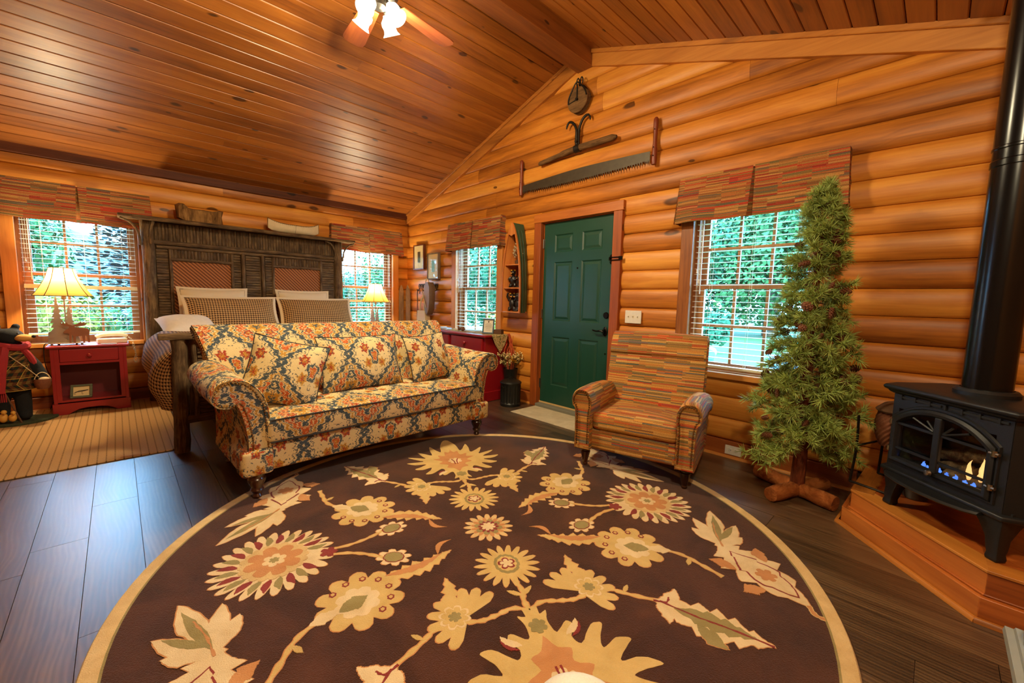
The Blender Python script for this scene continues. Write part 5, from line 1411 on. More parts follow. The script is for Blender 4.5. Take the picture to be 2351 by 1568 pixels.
def cone_mb(s_=1., n=9):
    m_ = MB(); m_.lathe([(0, -.028 * s_), (.012 * s_, -.022 * s_), (.014 * s_, 0), (.009 * s_, .022 * s_), (0, .03 * s_)], 8)
    for k in range(n * 6):
        t = k / (n * 6); z = lerp(-.026, .026, t) * s_; r = (.021 * math.sin(PI * (t * .82 + .12)) + .004) * s_; a = k * 2.4
        ca_, sa = math.cos(a), math.sin(a); w_ = .0055 * s_
        p = Vector((ca_ * r, sa * r, z + .004 * s_)); q = Vector((ca_ * r * .45, sa * r * .45, z - .002 * s_)); tn = Vector((-sa, ca_, 0)) * w_
        m_.add([q - tn * .6, q + tn * .6, p + tn, p + Vector((ca_, sa, .4)) * .003 * s_, p - tn], [(0, 1, 2, 3, 4)])
    return m_
for i, (lx, ly, lb) in enumerate(((.02, -.24, 'pine cone on the dresser, left of two'), (.10, -.25, 'pine cone on the dresser, right of two'))):
    o = cone_mb(1.05).build('pine_cone', 'cone', None, smooth=0, loc=inB(DL, lx, ly, .824), rot=(1.5, .3 * i, .5 + i)); tag(o, lb, 'pine cone', 'pine cones on the dresser')

# ribbed can and flower bucket
can = thing('ribbed_can', 'black ribbed metal can with lid beside the door', 'can', (-.255, -2.775, .0015))
m_ = MB(); NN = 72; rings_ = []
for z, r, k_ in ((0, .118, 0), (.028, .122, 0), (.034, .117, 0), (.045, .117, .012), (.235, .119, .012), (.246, .118, 0), (.262, .121, 0)):
    rings_.append([((r - k_ * (.5 + .5 * math.cos(18 * 2 * PI * i / NN))) * math.cos(2 * PI * i / NN), (r - k_ * (.5 + .5 * math.cos(18 * 2 * PI * i / NN))) * math.sin(2 * PI * i / NN), z) for i in range(NN)])
m_.loft(rings_); m_.build('can_body', 'canblack', can)
m_ = MB(); m_.lathe([(.124, .258), (.127, .268), (.122, .274), (.10, .292), (.06, .304), (0, .308)], 40); m_.build('lid', 'canblack', can)
m_ = MB(); m_.tube(spline([(-.03, 0, .300), (-.022, 0, .322), (.022, 0, .322), (.03, 0, .300)], 5), .004, 6); m_.build('lid_handle', 'canblack', can)
for sx in (-1, 1):
    m_ = MB(); m_.tube(spline([(sx * .118, -.02, .22), (sx * .14, -.01, .235), (sx * .14, .01, .235), (sx * .118, .02, .22)], 4), .003, 5); m_.build('side_handle', 'canblack', can)
fb = thing('flower_bucket', 'dark bucket of dried flowers and red twigs beside the dresser', 'flower arrangement', (-.115, -2.62, .0015))
m_ = MB(); m_.lathe([(0, 0), (.070, 0), (.078, .30), (.088, .385), (.092, .395), (.086, .395), (.078, .38), (.068, .30), (.0, .30)], 28); m_.build('bucket', 'canblack', fb)
rf = random.Random(5)
def flower_stem(i):
    a = rf.uniform(0, 6.28); sp = rf.uniform(.05, .17); h = rf.uniform(.06, .20)
    return [(.04 * math.cos(a), .04 * math.sin(a), .33), (.5 * sp * math.cos(a), .5 * sp * math.sin(a), .38 + h * .5), (max(-.28, min(.075, sp * math.cos(a))), max(-.17, min(.09, sp * math.sin(a))), .39 + h)]
lv_ = MB(); fw_ = MB(); yl = MB(); stm = MB()
for i in range(70):
    s_ = flower_stem(i); stm.tube(s_, .0016, 4); p = Vector(s_[-1])
    for k in range(9):
        q = Vector(s_[1]).lerp(p, rf.random()); dv = Vector((rf.uniform(-1, 1), rf.uniform(-1, 1), rf.uniform(-.3, 1))).normalized() * rf.uniform(.012, .028); sd = dv.cross(Vector((rf.random(), rf.random(), rf.random()))).normalized() * .006
        lv_.add([q, q + dv * .5 + sd, q + dv, q + dv * .5 - sd], [(0, 1, 2, 3)])
    for k in range(3): fw_.ball(p + Vector((rf.uniform(-.015, .015), rf.uniform(-.015, .015), rf.uniform(-.01, .015))), rf.uniform(.005, .010), 6, 4)
for (x, y, z) in ((-.03, -.06, .52), (-.05, -.09, .50), (-.01, -.09, .485)):
    for k in range(26):
        dv = Vector((rf.uniform(-1, 1), rf.uniform(-1, 1), rf.uniform(-.5, 1))).normalized() * .026; sd = dv.cross(Vector((rf.random(), rf.random(), 1))).normalized() * .010; q = Vector((x, y, z)); yl.add([q, q + dv * .7 + sd, q + dv, q + dv * .7 - sd], [(0, 1, 2, 3)])
stm.build('stems', 'twig', fb, kind='stuff'); lv_.build('leaves', 'dryleaf', fb, smooth=0, kind='stuff'); fw_.build('small_flowers', 'creamflower', fb, kind='stuff'); yl.build('yellow_blooms', 'yellow', fb, smooth=0)
for k in range(14):
    a = rf.uniform(2.2, 5.2); h = rf.uniform(.30, .50); sp = rf.uniform(.0, .07)
    pts = [(.02 * math.cos(a), .02 * math.sin(a), .33), (.04 * math.cos(a) + rf.uniform(-.02, .02), .04 * math.sin(a), .33 + h * .35), (sp * math.cos(a) + rf.uniform(-.03, .03), sp * math.sin(a) + rf.uniform(-.02, .02), .33 + h * .7), (sp * math.cos(a) + rf.uniform(-.03, .03), sp * math.sin(a) + .01, .33 + h)]
    m_ = MB(); m_.tube(spline(pts, 6), .0042, 5); m_.build('red_twig', 'redtwig', fb)

# ================================================================== BOAT SHELF
bs = thing('boat_shelf', 'green canoe shaped wall shelf left of the door', 'shelf', (-.040, -2.70, 1.07), WB_ROT)
def bw_at(z):      # half width at the front for height z above bottom (0..1.02)
    t = z / 1.02
    return .150 * (1 + .35 * t * (.55 - t)) * (1 - max(0, t) ** 3.2) ** .75 + .002
ZS = [1.02 * (1 - (1 - k / 18) ** 1.15) for k in range(19)]
BD = .175
for sx in (-1, 1):
    m_ = MB(); rings_ = []
    for z in ZS:
        w1, w0 = bw_at(z), bw_at(z) * .62 - .004
        rings_.append([(sx * max(w1, .004), -BD, z), (sx * lerp(w0, w1, .72) * 1.04 + 0, -BD * .70, z), (sx * lerp(w0, w1, .40) * 1.05, -BD * .38, z), (sx * max(w0, .003), -.0, z), (sx * max(w0 - .010, 0), -.0, z), (sx * max(w1 - .012, 0), -BD, z)])
    m_.loft(rings_); m_.build('hull_side', 'hullgreen', bs, smooth=25)
    m_ = MB(); m_.loft([[(sx * max(bw_at(z) - .0125, 0), -BD + .002, z), (sx * max(bw_at(z) * .62 - .0155, 0), -.006, z), (sx * max(bw_at(z) * .62 - .0185, 0), -.006, z), (sx * max(bw_at(z) - .0155, 0), -BD + .002, z)] for z in ZS[:-1]]); m_.build('inner_lining', 'shelfwood', bs, smooth=0)
    m_ = MB(); rings_ = []
    for z in ZS:
        w1 = bw_at(z); rings_.append([(sx * max(w1 + .003, .002), -BD - .010, z), (sx * max(w1 - .016, -.001), -BD - .010, z), (sx * max(w1 - .016, -.001), -BD + .006, z), (sx * max(w1 + .003, .002), -BD + .006, z)])
    m_.loft(rings_); m_.build('gunwale', 'shelfwood', bs, smooth=0)
    for q in (.38, .72):
        m_ = MB(); m_.tube([(sx * (lerp(bw_at(z) * .62, bw_at(z), q) * 1.045 + .001), -BD * q, z) for z in ZS[:-2]], .0022, 4); m_.build('plank_seam', 'hullgreen', bs)
m_ = MB(); pts = [(bw_at(z) * .62 - .008, z) for z in ZS[:-1]]; m_.prism([(x, z) for x, z in pts] + [(0, 1.0)] + [(-x, z) for x, z in reversed(pts)], -.006, -.0005, 'y'); m_.build('back_panel', 'shelfwood', bs, smooth=0)
tp = [(0, 1.022), (bw_at(.93), .93), (bw_at(.89), .89), (bw_at(.87) - .01, .868), (.055, .885), (.03, .885), (0, .868), (-.03, .885), (-.055, .885), (-bw_at(.87) + .01, .868), (-bw_at(.89), .89), (-bw_at(.93), .93)]
MB().prism(tp, -BD - .014, -BD - .002, 'y').build('bow_board', 'shelfwood', bs, smooth=0)
for z in (.0, .275, .54):
    w1, w0 = bw_at(z + .01) - .014, bw_at(z + .01) * .62 - .012; ext = .016 if z == 0 else 0
    MB().prism([(-w1 - ext, -BD + .012 - ext), (-w1 * .5, -BD - .004 - ext), (0, -BD - .010 - ext), (w1 * .5, -BD - .004 - ext), (w1 + ext, -BD + .012 - ext), (w0 + ext, -.007), (-w0 - ext, -.007)], z, z + .014).build('shelf_board', 'shelfwood', bs, smooth=0, bevel=.002, seg=1)
BL = (-.040, -2.70, 1.07)
def bear(loc, rotz, s_, label, pose=0):
    t = thing('bear_ornament', label, 'figurine', loc, rotz, 'dark bear ornaments on the boat shelf')
    m_ = MB()
    m_.ball((0, 0, .075 * s_), .034 * s_, 12, 10, 1.05, .95, 1.55); m_.ball((0, -.008 * s_, .152 * s_), .027 * s_, 12, 10)
    m_.ball((0, -.034 * s_, .145 * s_), .012 * s_, 8, 6, 1, 1.3, .8)
    for sx in (-1, 1):
        m_.ball((sx * .020 * s_, .002, .176 * s_), .0095 * s_, 8, 6); m_.tube([(sx * .022 * s_, -.005 * s_, .04 * s_), (sx * .026 * s_, -.012 * s_, .012 * s_)], [.019 * s_, .017 * s_], 8); m_.ball((sx * .026 * s_, -.026 * s_, .010 * s_), .014 * s_, 8, 6, 1, 1.5, .7)
        if pose == 1: m_.tube([(sx * .030 * s_, -.004, .11 * s_), (sx * .052 * s_, -.012 * s_, .15 * s_), (sx * .044 * s_, -.018 * s_, .185 * s_)], [.013 * s_, .012 * s_, .010 * s_], 8)
        else: m_.tube([(sx * .030 * s_, -.004, .11 * s_), (sx * .046 * s_, -.020 * s_, .085 * s_), (sx * .022 * s_, -.040 * s_, .075 * s_)], [.013 * s_, .012 * s_, .010 * s_], 8)
    o = m_.build('body', 'glassblack', t); md = o.modifiers.new('r', 'REMESH'); md.mode = 'VOXEL'; md.voxel_size = .004 * s_; md.use_smooth_shade = True
    for sx in (-1, 1):
        e_ = MB(); e_.ball((sx * .020 * s_, -.006 * s_, .180 * s_), .009 * s_, 8, 6); e_.build('ear_tip', 'yellow', t)
    e_ = MB(); e_.ball((0, -.044 * s_, .147 * s_), .010 * s_, 8, 6, 1.1, 1, .8); e_.build('muzzle', 'tan', t)
    return t
bear(inB(BL, -.045, -.095, .2895), WB_ROT + .25, 1.12, 'dark bear ornament alone on the middle boat shelf board')
bear(inB(BL, .055, -.10, .2895), WB_ROT - .4, .72, 'small bear ornament at the right of the middle boat shelf board')
bear(inB(BL, -.055, -.095, .0145), WB_ROT + .5, 1.15, 'left of two bear ornaments on the bottom boat shelf board', 1)
bear(inB(BL, .045, -.095, .0145), WB_ROT - .5, 1.15, 'right of two bear ornaments on the bottom boat shelf board', 1)
bt = thing('berry_tree', 'small pale berry twig tree on the top boat shelf board', 'ornament', inB(BL, .01, -.085, .5545), WB_ROT)
m_ = MB(); m_.lathe([(0, 0), (.030, 0), (.036, .045), (.030, .05), (0, .05)], 14); m_.build('pot', 'twig', bt)
m_ = MB(); bb_ = MB(); rq = random.Random(4); m_.tube([(0, 0, .04), (.003, 0, .16), (0, 0, .315)], [.006, .005, .002], 6)
for k in range(80):
    z = rq.uniform(.07, .30); r = (.32 - z) * .30 + .012; a = rq.uniform(0, 6.28); p = Vector((r * math.cos(a), r * math.sin(a) * .8, z + r * .4)); m_.tube([(0, 0, z - .015), p], .0012, 4)
    for j in range(5): q = Vector((0, 0, z - .015)).lerp(p, rq.uniform(.5, 1.06)); bb_.ball(q + Vector((rq.uniform(-.005, .005), rq.uniform(-.005, .005), rq.uniform(-.004, .004))), .0038, 5, 4, 1, 1, 1.6)
m_.build('twigs', 'twig', bt, kind='stuff'); bb_.build('berries', 'berry', bt, kind='stuff')

# ================================================================== WALL DECOR
def wallpic(label, y, z0, z1, w_, seed, inner, mat):
    t = thing('framed_picture', label, 'picture', (-.040, y, (z0 + z1) / 2), WB_ROT); h = (z1 - z0); b = .016
    t.rotation_euler = (0, 0, WB_ROT)
    m_ = MB()
    for x0, x1, a, c in ((-w_ / 2, w_ / 2, -h / 2, -h / 2 + b), (-w_ / 2, w_ / 2, h / 2 - b, h / 2), (-w_ / 2, -w_ / 2 + b, -h / 2 + b, h / 2 - b), (w_ / 2 - b, w_ / 2, -h / 2 + b, h / 2 - b)): m_.box(x0, x1, -.042, 0, a, c)
    m_.build('frame', mat, t, smooth=0, bevel=.002, seg=1)
    MB().box(-w_ / 2 + b, w_ / 2 - b, -.030, -.028, -h / 2 + b, h / 2 - b).build('picture_mat', 'matboard', t, smooth=0)
    MB().box(-w_ * .12, w_ * .14, -.0312, -.0301, -h * .22, h * .22).build('print', inner, t, smooth=0)
    MB().box(-w_ / 2 + b, w_ / 2 - b, -.036, -.0345, -h / 2 + b, h / 2 - b).build('glazing', 'glass', t, smooth=0)
    return t
wallpic('brown framed picture with small dark print nearest the corner', -.455, 1.655, 2.035, .30, 1, 'ink', 'walnutframe')
wallpic('framed green print lower and right of the brown picture', -.855, 1.495, 1.885, .30, 2, 'print', 'oldwoodz')
rk = thing('hook_rack', 'black iron scroll hook rack on the log wall', 'hook rack', (-.040, -.68, 1.40), WB_ROT)
m_ = MB(); m_.box(-.27, .27, -.006, 0, -.035, -.028); m_.box(-.27, .27, -.006, 0, .028, .035)
for k in range(8):
    x = -.24 + k * .0686
    m_.tube(spline([(x - .026, -.004, -.025), (x - .028, -.004, .01), (x - .008, -.004, .024), (x + .012, -.004, .008), (x, -.004, -.008), (x - .01, -.004, .004)], 4), .0045, 5); m_.tube(spline([(x + .026, -.004, .025), (x + .028, -.004, -.012), (x + .012, -.004, -.022)], 4), .0045, 5)
m_.build('scroll_plate', 'iron', rk)
for x in (-.24, -.08, .08, .24):
    m_ = MB(); m_.tube(spline([(x, -.006, -.02), (x, -.012, -.06), (x, -.04, -.075), (x, -.055, -.045)], 5), .005, 6); m_.build('hook', 'iron', rk)
RK = (-.040, -.68, 1.40)
wk = thing('walking_cane', 'thin dark crook handled cane hanging from the hook rack', 'cane', inB(RK, -.24, -.035, -.065), WB_ROT)
m_ = MB(); m_.tube(spline([(.045, 0, -.055), (.05, 0, -.015), (.025, 0, .012), (-.005, 0, .0), (-.018, 0, -.05), (-.020, 0, -.4), (-.022, 0, -.95)], 8), .0085, 8); m_.build('shaft', 'twig', wk)
sn = thing('creel_bag', 'worn leather creel hanging from the hook rack', 'bag', inB(RK, .17, -.04, -.07), WB_ROT)
m_ = MB(); m_.loft([[(x * s_ * .62, y, z) for x, z in [(-.13, .05), (-.05, .12), (.06, .12), (.13, .05), (.14, -.10), (.11, -.28), (.02, -.36), (-.07, -.33), (-.12, -.2)]] for y, s_ in ((.0, .9), (-.035, 1.), (-.075, 1.), (-.10, .85))]); m_.build('bag_body', 'leather', sn, smooth=40)
m_ = MB(); m_.tube(spline([(-.12, -.05, .04), (-.08, -.05, .17), (.0, -.04, .10)], 6), .008, 6); m_.tube([(-.10, -.108, -.02), (.0, -.110, -.26)], .006, 5); m_.build('bag_strap', 'canvas', sn)
cb = thing('canvas_tote', 'cream canvas bag hanging below the leather creel', 'bag', inB(RK, .02, -.05, -.075), WB_ROT)
m_ = MB(); m_.loft([[(x * s_, y, z) for x, z in [(-.11, -.30), (.11, -.30), (.13, -.50), (.10, -.66), (-.10, -.66), (-.13, -.50)]] for y, s_ in ((.0, .92), (-.045, 1.05), (-.09, .92))]); m_.build('tote_body', 'canvas', cb, smooth=40)
for dx in (-.06, .06):
    m_ = MB(); m_.tube(spline([(dx, -.07, -.31), (dx * .8, -.06, -.15), (.055, -.01, .015)], 6), .011, 6); m_.build('tote_handle', 'canvas', cb)
# old skis in the corner
for i, (x, y, lb) in enumerate(((-.165, -.075, 'left of two old wooden skis leaning in the corner'), (-.075, -.135, 'right of two old wooden skis leaning in the corner'))):
    m_ = MB(); rings_ = []
    for z, w_, d2 in ((.0, .034, 0), (.3, .036, 0), (.9, .036, 0), (1.2, .037, 0), (1.30, .036, .006), (1.36, .026, .016), (1.40, .012, .026), (1.415, .003, .03)):
        rings_.append([(-w_, -d2 - .010, z), (w_, -d2 - .010, z), (w_, -d2, z), (-w_, -d2, z)])
    m_.loft(rings_); o = m_.build('old_ski', 'oldwoodz', None, smooth=0, loc=(x, y, .0015), rot=(0, 0, -.75 if i else -.4), bevel=.002, seg=1); tag(o, lb, 'ski', 'old wooden skis')
# crosscut saw
sw = thing('crosscut_saw', 'long two man crosscut saw with upright handles above the door', 'saw', (-.062, -3.49, 2.44), WB_ROT)
top_ = spline([(-.795, .085), (-.4, .105), (0, .118), (.4, .112), (.775, .10)], 8); bot = spline([(-.79, .0), (-.4, -.012), (0, -.014), (.4, -.008), (.77, .005)], 8)
poly = list(top_); NTH = 62; bb_ = []
for k in range(NTH + 1):
    t = k / NTH; i = t * (len(bot) - 1); i0 = min(int(i), len(bot) - 2); f_ = i - i0; x = lerp(bot[i0][0], bot[i0 + 1][0], f_); z = lerp(bot[i0][1], bot[i0 + 1][1], f_)
    if k % 6 == 5: bb_ += [(x - .004, z + .022), (x + .004, z + .006), (x + .008, z + .022)]
    else: bb_ += [(x - .008, z + .020), (x, z - .010), (x + .006, z + .020)]
MB().prism(poly + bb_[::-1], -.0015, .0015, 'y').build('blade', 'steel', sw, smooth=0)
for x in (-.82, .815):
    m_ = MB(); m_.lathe([(0, -.02), (.020, -.02), (.024, .02), (.022, .11), (.017, .16), (.018, .25), (.021, .32), (.022, .355), (.012, .372), (0, .374)], 14, (x, 0, 0)); m_.build('handle', 'redhandle', sw)
    m_ = MB(); m_.tube([(x, -.026, .27), (x, .02, .27)], .004, 6); m_.ball((x, -.026, .05), .006, 6, 4); m_.ball((x, -.022, .12), .005, 6, 4); m_.build('bolt', 'iron', sw)
# timber carrier
tc_ = thing('timber_carrier', 'old wooden bar with iron log hooks hung above the saw', 'tool', (-.075, -3.455, 2.75), WB_ROT)
m_ = MB(); m_.tube(spline([(-.50, 0, -.045), (-.3, 0, -.025), (0, 0, .0), (.28, 0, .0), (.47, 0, .0)], 6), [.016] + [.024] * 8 + [.031] * 14 + [.022, .014], 12); m_.build('bar', 'oldwood', tc_)
m_ = MB(); m_.tube([(-.012, 0, -.003), (.05, 0, 0)], .037, 16); m_.build('iron_collar', 'iron', tc_)
for s_, pts in ((-1, [(.015, -.012, .03), (.012, -.012, .10), (.01, -.012, .17), (-.03, -.012, .245), (-.085, -.012, .275), (-.115, -.012, .245), (-.118, -.012, .215)]), (1, [(.025, .004, .03), (.022, .004, .10), (.03, .004, .19), (.07, .004, .27), (.125, .004, .295), (.155, .004, .265), (.157, .004, .235)])):
    sp_ = spline(pts, 6); m_ = MB(); m_.tube(sp_, [.016] * 12 + [.013] * 12 + [.010] * 8 + [.007] * (len(sp_) - 34) + [.003, .002], 8); m_.build('hook_arm', 'iron', tc_)
m_ = MB(); m_.tube([(.018, -.035, .06), (.018, .02, .06)], .014, 10); m_.build('pivot_pin', 'iron', tc_)
# pulley
pu = thing('wooden_pulley', 'antique wooden pulley with iron strap below the ridge', 'pulley', (-.045, -3.475, 3.205), WB_ROT)
m_ = MB(); m_.lathe([(0, -.03), (.118, -.03), (.122, -.024), (.108, -.01), (.108, .01), (.122, .024), (.118, .03), (0, .03)], 36); m_.build('sheave', 'oldwood', pu, rot=(PI / 2, 0, 0), loc=(0, -.035, 0))
for yy in (-.072, .0):
    m_ = MB(); m_.tube(spline([(-.105, yy, -.02), (-.10, yy, .04), (-.05, yy, .12), (-.012, yy, .16), (.03, yy, .14), (.09, yy, .07), (.115, yy, .01)], 5), .007, 6); m_.tube([(0, yy, .14), (0, yy, 0)], .007, 6); m_.tube([(-.105, yy, -.02), (0, yy, 0)], .004, 6); m_.build('iron_strap', 'iron', pu)
m_ = MB(); m_.tube([(0, -.085, 0), (0, .01, 0)], .013, 12); m_.lathe([(.028, 0), (.03, .003), (.02, .006)], 14); m_.build('axle', 'iron', pu)
m_ = MB()
for dx in (-.022, .022): m_.tube(spline([(dx - .012, -.035, .15), (dx - .016, -.035, .19), (dx, -.035, .215), (dx + .016, -.035, .19), (dx + .012, -.035, .15)], 5), .006, 6)
m_.tube([(0, -.035, .14), (0, -.035, .18)], .009, 8); m_.build('hanging_shackle', 'iron', pu)
# door mat
dm = thing('door_mat', 'pale braided mat on the floor at the green door', 'mat', (-.27, -3.46, .0008), WB_ROT)
for k in range(6):
    a = .46 - k * .035; b = .195 - k * .035 * .9
    if b < .02: break
    z1 = .009 + (k % 2) * .0012
    MB().box(-a, a, -b, b, 0, z1 + k * .0003).build('braid', 'mat', dm, smooth=0, bevel=.003, seg=2)
MT['hearth45'] = wood('hearth plank', C(108, 46, 15), C(160, 76, 26), C(190, 104, 42), 1, .38, .35, var=.4, coat=.2)
MT['firebrick'] = plain('sooty firebrick', C(40, 26, 20), .9, ns=30., var=.5)
# ================================================================== HEARTH
hp = [(0, -5.865), (-.60, -5.845), (-1.135, -6.345), (-1.135, -7.0), (0, -7.0)]
def inset(P, d_):
    (x1, y1), (x2, y2), (x3, y3) = P[1], P[2], P[3]
    s2 = math.sqrt(.5)
    return [(0, P[0][1] - d_), (P[1][0] + d_ * .42, P[1][1] - d_), (P[2][0] + d_, P[2][1] - d_ * .42), (P[3][0] + d_, -7.0), (0, -7.0)]
he = thing('hearth_platform', 'stepped wooden corner hearth platform under the black stove', 'hearth', (0, 0, .0005))
h1 = inset(hp, .012); h2 = inset(hp, .045)
def band(P, z0, z1, t, nm, mt_):
    for i in range(3):
        a, b = Vector(P[i]), Vector(P[i + 1]); d_ = (b - a).normalized(); nrm = Vector((d_.y, -d_.x)); L = (b - a).length
        e_ = (.0, .0008, .0004)[i]; m_ = MB().box(-L / 2 + e_, L / 2 - e_, -t, -e_, 0, z1 - z0 - e_)
        o = m_.build(nm, mt_, he, smooth=0, bevel=.002, seg=1); c = (a + b) / 2; o.location = (c.x, c.y, z0); o.rotation_euler = (0, 0, math.atan2(d_.y, d_.x) + PI)
band(h1, .0, .098, .02, 'riser_board', 'hearth'); band(h2, .098, .198, .02, 'riser_board', 'hearth')
MB().prism(inset(hp, .014), .0, .096).build('lower_step', 'hearth', he, smooth=0); MB().prism(inset(hp, .05), .096, .190).build('upper_step', 'hearth', he, smooth=0)
band(inset(hp, .036), .0965, .105, .03, 'step_ledge', 'hearth'); band(inset(hp, .040), .19, .203, .10, 'edge_trim', 'trimx')
for i in range(3):
    a, b = Vector(hp[i]), Vector(hp[i + 1]); d_ = (b - a).normalized(); L = (b - a).length
    m_ = MB(); m_.loft([[(x, 0, 0), (x, .014, 0), (x, .013, .010), (x, .006, .018), (x, -.004, .019)] for x in (-L / 2 - .004, L / 2 + .004)]); o = m_.build('quarter_round', 'trimx', he); c = (a + b) / 2; o.location = (c.x, c.y, 0); o.rotation_euler = (0, 0, math.atan2(d_.y, d_.x) + PI)
fa = math.atan2(-.713, -.701)
hin = inset(hp, .075)
def clip(poly, n_, c_, keep):
    out = []
    for i in range(len(poly)):
        p, q = Vector(poly[i]), Vector(poly[(i + 1) % len(poly)]); a, b = p.dot(n_) - c_, q.dot(n_) - c_
        if (a <= 0) == keep: out.append(tuple(p))
        if (a <= 0) != (b <= 0): out.append(tuple(p.lerp(q, a / (a - b))))
    return out
nd = Vector((.713, -.701)); lo_ = min(Vector(p).dot(nd) for p in hin); hi_ = max(Vector(p).dot(nd) for p in hin); k = 0
while lo_ + .13 * k < hi_:
    c0, c1 = lo_ + .13 * k + .001, lo_ + .13 * (k + 1) - .001; k += 1
    pg = clip(clip(hin, nd, c1, True), nd, c0, False)
    if len(pg) > 2: MB().prism(pg, .1902, .2005).build('hearth_plank', 'hearth45', he, smooth=0)
# ================================================================== STOVE (local x along front, y into the corner)
HT = .2035
st = thing('gas_stove', 'black cast iron heating stove with arched glass doors on hearth', 'stove', (-.822, -6.203, HT), fa)
MT45 = None
def ring_poly(w_, d_, ch_, z, y0=0.):
    return [(-w_, y0, z), (w_, y0, z), (w_ + ch_ * .45, y0 + ch_, z), (w_ + ch_ * .45, y0 + d_ - ch_, z), (w_, y0 + d_, z), (-w_, y0 + d_, z), (-w_ - ch_ * .45, y0 + d_ - ch_, z), (-w_ - ch_ * .45, y0 + ch_, z)]
def solid(name, specs, mat='black', bevel=.004, smooth=30, parent=st):
    m_ = MB(); m_.loft([ring_poly(*s_) for s_ in specs]); return m_.build(name, mat, parent, smooth=smooth, bevel=bevel, seg=2)
W_ = .255
# firebox: shell with a real opening in the front
DX0, DX1, DZ0, DZ1 = -.222, .202, .258, .512
m_ = MB()
m_.box(-W_, DX0, 0, .03, .20, .585); m_.box(DX1, W_, 0, .03, .20, .585); m_.box(DX0, DX1, 0, .03, .20, DZ0); m_.box(DX0, DX1, 0, .03, DZ1, .585)
m_.build('front_plate', 'black', st, smooth=0)
for sx in (-1, 1):
    m_ = MB(); m_.loft([[(sx * W_, 0, z), (sx * (W_ + .05), .075, z), (sx * (W_ + .05), .30, z), (sx * W_, .37, z), (sx * (W_ - .02), .36, z), (sx * (W_ + .025), .29, z), (sx * (W_ + .025), .085, z), (sx * (W_ - .02), .025, z)] for z in (.195, .585)]); m_.build('side_panel', 'black', st, smooth=0, bevel=.003, seg=1)
MB().box(-W_, W_, .35, .37, .195, .585).build('back_plate', 'blackdark', st, smooth=0)
MB().box(-W_ - .02, W_ + .02, .02, .36, .195, .215).build('firebox_floor', 'blackdark', st, smooth=0); MB().box(-W_ - .02, W_ + .02, .02, .36, .57, .585).build('firebox_roof', 'blackdark', st, smooth=0)
solid('base_moulding', [(W_ + .012, .39, .08, .178, -.012), (W_ + .018, .40, .08, .186, -.018), (W_ + .016, .40, .08, .200, -.016), (W_ + .004, .38, .08, .206, -.004)])
solid('top_plate', [(W_ + .004, .38, .08, .583, -.004), (W_ + .016, .40, .085, .592, -.018), (W_ + .018, .404, .085, .600, -.020), (W_ + .03, .42, .09, .606, -.032), (W_ + .034, .43, .09, .618, -.036), (W_ + .026, .415, .088, .628, -.028), (W_ - .02, .33, .08, .634, .02)])
m_ = MB()
for sx in (-1, 1): m_.box(min(sx * .02, sx * .24), max(sx * .02, sx * .24), -.006, .002, .566, .576)
for k in range(7): m_.box(-.21 + k * .07 - .004, -.21 + k * .07 + .004, -.009, .0, .560, .582)
m_.build('vent_slots', 'blackdark', st, smooth=0)
legs = [(-.225, .035), (.225, .035), (-.225, .325), (.225, .325)]
for lx, ly in legs:
    sx = 1 if lx > 0 else -1; sy = -1 if ly < .1 else 1; m_ = MB(); rings_ = []
    for z, r, o_ in ((.0, .020, .012), (.012, .023, .012), (.03, .020, .010), (.05, .023, .009), (.09, .026, .004), (.14, .040, -.004), (.178, .055, -.012)):
        cx, cy = lx + sx * o_, ly + sy * o_; rings_.append([(cx - r, cy - r, z), (cx + r, cy - r, z), (cx + r, cy + r, z), (cx - r, cy + r, z)])
    m_.loft(rings_); m_.build('leg', 'black', st, smooth=30, bevel=.005, seg=2)
# ash lip
m_ = MB(); sec_ = []
for x, ex in ((-.245, .01), (-.20, .055), (-.1, .085), (0, .095), (.1, .085), (.17, .06), (.20, .03)): sec_.append([(x, .0, .175), (x, -ex, .168), (x, -ex - .006, .174), (x, -ex + .004, .182), (x, .0, .186)])
m_.loft(sec_); m_.build('ash_lip', 'black', st, smooth=30)
# arched double doors
def arch(x0, x1, z0, z1, rise, n=14):
    pts = [(x0, z0), (x1, z0)]
    for k in range(n + 1):
        t = k / n; x = lerp(x1, x0, t); pts.append((x, z1 - rise * abs(2 * t - 1) ** 2.4))
    return pts
outer = arch(-.235, .215, .240, .545, .085); inner_ = arch(-.205, .185, .268, .515, .075)
m_ = MB(); n = len(outer)
rings_ = []
for P, y in ((outer, -.001), (outer, -.014), ([(lerp(a[0], b[0], .35), lerp(a[1], b[1], .35)) for a, b in zip(outer, inner_)], -.022), ([(lerp(a[0], b[0], .75), lerp(a[1], b[1], .75)) for a, b in zip(outer, inner_)], -.020), (inner_, -.008), (inner_, .006)): rings_.append([(x, y, z) for x, z in P])
m_.loft(rings_, True, False); m_.build('door_frame', 'black', st, smooth=40)
m_ = MB(); m_.loft([[(x, -.001, z) for x, z in arch(-.248, .228, .228, .562, .09)], [(x, -.008, z) for x, z in arch(-.245, .225, .231, .558, .09)], [(x, -.008, z) for x, z in arch(-.238, .218, .237, .549, .087)], [(x, .002, z) for x, z in arch(-.238, .218, .237, .549, .087)]], True, False); m_.build('door_surround', 'black', st, smooth=30)
MB().box(-.026, .006, -.022, -.002, .262, .52).build('door_meeting_stile', 'black', st, smooth=0, bevel=.005, seg=2)
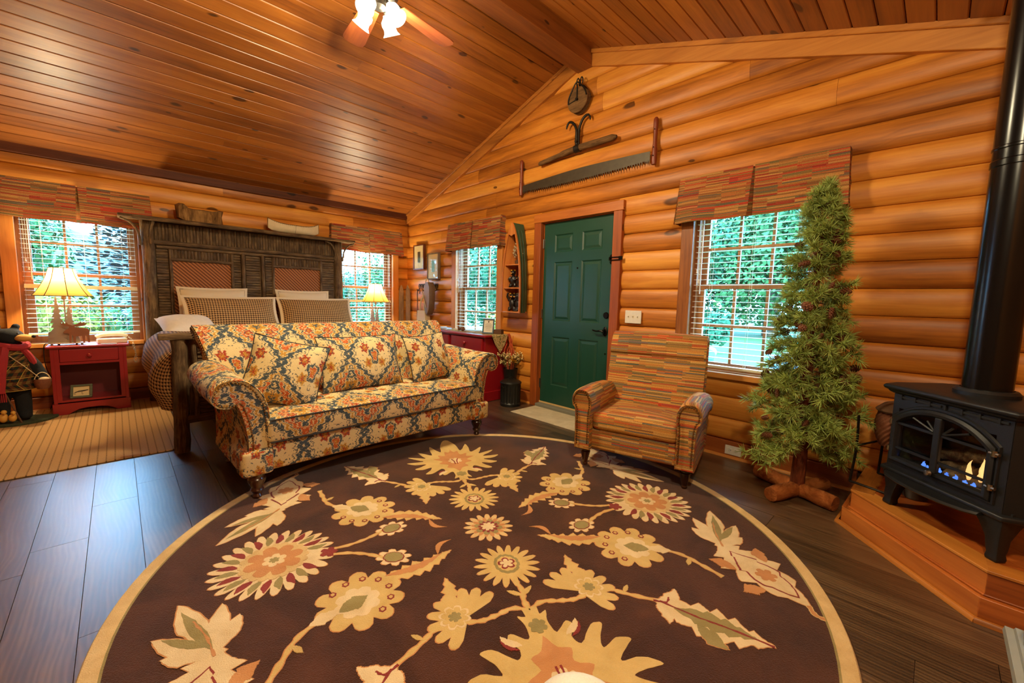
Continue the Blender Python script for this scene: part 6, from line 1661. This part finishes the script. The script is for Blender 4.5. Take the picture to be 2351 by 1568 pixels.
for s_, x0, x1 in ((-1, -.205, -.02), (1, .0, .185)):
    cx = -.02 if s_ < 0 else 0.
    for z in (.315, .440): MB().box(x0, x1, -.014, -.004, z - .005, z + .005).build('grille_bar', 'black', st, smooth=0)
    for a in (35, 62): 
        ca_, sa = math.cos(math.radians(a)), math.sin(math.radians(a)); R0 = .03; R1 = .10 if a > 50 else .14
        m_ = MB(); m_.tube([(cx + s_ * R0 * ca_ * .6, -.009, .445 + R0 * sa * .2), (cx + s_ * R1 * ca_, -.009, .442 + R1 * sa * .55)], .005, 6); m_.build('grille_ray', 'black', st)
MB().box(-.205, .185, .004, .007, .262, .515).build('door_glass', 'glass', st, smooth=0)
for z in (.30, .44):
    m_ = MB(); m_.tube([(.218, -.018, z - .012), (.218, -.018, z + .012)], .009, 8); m_.tube([(.20, -.018, z), (.236, -.018, z)], .0065, 8); m_.build('hinge', 'chrome', st)
    m_ = MB(); m_.tube([(-.238, -.014, z - .012), (-.238, -.014, z + .012)], .008, 8); m_.build('hinge', 'chrome', st)
m_ = MB(); m_.lathe([(.010, 0), (.012, .008), (.016, .014), (.012, .024), (0, .026)], 14); m_.build('door_knob', 'chrome', st, rot=(PI / 2, 0, 0), loc=(-.010, -.022, .262))
# gas logs, burner and flames
def loglet(a, b, r, seed):
    rr = random.Random(seed); P = [Vector(a).lerp(Vector(b), k / 8) + Vector((rr.uniform(-.006, .006),) * 3) for k in range(9)]; m_ = MB(); m_.tube(P, [r * rr.uniform(.8, 1.15) for _ in P], 10); m_.build('gas_log', 'bark', st)
loglet((-.16, .20, .25), (.14, .18, .262), .036, 1); loglet((-.03, .14, .262), (.15, .24, .32), .030, 2); loglet((-.17, .17, .30), (.02, .22, .345), .028, 3); loglet((-.05, .10, .247), (.17, .12, .25), .026, 4)
m_ = MB(); m_.tube([(-.16, .075, .232), (.17, .075, .232)], .008, 8); m_.build('burner', 'blackdark', st)
def flame(x, y, z, h, r, mt_, seed):
    rr = random.Random(seed); m_ = MB(); rings_ = []
    for k in range(11):
        t = k / 10; rad = r * (math.sin(PI * min(1, t * 1.6 + .12) * .5) if t < .25 else (1 - (t - .25) / .75) ** .9) + .0006; rings_.append((rad, z + h * t, rr.uniform(-.003, .003) * t * 2))
    m_.loft([[(x + dx + rad * math.cos(2 * PI * i / 8), y + rad * .7 * math.sin(2 * PI * i / 8), zz) for i in range(8)] for rad, zz, dx in rings_]); m_.build('flame', mt_, st)
rfl = random.Random(2)
for k in range(9): flame(lerp(-.15, .16, k / 8) + rfl.uniform(-.01, .01), .075, .238, rfl.uniform(.016, .032), .011, 'flameblue', k)
for x, y, z, h, r in ((.045, .09, .25, .10, .014), (.085, .10, .25, .12, .015), (.12, .09, .25, .10, .014), (.15, .10, .25, .075, .012), (.105, .13, .28, .10, .013), (.065, .13, .27, .09, .012)): flame(x, y, z, h, r, 'flame', int(x * 999))
m_ = MB()
for k in range(14): m_.ball((rfl.uniform(.08, .15), rfl.uniform(.20, .235), rfl.uniform(.335, .37)), .008, 6, 4)
m_.build('ember_bed', 'ember', st)
MB().box(-.20, .20, .32, .335, .22, .56).build('firebrick_panel', 'firebrick', st, smooth=0)
# flue pipe
PX0, PY0 = -.69, -6.32
ca_, sa = math.cos(-fa), math.sin(-fa); lx, ly = (PX0 + .822), (PY0 + 6.203); plx, ply = lx * ca_ - ly * sa, lx * sa + ly * ca_
m_ = MB(); m_.lathe([(.105, .628), (.105, .650), (.095, .662), (.084, .664), (.084, .60)], 40, (plx, ply, 0), cap=False); m_.build('flue_collar', 'black', st)
ztop = zc(PY0) - HT + .02
m_ = MB(); m_.lathe([(.080, .63), (.080, 1.628), (.0835, 1.632), (.0835, 1.655), (.080, 1.66), (.080, 1.70), (.0835, 1.704), (.0835, 1.712), (.080, 1.716), (.080, ztop)], 48, (plx, ply, 0), cap=False); m_.build('flue_pipe', 'blackgloss', st, smooth=20)
m_ = MB(); m_.lathe([(.08, ztop - .01), (.15, ztop - .02), (.15, ztop + .0)], 40, (plx, ply, 0), cap=False); m_.build('ceiling_collar', 'blackgloss', st)

# ---- tool stand with wicker basket and coal hod
ts = thing('fireside_stand', 'black wrought iron stand on the hearth left of the stove', 'stand', (-.36, -6.03, HT), -.35)
m_ = MB()
for sx in (-1, 1):
    m_.tube(spline([(sx * .15, -.06, .004), (sx * .145, -.055, .14), (sx * .12, -.05, .28), (sx * .15, -.05, .40)], 5), .007, 6); m_.tube([(sx * .15, -.06, .005), (sx * .15, .12, .005)], .007, 6); m_.tube(spline([(sx * .15, .12, .005), (sx * .14, .11, .2), (sx * .15, .11, .40)], 5), .007, 6)
m_.build('stand_frame', 'iron', ts)
m_ = MB(); m_.tube([(-.15, -.06, .005), (.15, -.06, .005)], .006, 6); m_.tube([(-.135, -.052, .22), (.135, -.052, .22)], .006, 6); m_.tube([(-.13, .11, .22), (.13, .11, .22)], .006, 6); m_.build('cross_bar', 'iron', ts)
wb = thing('wicker_basket', 'brown lidded wicker creel basket behind the stove', 'basket', (-.30, -6.05, HT + .235), -.35)
m_ = MB(); NN = 48; rings_ = []
for k in range(15):
    t = k / 14; z = .20 * t; r = .085 + .045 * math.sin(PI * (t * .7 + .1))
    rings_.append([((r + .0035 * ((i + k) % 2)) * math.cos(2 * PI * i / NN) * 1.25, (r + .0035 * ((i + k) % 2)) * math.sin(2 * PI * i / NN) * .8, z) for i in range(NN)])
m_.loft(rings_); m_.build('basket_body', 'wicker', wb, smooth=0)
m_ = MB(); m_.lathe([(.13, .198), (.135, .206), (.10, .235), (.05, .248), (0, .25)], 28, sx=1.22, sy=.8); m_.build('lid', 'leather', wb)
m_ = MB(); m_.tube(spline([(-.10, -.05, .21), (-.05, -.09, .275), (.05, -.09, .275), (.10, -.05, .21)], 6), .010, 6); m_.build('strap', 'leather', wb)
hd = thing('coal_hod', 'grey perforated metal hod on the hearth beside the stove', 'bucket', (-.43, -6.14, HT + .001), -.2)
m_ = MB(); m_.lathe([(0, 0), (.062, 0), (.066, .02), (.090, .17), (.094, .175), (.088, .175), (.062, .022), (0, .012)], 30, sx=1., sy=.8); m_.build('hod_body', 'galv', hd)
m_ = MB()
for k in range(40):
    a = 4.0 + (k % 8) * .13; z = .03 + (k // 8) * .014; r = .066 + z * .155; m_.ball((r * math.cos(a), r * .8 * math.sin(a), z), .0035, 6, 4)
m_.build('perforations', 'blackdark', hd)

# ================================================================== PINE TREE
tr = thing('artificial_pine_tree', 'slim artificial pine tree with cones on a cedar log stand', 'tree', (-.40, -5.605, .0008))
m_ = MB(); P = spline([(0, 0, .08), (.004, -.004, .5), (-.006, .004, 1.0), (.004, 0, 1.5), (0, 0, 1.84)], 5); m_.tube(P, [lerp(.042, .010, k / (len(P) - 1)) for k in range(len(P))], 12); m_.build('trunk', 'cedarlog', tr)
for a, L in ((.55, .30), (2.25, .24), (3.9, .22), (5.35, .26)):
    m_ = MB(); ca_, sa = math.cos(a + .5), math.sin(a + .5); rr = random.Random(int(a * 100)); pts = [(ca_ * lerp(.03, L, k / 5), sa * lerp(.03, L, k / 5), .052 - (.006 * k / 5)) for k in range(6)]; m_.tube(pts, [.046 * rr.uniform(.92, 1.06) for _ in pts], 12); m_.build('base_log', 'cedarlogx', tr, smooth=50)
def sprig(seed, L):
    r = random.Random(seed); wd = MB(); wd.cur = 0
    def tuft(p, d_, n, ln):
        d_ = d_.normalized(); wd.cur = 1
        for _ in range(n):
            v = Vector((r.gauss(0, 1), r.gauss(0, 1), r.gauss(0, 1))).normalized(); v = (d_ * r.uniform(.25, 1.15) + v * .85).normalized() * ln * r.uniform(.7, 1.1)
            s_ = v.cross(Vector((r.random() - .5, r.random() - .5, r.random() - .5))).normalized() * .0021; b = p - d_ * r.uniform(0, .035)
            wd.add([b - s_, b + s_, b + v * .6 + s_ * .8, b + v, b + v * .6 - s_ * .8], [(0, 1, 2, 3, 4)])
        wd.cur = 0
    main = spline([(0, 0, 0), (L * .4, r.uniform(-.02, .02), L * .02), (L * .75, r.uniform(-.03, .03), -L * .06), (L, r.uniform(-.04, .04), -L * .02)], 4)
    wd.tube(main, [lerp(.0042, .0016, k / (len(main) - 1)) for k in range(len(main))], 5)
    tuft(Vector(main[-1]), Vector((1, 0, .15)), 44, .070)
    nb2 = 5 if L > .2 else 3
    for k in range(nb2):
        t = lerp(.25, .88, k / max(1, nb2 - 1)); b = Vector(main[int(t * (len(main) - 1))]); sd = 1 if k % 2 else -1
        d_ = Vector((.75, sd * r.uniform(.5, .9), r.uniform(-.25, .45))).normalized(); ln = L * r.uniform(.22, .42); e_ = b + d_ * ln
        wd.tube([b, b + d_ * ln * .5 + Vector((0, 0, -.004)), e_], [.0022, .0018, .0012], 4); tuft(e_, d_, 40, .066); 
        if ln > .07: tuft(b + d_ * ln * .55, d_, 18, .058)
    return wd
sp_me = {}
for cl, L in (('s', .13), ('m', .22), ('l', .32)):
    for v in range(3):
        o = sprig(hash(cl) % 97 * 0 + {'s': 10, 'm': 20, 'l': 30}[cl] + v, L).build('branch', ['twig', 'needle'], tr, smooth=0); sp_me[cl, v] = (o.data, o); bpy.data.objects.remove(o)
cone_me = cone_mb(1.0, 8).build('pine_cone', 'cone', tr, smooth=0); cdat = cone_me.data; bpy.data.objects.remove(cone_me)
rt_ = random.Random(77); nbr = 0
for k in range(155):
    t = (k + .5) / 155; z = .30 + 1.56 * t ** .95
    R_ = lerp(.345, .085, ((z - .25) / 1.65) ** .9) * (1 + .14 * math.sin(k * 1.7))
    if z < .55: R_ *= .95
    a = k * 2.39996 + rt_.uniform(-.3, .3)
    # keep clear of the logs behind
    mx = .30 / max(.05, math.cos(a)) if math.cos(a) > .1 else 9
    R_ = min(R_, mx)
    cl = 'l' if R_ > .27 else 'm' if R_ > .16 else 's'; me = sp_me[cl, k % 3][0]
    L0 = {'s': .13, 'm': .22, 'l': .32}[cl]; s_ = R_ / L0 / 1.12
    o = mkobj('branch', me, tr, (0, 0, z)); o.scale = (s_, max(.85, s_), max(.85, s_)); o.rotation_euler = (rt_.uniform(-.8, .8), rt_.uniform(-.15, .55) if z < 1.4 else rt_.uniform(-.75, .1), a)
for k in range(9):
    o = mkobj('branch', sp_me['s', k % 3][0], tr, (0, 0, 1.76 + .012 * k)); o.rotation_euler = (0, -1.0 - .04 * k, k * 2.3); o.scale = (.8,) * 3
for k in range(46):
    z = rt_.uniform(.40, 1.75); a = k * 2.399 + 2.; R_ = lerp(.36, .10, (z - .25) / 1.65) * rt_.uniform(.62, 1.0); R_ = min(R_, .24 / max(.05, math.cos(a)) if math.cos(a) > .1 else 9)
    o = mkobj('pine_cone', cdat, tr, (R_ * math.cos(a), R_ * math.sin(a), z)); s_ = rt_.uniform(.7, 1.15); o.scale = (s_, s_, s_ * rt_.uniform(1., 1.3)); o.rotation_euler = (rt_.uniform(-1, 1), rt_.uniform(1.5, 3.3), rt_.uniform(0, 6))

MT['fleece'] = plain('white fleece', C(232, 222, 200), .95, nb=.8, ns=160.)
# ================================================================== OUTSIDE
def leafmat(name, c, var=.45, ns=2.2):
    t = Mat(name, .7, spec=.2); v = t.tc(); a = t.noise(v, ns, 3); b = t.noise(v, 14., 2)
    lo_ = tuple(x * (1 - var) for x in c[:3]) + (1,); hi_ = tuple(min(1., x * (1 + var * .8)) for x in c[:3]) + (1,)
    t.col(t.mix(t.M('ADD', t.M('MULTIPLY', a, .6), t.M('MULTIPLY', b, .4)), lo_, hi_)); return t.m
MT['lawn'] = leafmat('lawn grass', C(66, 94, 41), .16, 1.2)
MT['spruce'] = leafmat('blue spruce needles', C(47, 69, 67), .65, 3.)
MT['leafg'] = leafmat('green foliage', C(52, 85, 40), .6)
MT['leaft'] = leafmat('cool green foliage', C(38, 82, 51), .6)
MT['leafy'] = leafmat('yellow green foliage', C(128, 116, 34), .4)
MT['hill'] = leafmat('distant wooded hill', C(54, 80, 72), .3, .12)
MT['tub'] = plain('blue grey planter', C(104, 140, 168), .5)
MT['trunkout'] = bark('outdoor trunk', C(60, 48, 38), C(98, 82, 66), C(130, 112, 92), .3)
GZ = -.5
g_ = MB(); NG = 24
vs = []; fs = []
for j in range(NG + 1):
    for i in range(NG + 1):
        x, y = lerp(-30, 70, i / NG), lerp(-40, 70, j / NG); far = max(0, math.hypot(x - 2, y + 3) - 14)
        vs.append((x, y, GZ + .012 * far + .10 * math.sin(x * .3) * math.sin(y * .25) * min(1, far / 6)))
for j in range(NG):
    for i in range(NG): fs.append((j * (NG + 1) + i, j * (NG + 1) + i + 1, (j + 1) * (NG + 1) + i + 1, (j + 1) * (NG + 1) + i))
g_.add(vs, fs); struct(g_.build('ground', 'lawn', smooth=60))
h_ = MB(); vs = []; fs = []
for j in range(7):
    for i in range(31):
        t = i / 30; x = lerp(-40, 130, t); y = 78 + j * 8 + 6 * math.sin(t * 9); s_ = math.sin(PI * min(1, j / 4)) if j < 2 else 1
        vs.append((x, y, GZ + (j / 6) ** .8 * (15 + 5.5 * math.sin(t * 8.2 + 1.1) + 2.4 * math.sin(t * 23)) * (1 - .35 * t)))
for j in range(6):
    for i in range(30): fs.append((j * 31 + i, j * 31 + i + 1, (j + 1) * 31 + i + 1, (j + 1) * 31 + i))
h_.add(vs, fs); struct(h_.build('hillside', 'hill', smooth=60))
def tree(name, label, x, y, h, r, mat, seed, n=2600, leaf=.13, low=.15, grp='trees outside the windows', trunk=True, cat='tree'):
    rr = random.Random(seed); t = thing(name, label, cat, (x, y, GZ), 0, grp)
    m_ = MB(); lobes = [(rr.uniform(-.45, .45) * r, rr.uniform(-.45, .45) * r, h * rr.uniform(low + .2, .82), rr.uniform(.45, .7) * r) for _ in range(9)] + [(0, 0, h * .6, r * .75)]
    for k in range(n):
        cx, cy, cz, lr = lobes[k % len(lobes)]
        v = Vector((rr.gauss(0, 1), rr.gauss(0, 1), rr.gauss(0, 1))).normalized(); rad = lr * rr.uniform(.75, 1.05)
        p = Vector((cx, cy, cz)) + Vector((v.x, v.y, v.z * .85)) * rad
        if p.z < h * low: p.z = h * low + rr.random() * .2
        nv = (v + Vector((rr.uniform(-.7, .7), rr.uniform(-.7, .7), rr.uniform(-.2, .9)))).normalized(); a = nv.orthogonal().normalized(); b = nv.cross(a); an = rr.uniform(0, 6.28); a, b = a * math.cos(an) + b * math.sin(an), b * math.cos(an) - a * math.sin(an)
        s_ = leaf * rr.uniform(.6, 1.3); m_.add([p - a * s_, p + b * s_ * .55, p + a * s_, p - b * s_ * .55], [(0, 1, 2, 3)])
    m_.build('foliage', mat, t, smooth=0, kind='stuff')
    if trunk:
        q = MB(); q.tube([(0, 0, 0), (.03 * r, 0, h * .3), (0, .02 * r, h * .65)], [.09 * r, .07 * r, .03 * r], 10); q.build('trunk', 'trunkout', t)
    return t
def spruce(label, x, y, h, r, seed, n=70):
    rr = random.Random(seed); t = thing('blue_spruce', label, 'tree', (x, y, GZ), 0, 'trees outside the windows'); m_ = MB()
    for k in range(n):
        tt = k / n; z = h * (.04 + .95 * tt); L = r * (1 - tt) ** .85 + .06; nb3 = 9
        for j in range(nb3):
            a = j * 2 * PI / nb3 + k * 1.1 + rr.uniform(-.2, .2); dv = Vector((math.cos(a), math.sin(a), .10)); sd = Vector((-math.sin(a), math.cos(a), 0))
            for q in range(7):
                f_ = (q + rr.random()) / 7; p = Vector((0, 0, z)) + dv * L * f_ + Vector((0, 0, -.10 * L * f_)); w_ = (.05 + .12 * L * (1 - abs(f_ - .6))) * rr.uniform(.6, 1.2)
                up = Vector((0, 0, rr.uniform(-.02, .06))); s2 = rr.choice((-1, 1))
                m_.add([p, p + sd * w_ * s2 + dv * .06 + up, p + sd * w_ * s2 * .8 + dv * .14 + up, p + dv * .10], [(0, 1, 2, 3)])
    m_.build('needles', 'spruce', t, smooth=0, kind='stuff'); q = MB(); q.tube([(0, 0, 0), (0, 0, h * .97)], [.10, .01], 8); q.build('trunk', 'trunkout', t); return t
spruce('blue spruce seen through the window behind the moose lamp', -3.15, 6.2, 3.75, 1.9, 1)
tree('green_tree', 'green tree left of the blue spruce beyond the lamp window', -6.1, 10.5, 5.2, 2.1, 'leafg', 2, 6000, .09)
tree('leafy_bush', 'bright bush low in the window behind the moose lamp', -4.3, 3.6, 1.75, 1.0, 'leafy', 3, 3500, .05, .05, trunk=False, cat='bush')
tree('leafy_bush', 'second bright bush below the blue spruce', -3.0, 3.3, 1.6, .9, 'leafg', 4, 3500, .05, .05, trunk=False, cat='bush')
tree('green_tree', 'rounded tree right of centre in the corner window', 8.2, 16.5, 4.2, 2.4, 'leafg', 5, 6000, .10)
tree('green_tree', 'cool green tree beyond the corner window, left of the rounded one', 5.0, 16.0, 2.9, 2.2, 'leaft', 6, 6000, .09)
tree('leafy_bush', 'shrub at the bottom of the corner window', 2.6, 6.0, 1.55, 1.3, 'leafg', 7, 3500, .06, .05, trunk=False, cat='bush')
tree('green_tree', 'tall tree at left beyond the dresser window', 8.0, 6.0, 6.5, 2.6, 'leaft', 8, 8000, .10, .03)
tree('green_tree', 'tall tree at right beyond the dresser window', 10.5, 4.4, 7.0, 2.6, 'leafg', 9, 8000, .10, .03)
tree('leafy_bush', 'yellow green shrub beyond the dresser window', 4.6, 2.6, 1.35, .9, 'leafy', 10, 1800, .07, .05, trunk=False, cat='bush')
tree('green_tree', 'leftmost big tree across the lawn behind the armchair window', 21.0, 4.6, 8.5, 4.0, 'leaft', 11, 11000, .14, .05)
tree('green_tree', 'middle big tree across the lawn behind the pine', 22.5, 0.3, 9.0, 4.2, 'leafg', 12, 11000, .14, .05)
tree('green_tree', 'rightmost big tree across the lawn behind the pine', 21.0, -4.2, 8.5, 4.0, 'leaft', 13, 11000, .14, .05)
tree('green_tree', 'farther tree filling the gap at the left across the lawn', 27.0, 9.5, 9.5, 4.5, 'leafg', 14, 9000, .17, .03)
tree('green_tree', 'farther tree behind the big trees across the lawn', 30.0, 2.0, 11., 5.5, 'leaft', 15, 9000, .19, .03)
tree('leafy_bush', 'small bush on the lawn beside the armchair window', 12.2, -.55, 1.5, .75, 'leaft', 16, 1200, .09, .1, trunk=False, cat='bush')
tb = thing('blue_barrel', 'blue grey barrel planter on the lawn behind the armchair', 'planter', (4.05, -3.40, -.35), .3)
m_ = MB(); m_.tube([(-.28, 0, .72), (-.1, 0, .72), (.12, 0, .72), (.28, 0, .72)], [.085, .098, .098, .085], 20); m_.build('barrel_body', 'tub', tb)
for sx in (-.2, .2):
    m_ = MB(); m_.box(sx - .02, sx + .02, -.05, .05, -.12, .66); m_.build('barrel_stand', 'tub', tb, smooth=0)
tb2 = thing('blue_planter', 'blue grey trough planter on the lawn behind the pine', 'planter', (4.1, -4.52, GZ), .5)
m_ = MB(); m_.loft([[(-.26, -.13, .0), (.26, -.13, 0), (.26, .13, 0), (-.26, .13, 0)], [(-.30, -.16, .90), (.30, -.16, .90), (.30, .16, .90), (-.30, .16, .90)]]); m_.build('trough', 'tub', tb2, smooth=0, bevel=.01)
MB().box(-.32, .32, -.18, .18, .88, .92).build('rim', 'tub', tb2, smooth=0, bevel=.008)

# ================================================================== partly seen pieces at the frame edge
gc = thing('grey_side_table', 'grey washed side table corner at the lower right edge', 'table', (-2.55, -6.57, .0008))
m_ = MB(); rings_ = []
for ins, z in ((.012, .565), (.004, .568), (.0, .575), (.002, .586), (.012, .590), (.014, .596), (.022, .600), (.05, .602)):
    rings_.append([(-.30 + ins, -.285 + ins, z), (.30 - ins, -.285 + ins, z), (.30 - ins, .285 - ins, z), (-.30 + ins, .285 - ins, z)])
m_.loft(rings_); m_.build('table_top', 'greypaint', gc, smooth=0)
for sx in (-1, 1):
    for sy in (-1, 1):
        m_ = MB(); m_.lathe([(.018, 0), (.022, .2), (.026, .3), (.020, .34), (.027, .45), (.027, .567)], 14, (sx * .255, sy * .24, 0)); m_.build('leg', 'greypaint', gc)
cs_ = thing('turned_candlestick', 'grey turned candlestick on the grey side table', 'candlestick', (-2.325, -6.338, .6035))
m_ = MB(); m_.lathe([(0, 0), (.034, 0), (.036, .008), (.024, .016), (.016, .03), (.022, .045), (.037, .065), (.040, .082), (.034, .098), (.018, .108), (.014, .118), (.020, .128), (.034, .150), (.036, .160), (.0, .160)], 24); m_.build('turned_body', 'greypaint', cs_)
pf = thing('fleece_footstool', 'white fleecy footstool top at the bottom edge of the photo', 'footstool', (-2.757, -5.638, .0145))
m_ = MB(); m_.lathe([(0, .06), (.10, .06), (.125, .11), (.13, .17), (.115, .222), (.075, .258), (.03, .272), (0, .274)], 32); m_.build('fleece_top', 'fleece', pf)
for a in range(3):
    m_ = MB(); m_.lathe([(.012, 0), (.016, .07)], 10, (.08 * math.cos(a * 2.1), .08 * math.sin(a * 2.1), 0)); m_.build('leg', 'darkturn', pf)

# ------------------------------------------------------------------ ceiling fan (its lamps light the room)
HX, HY, HZ = -2.2, -3.5, 3.12
fan = thing('ceiling_fan', 'ceiling fan with rosewood blades and lit frosted glass shades', 'ceiling fan', (HX, HY, HZ))
m = MB(); m.lathe([(.0, .38), (.07, .38), (.075, .33), (.02, .32), (.018, .12), (.06, .11), (.115, .08), (.12, .0), (.10, -.03), (.05, -.045), (.045, -.075), (.0, -.08)], 24); m.build('motor_housing', 'bronze', fan)
blade_me = None
for i in range(5):
    a = math.radians(10 + 72 * i)
    if blade_me is None:
        P = [(.16, -.055), (.56, -.080), (.60, -.074), (.624, -.045), (.628, 0), (.624, .045), (.60, .074), (.56, .080), (.16, .055)]
        mm = MB(); mm.prism(P, -.004, .004); o = mm.build('fan_blade', 'fanblade', fan, smooth=0, bevel=.0015, seg=1); blade_me = o.data
    else: o = mkobj('fan_blade', blade_me, fan)
    o.rotation_euler = (math.radians(10), 0, a)
    b = MB(); b.box(.09, .20, -.02, .02, -.004, .002); bo = b.build('blade_iron', 'bronze', fan, smooth=0, rot=(0, 0, a)); bo.location.z = .006
pr = [(.020, 0), (.024, -.012), (.044, -.035), (.046, -.055), (.040, -.075), (.044, -.095), (.058, -.112)]
sh_me = None
for i in range(4):
    a = math.radians(28 + 90 * i); tilt = .62
    ax = Vector((math.cos(a), math.sin(a), 0)); p0 = Vector((0, 0, -.075)) + ax * .075
    if sh_me is None:
        m = MB(); m.lathe(pr, 20, cap=False); o = m.build('glass_shade', 'fanglass', fan); sh_me = o.data
    else: o = mkobj('glass_shade', sh_me, fan)
    dirv = (Vector((0, 0, -1)) * math.cos(tilt) + ax * math.sin(tilt)); o.rotation_euler = (-dirv).to_track_quat('Z', 'Y').to_euler(); o.location = p0
    arm = MB(); arm.tube([(0, 0, -.055), p0 * .8 + Vector((0, 0, .01)), p0 + dirv * .005], .012, 8); arm.build('lamp_arm', 'bronze', fan)
    ld = bpy.data.lights.new('fan_bulb', 'POINT'); ld.energy = FAN_W; ld.color = WARM; ld.shadow_soft_size = .035
    lo = bpy.data.objects.new('fan_bulb', ld); COL.objects.link(lo); lo.parent = fan; lo.location = p0 + dirv * .085

# ------------------------------------------------------------------ second ceiling light, above and behind the viewer
CX, CY = -3.0, -6.25
cl = thing('ceiling_light', 'round glass ceiling light on the slope above the viewer', 'ceiling light', (CX, CY, zc(CY) - .004), 0)
cl.rotation_euler = (math.atan(SR), 0, 0)
m = MB(); m.lathe([(0, 0), (.15, 0), (.155, -.012), (.15, -.024), (0, -.024)], 36); m.build('fixture_pan', 'bronze', cl)
m = MB(); m.lathe([(.145, -.025), (.14, -.05), (.11, -.078), (.06, -.095), (.01, -.10)], 36, cap=False); m.build('glass_dome', 'fanglass', cl)
ld = bpy.data.lights.new('dome_bulb', 'POINT'); ld.energy = DOME_W; ld.color = WARM; ld.shadow_soft_size = .08
lo = bpy.data.objects.new('dome_bulb', ld); COL.objects.link(lo); lo.parent = cl; lo.location = (0, 0, -.13)
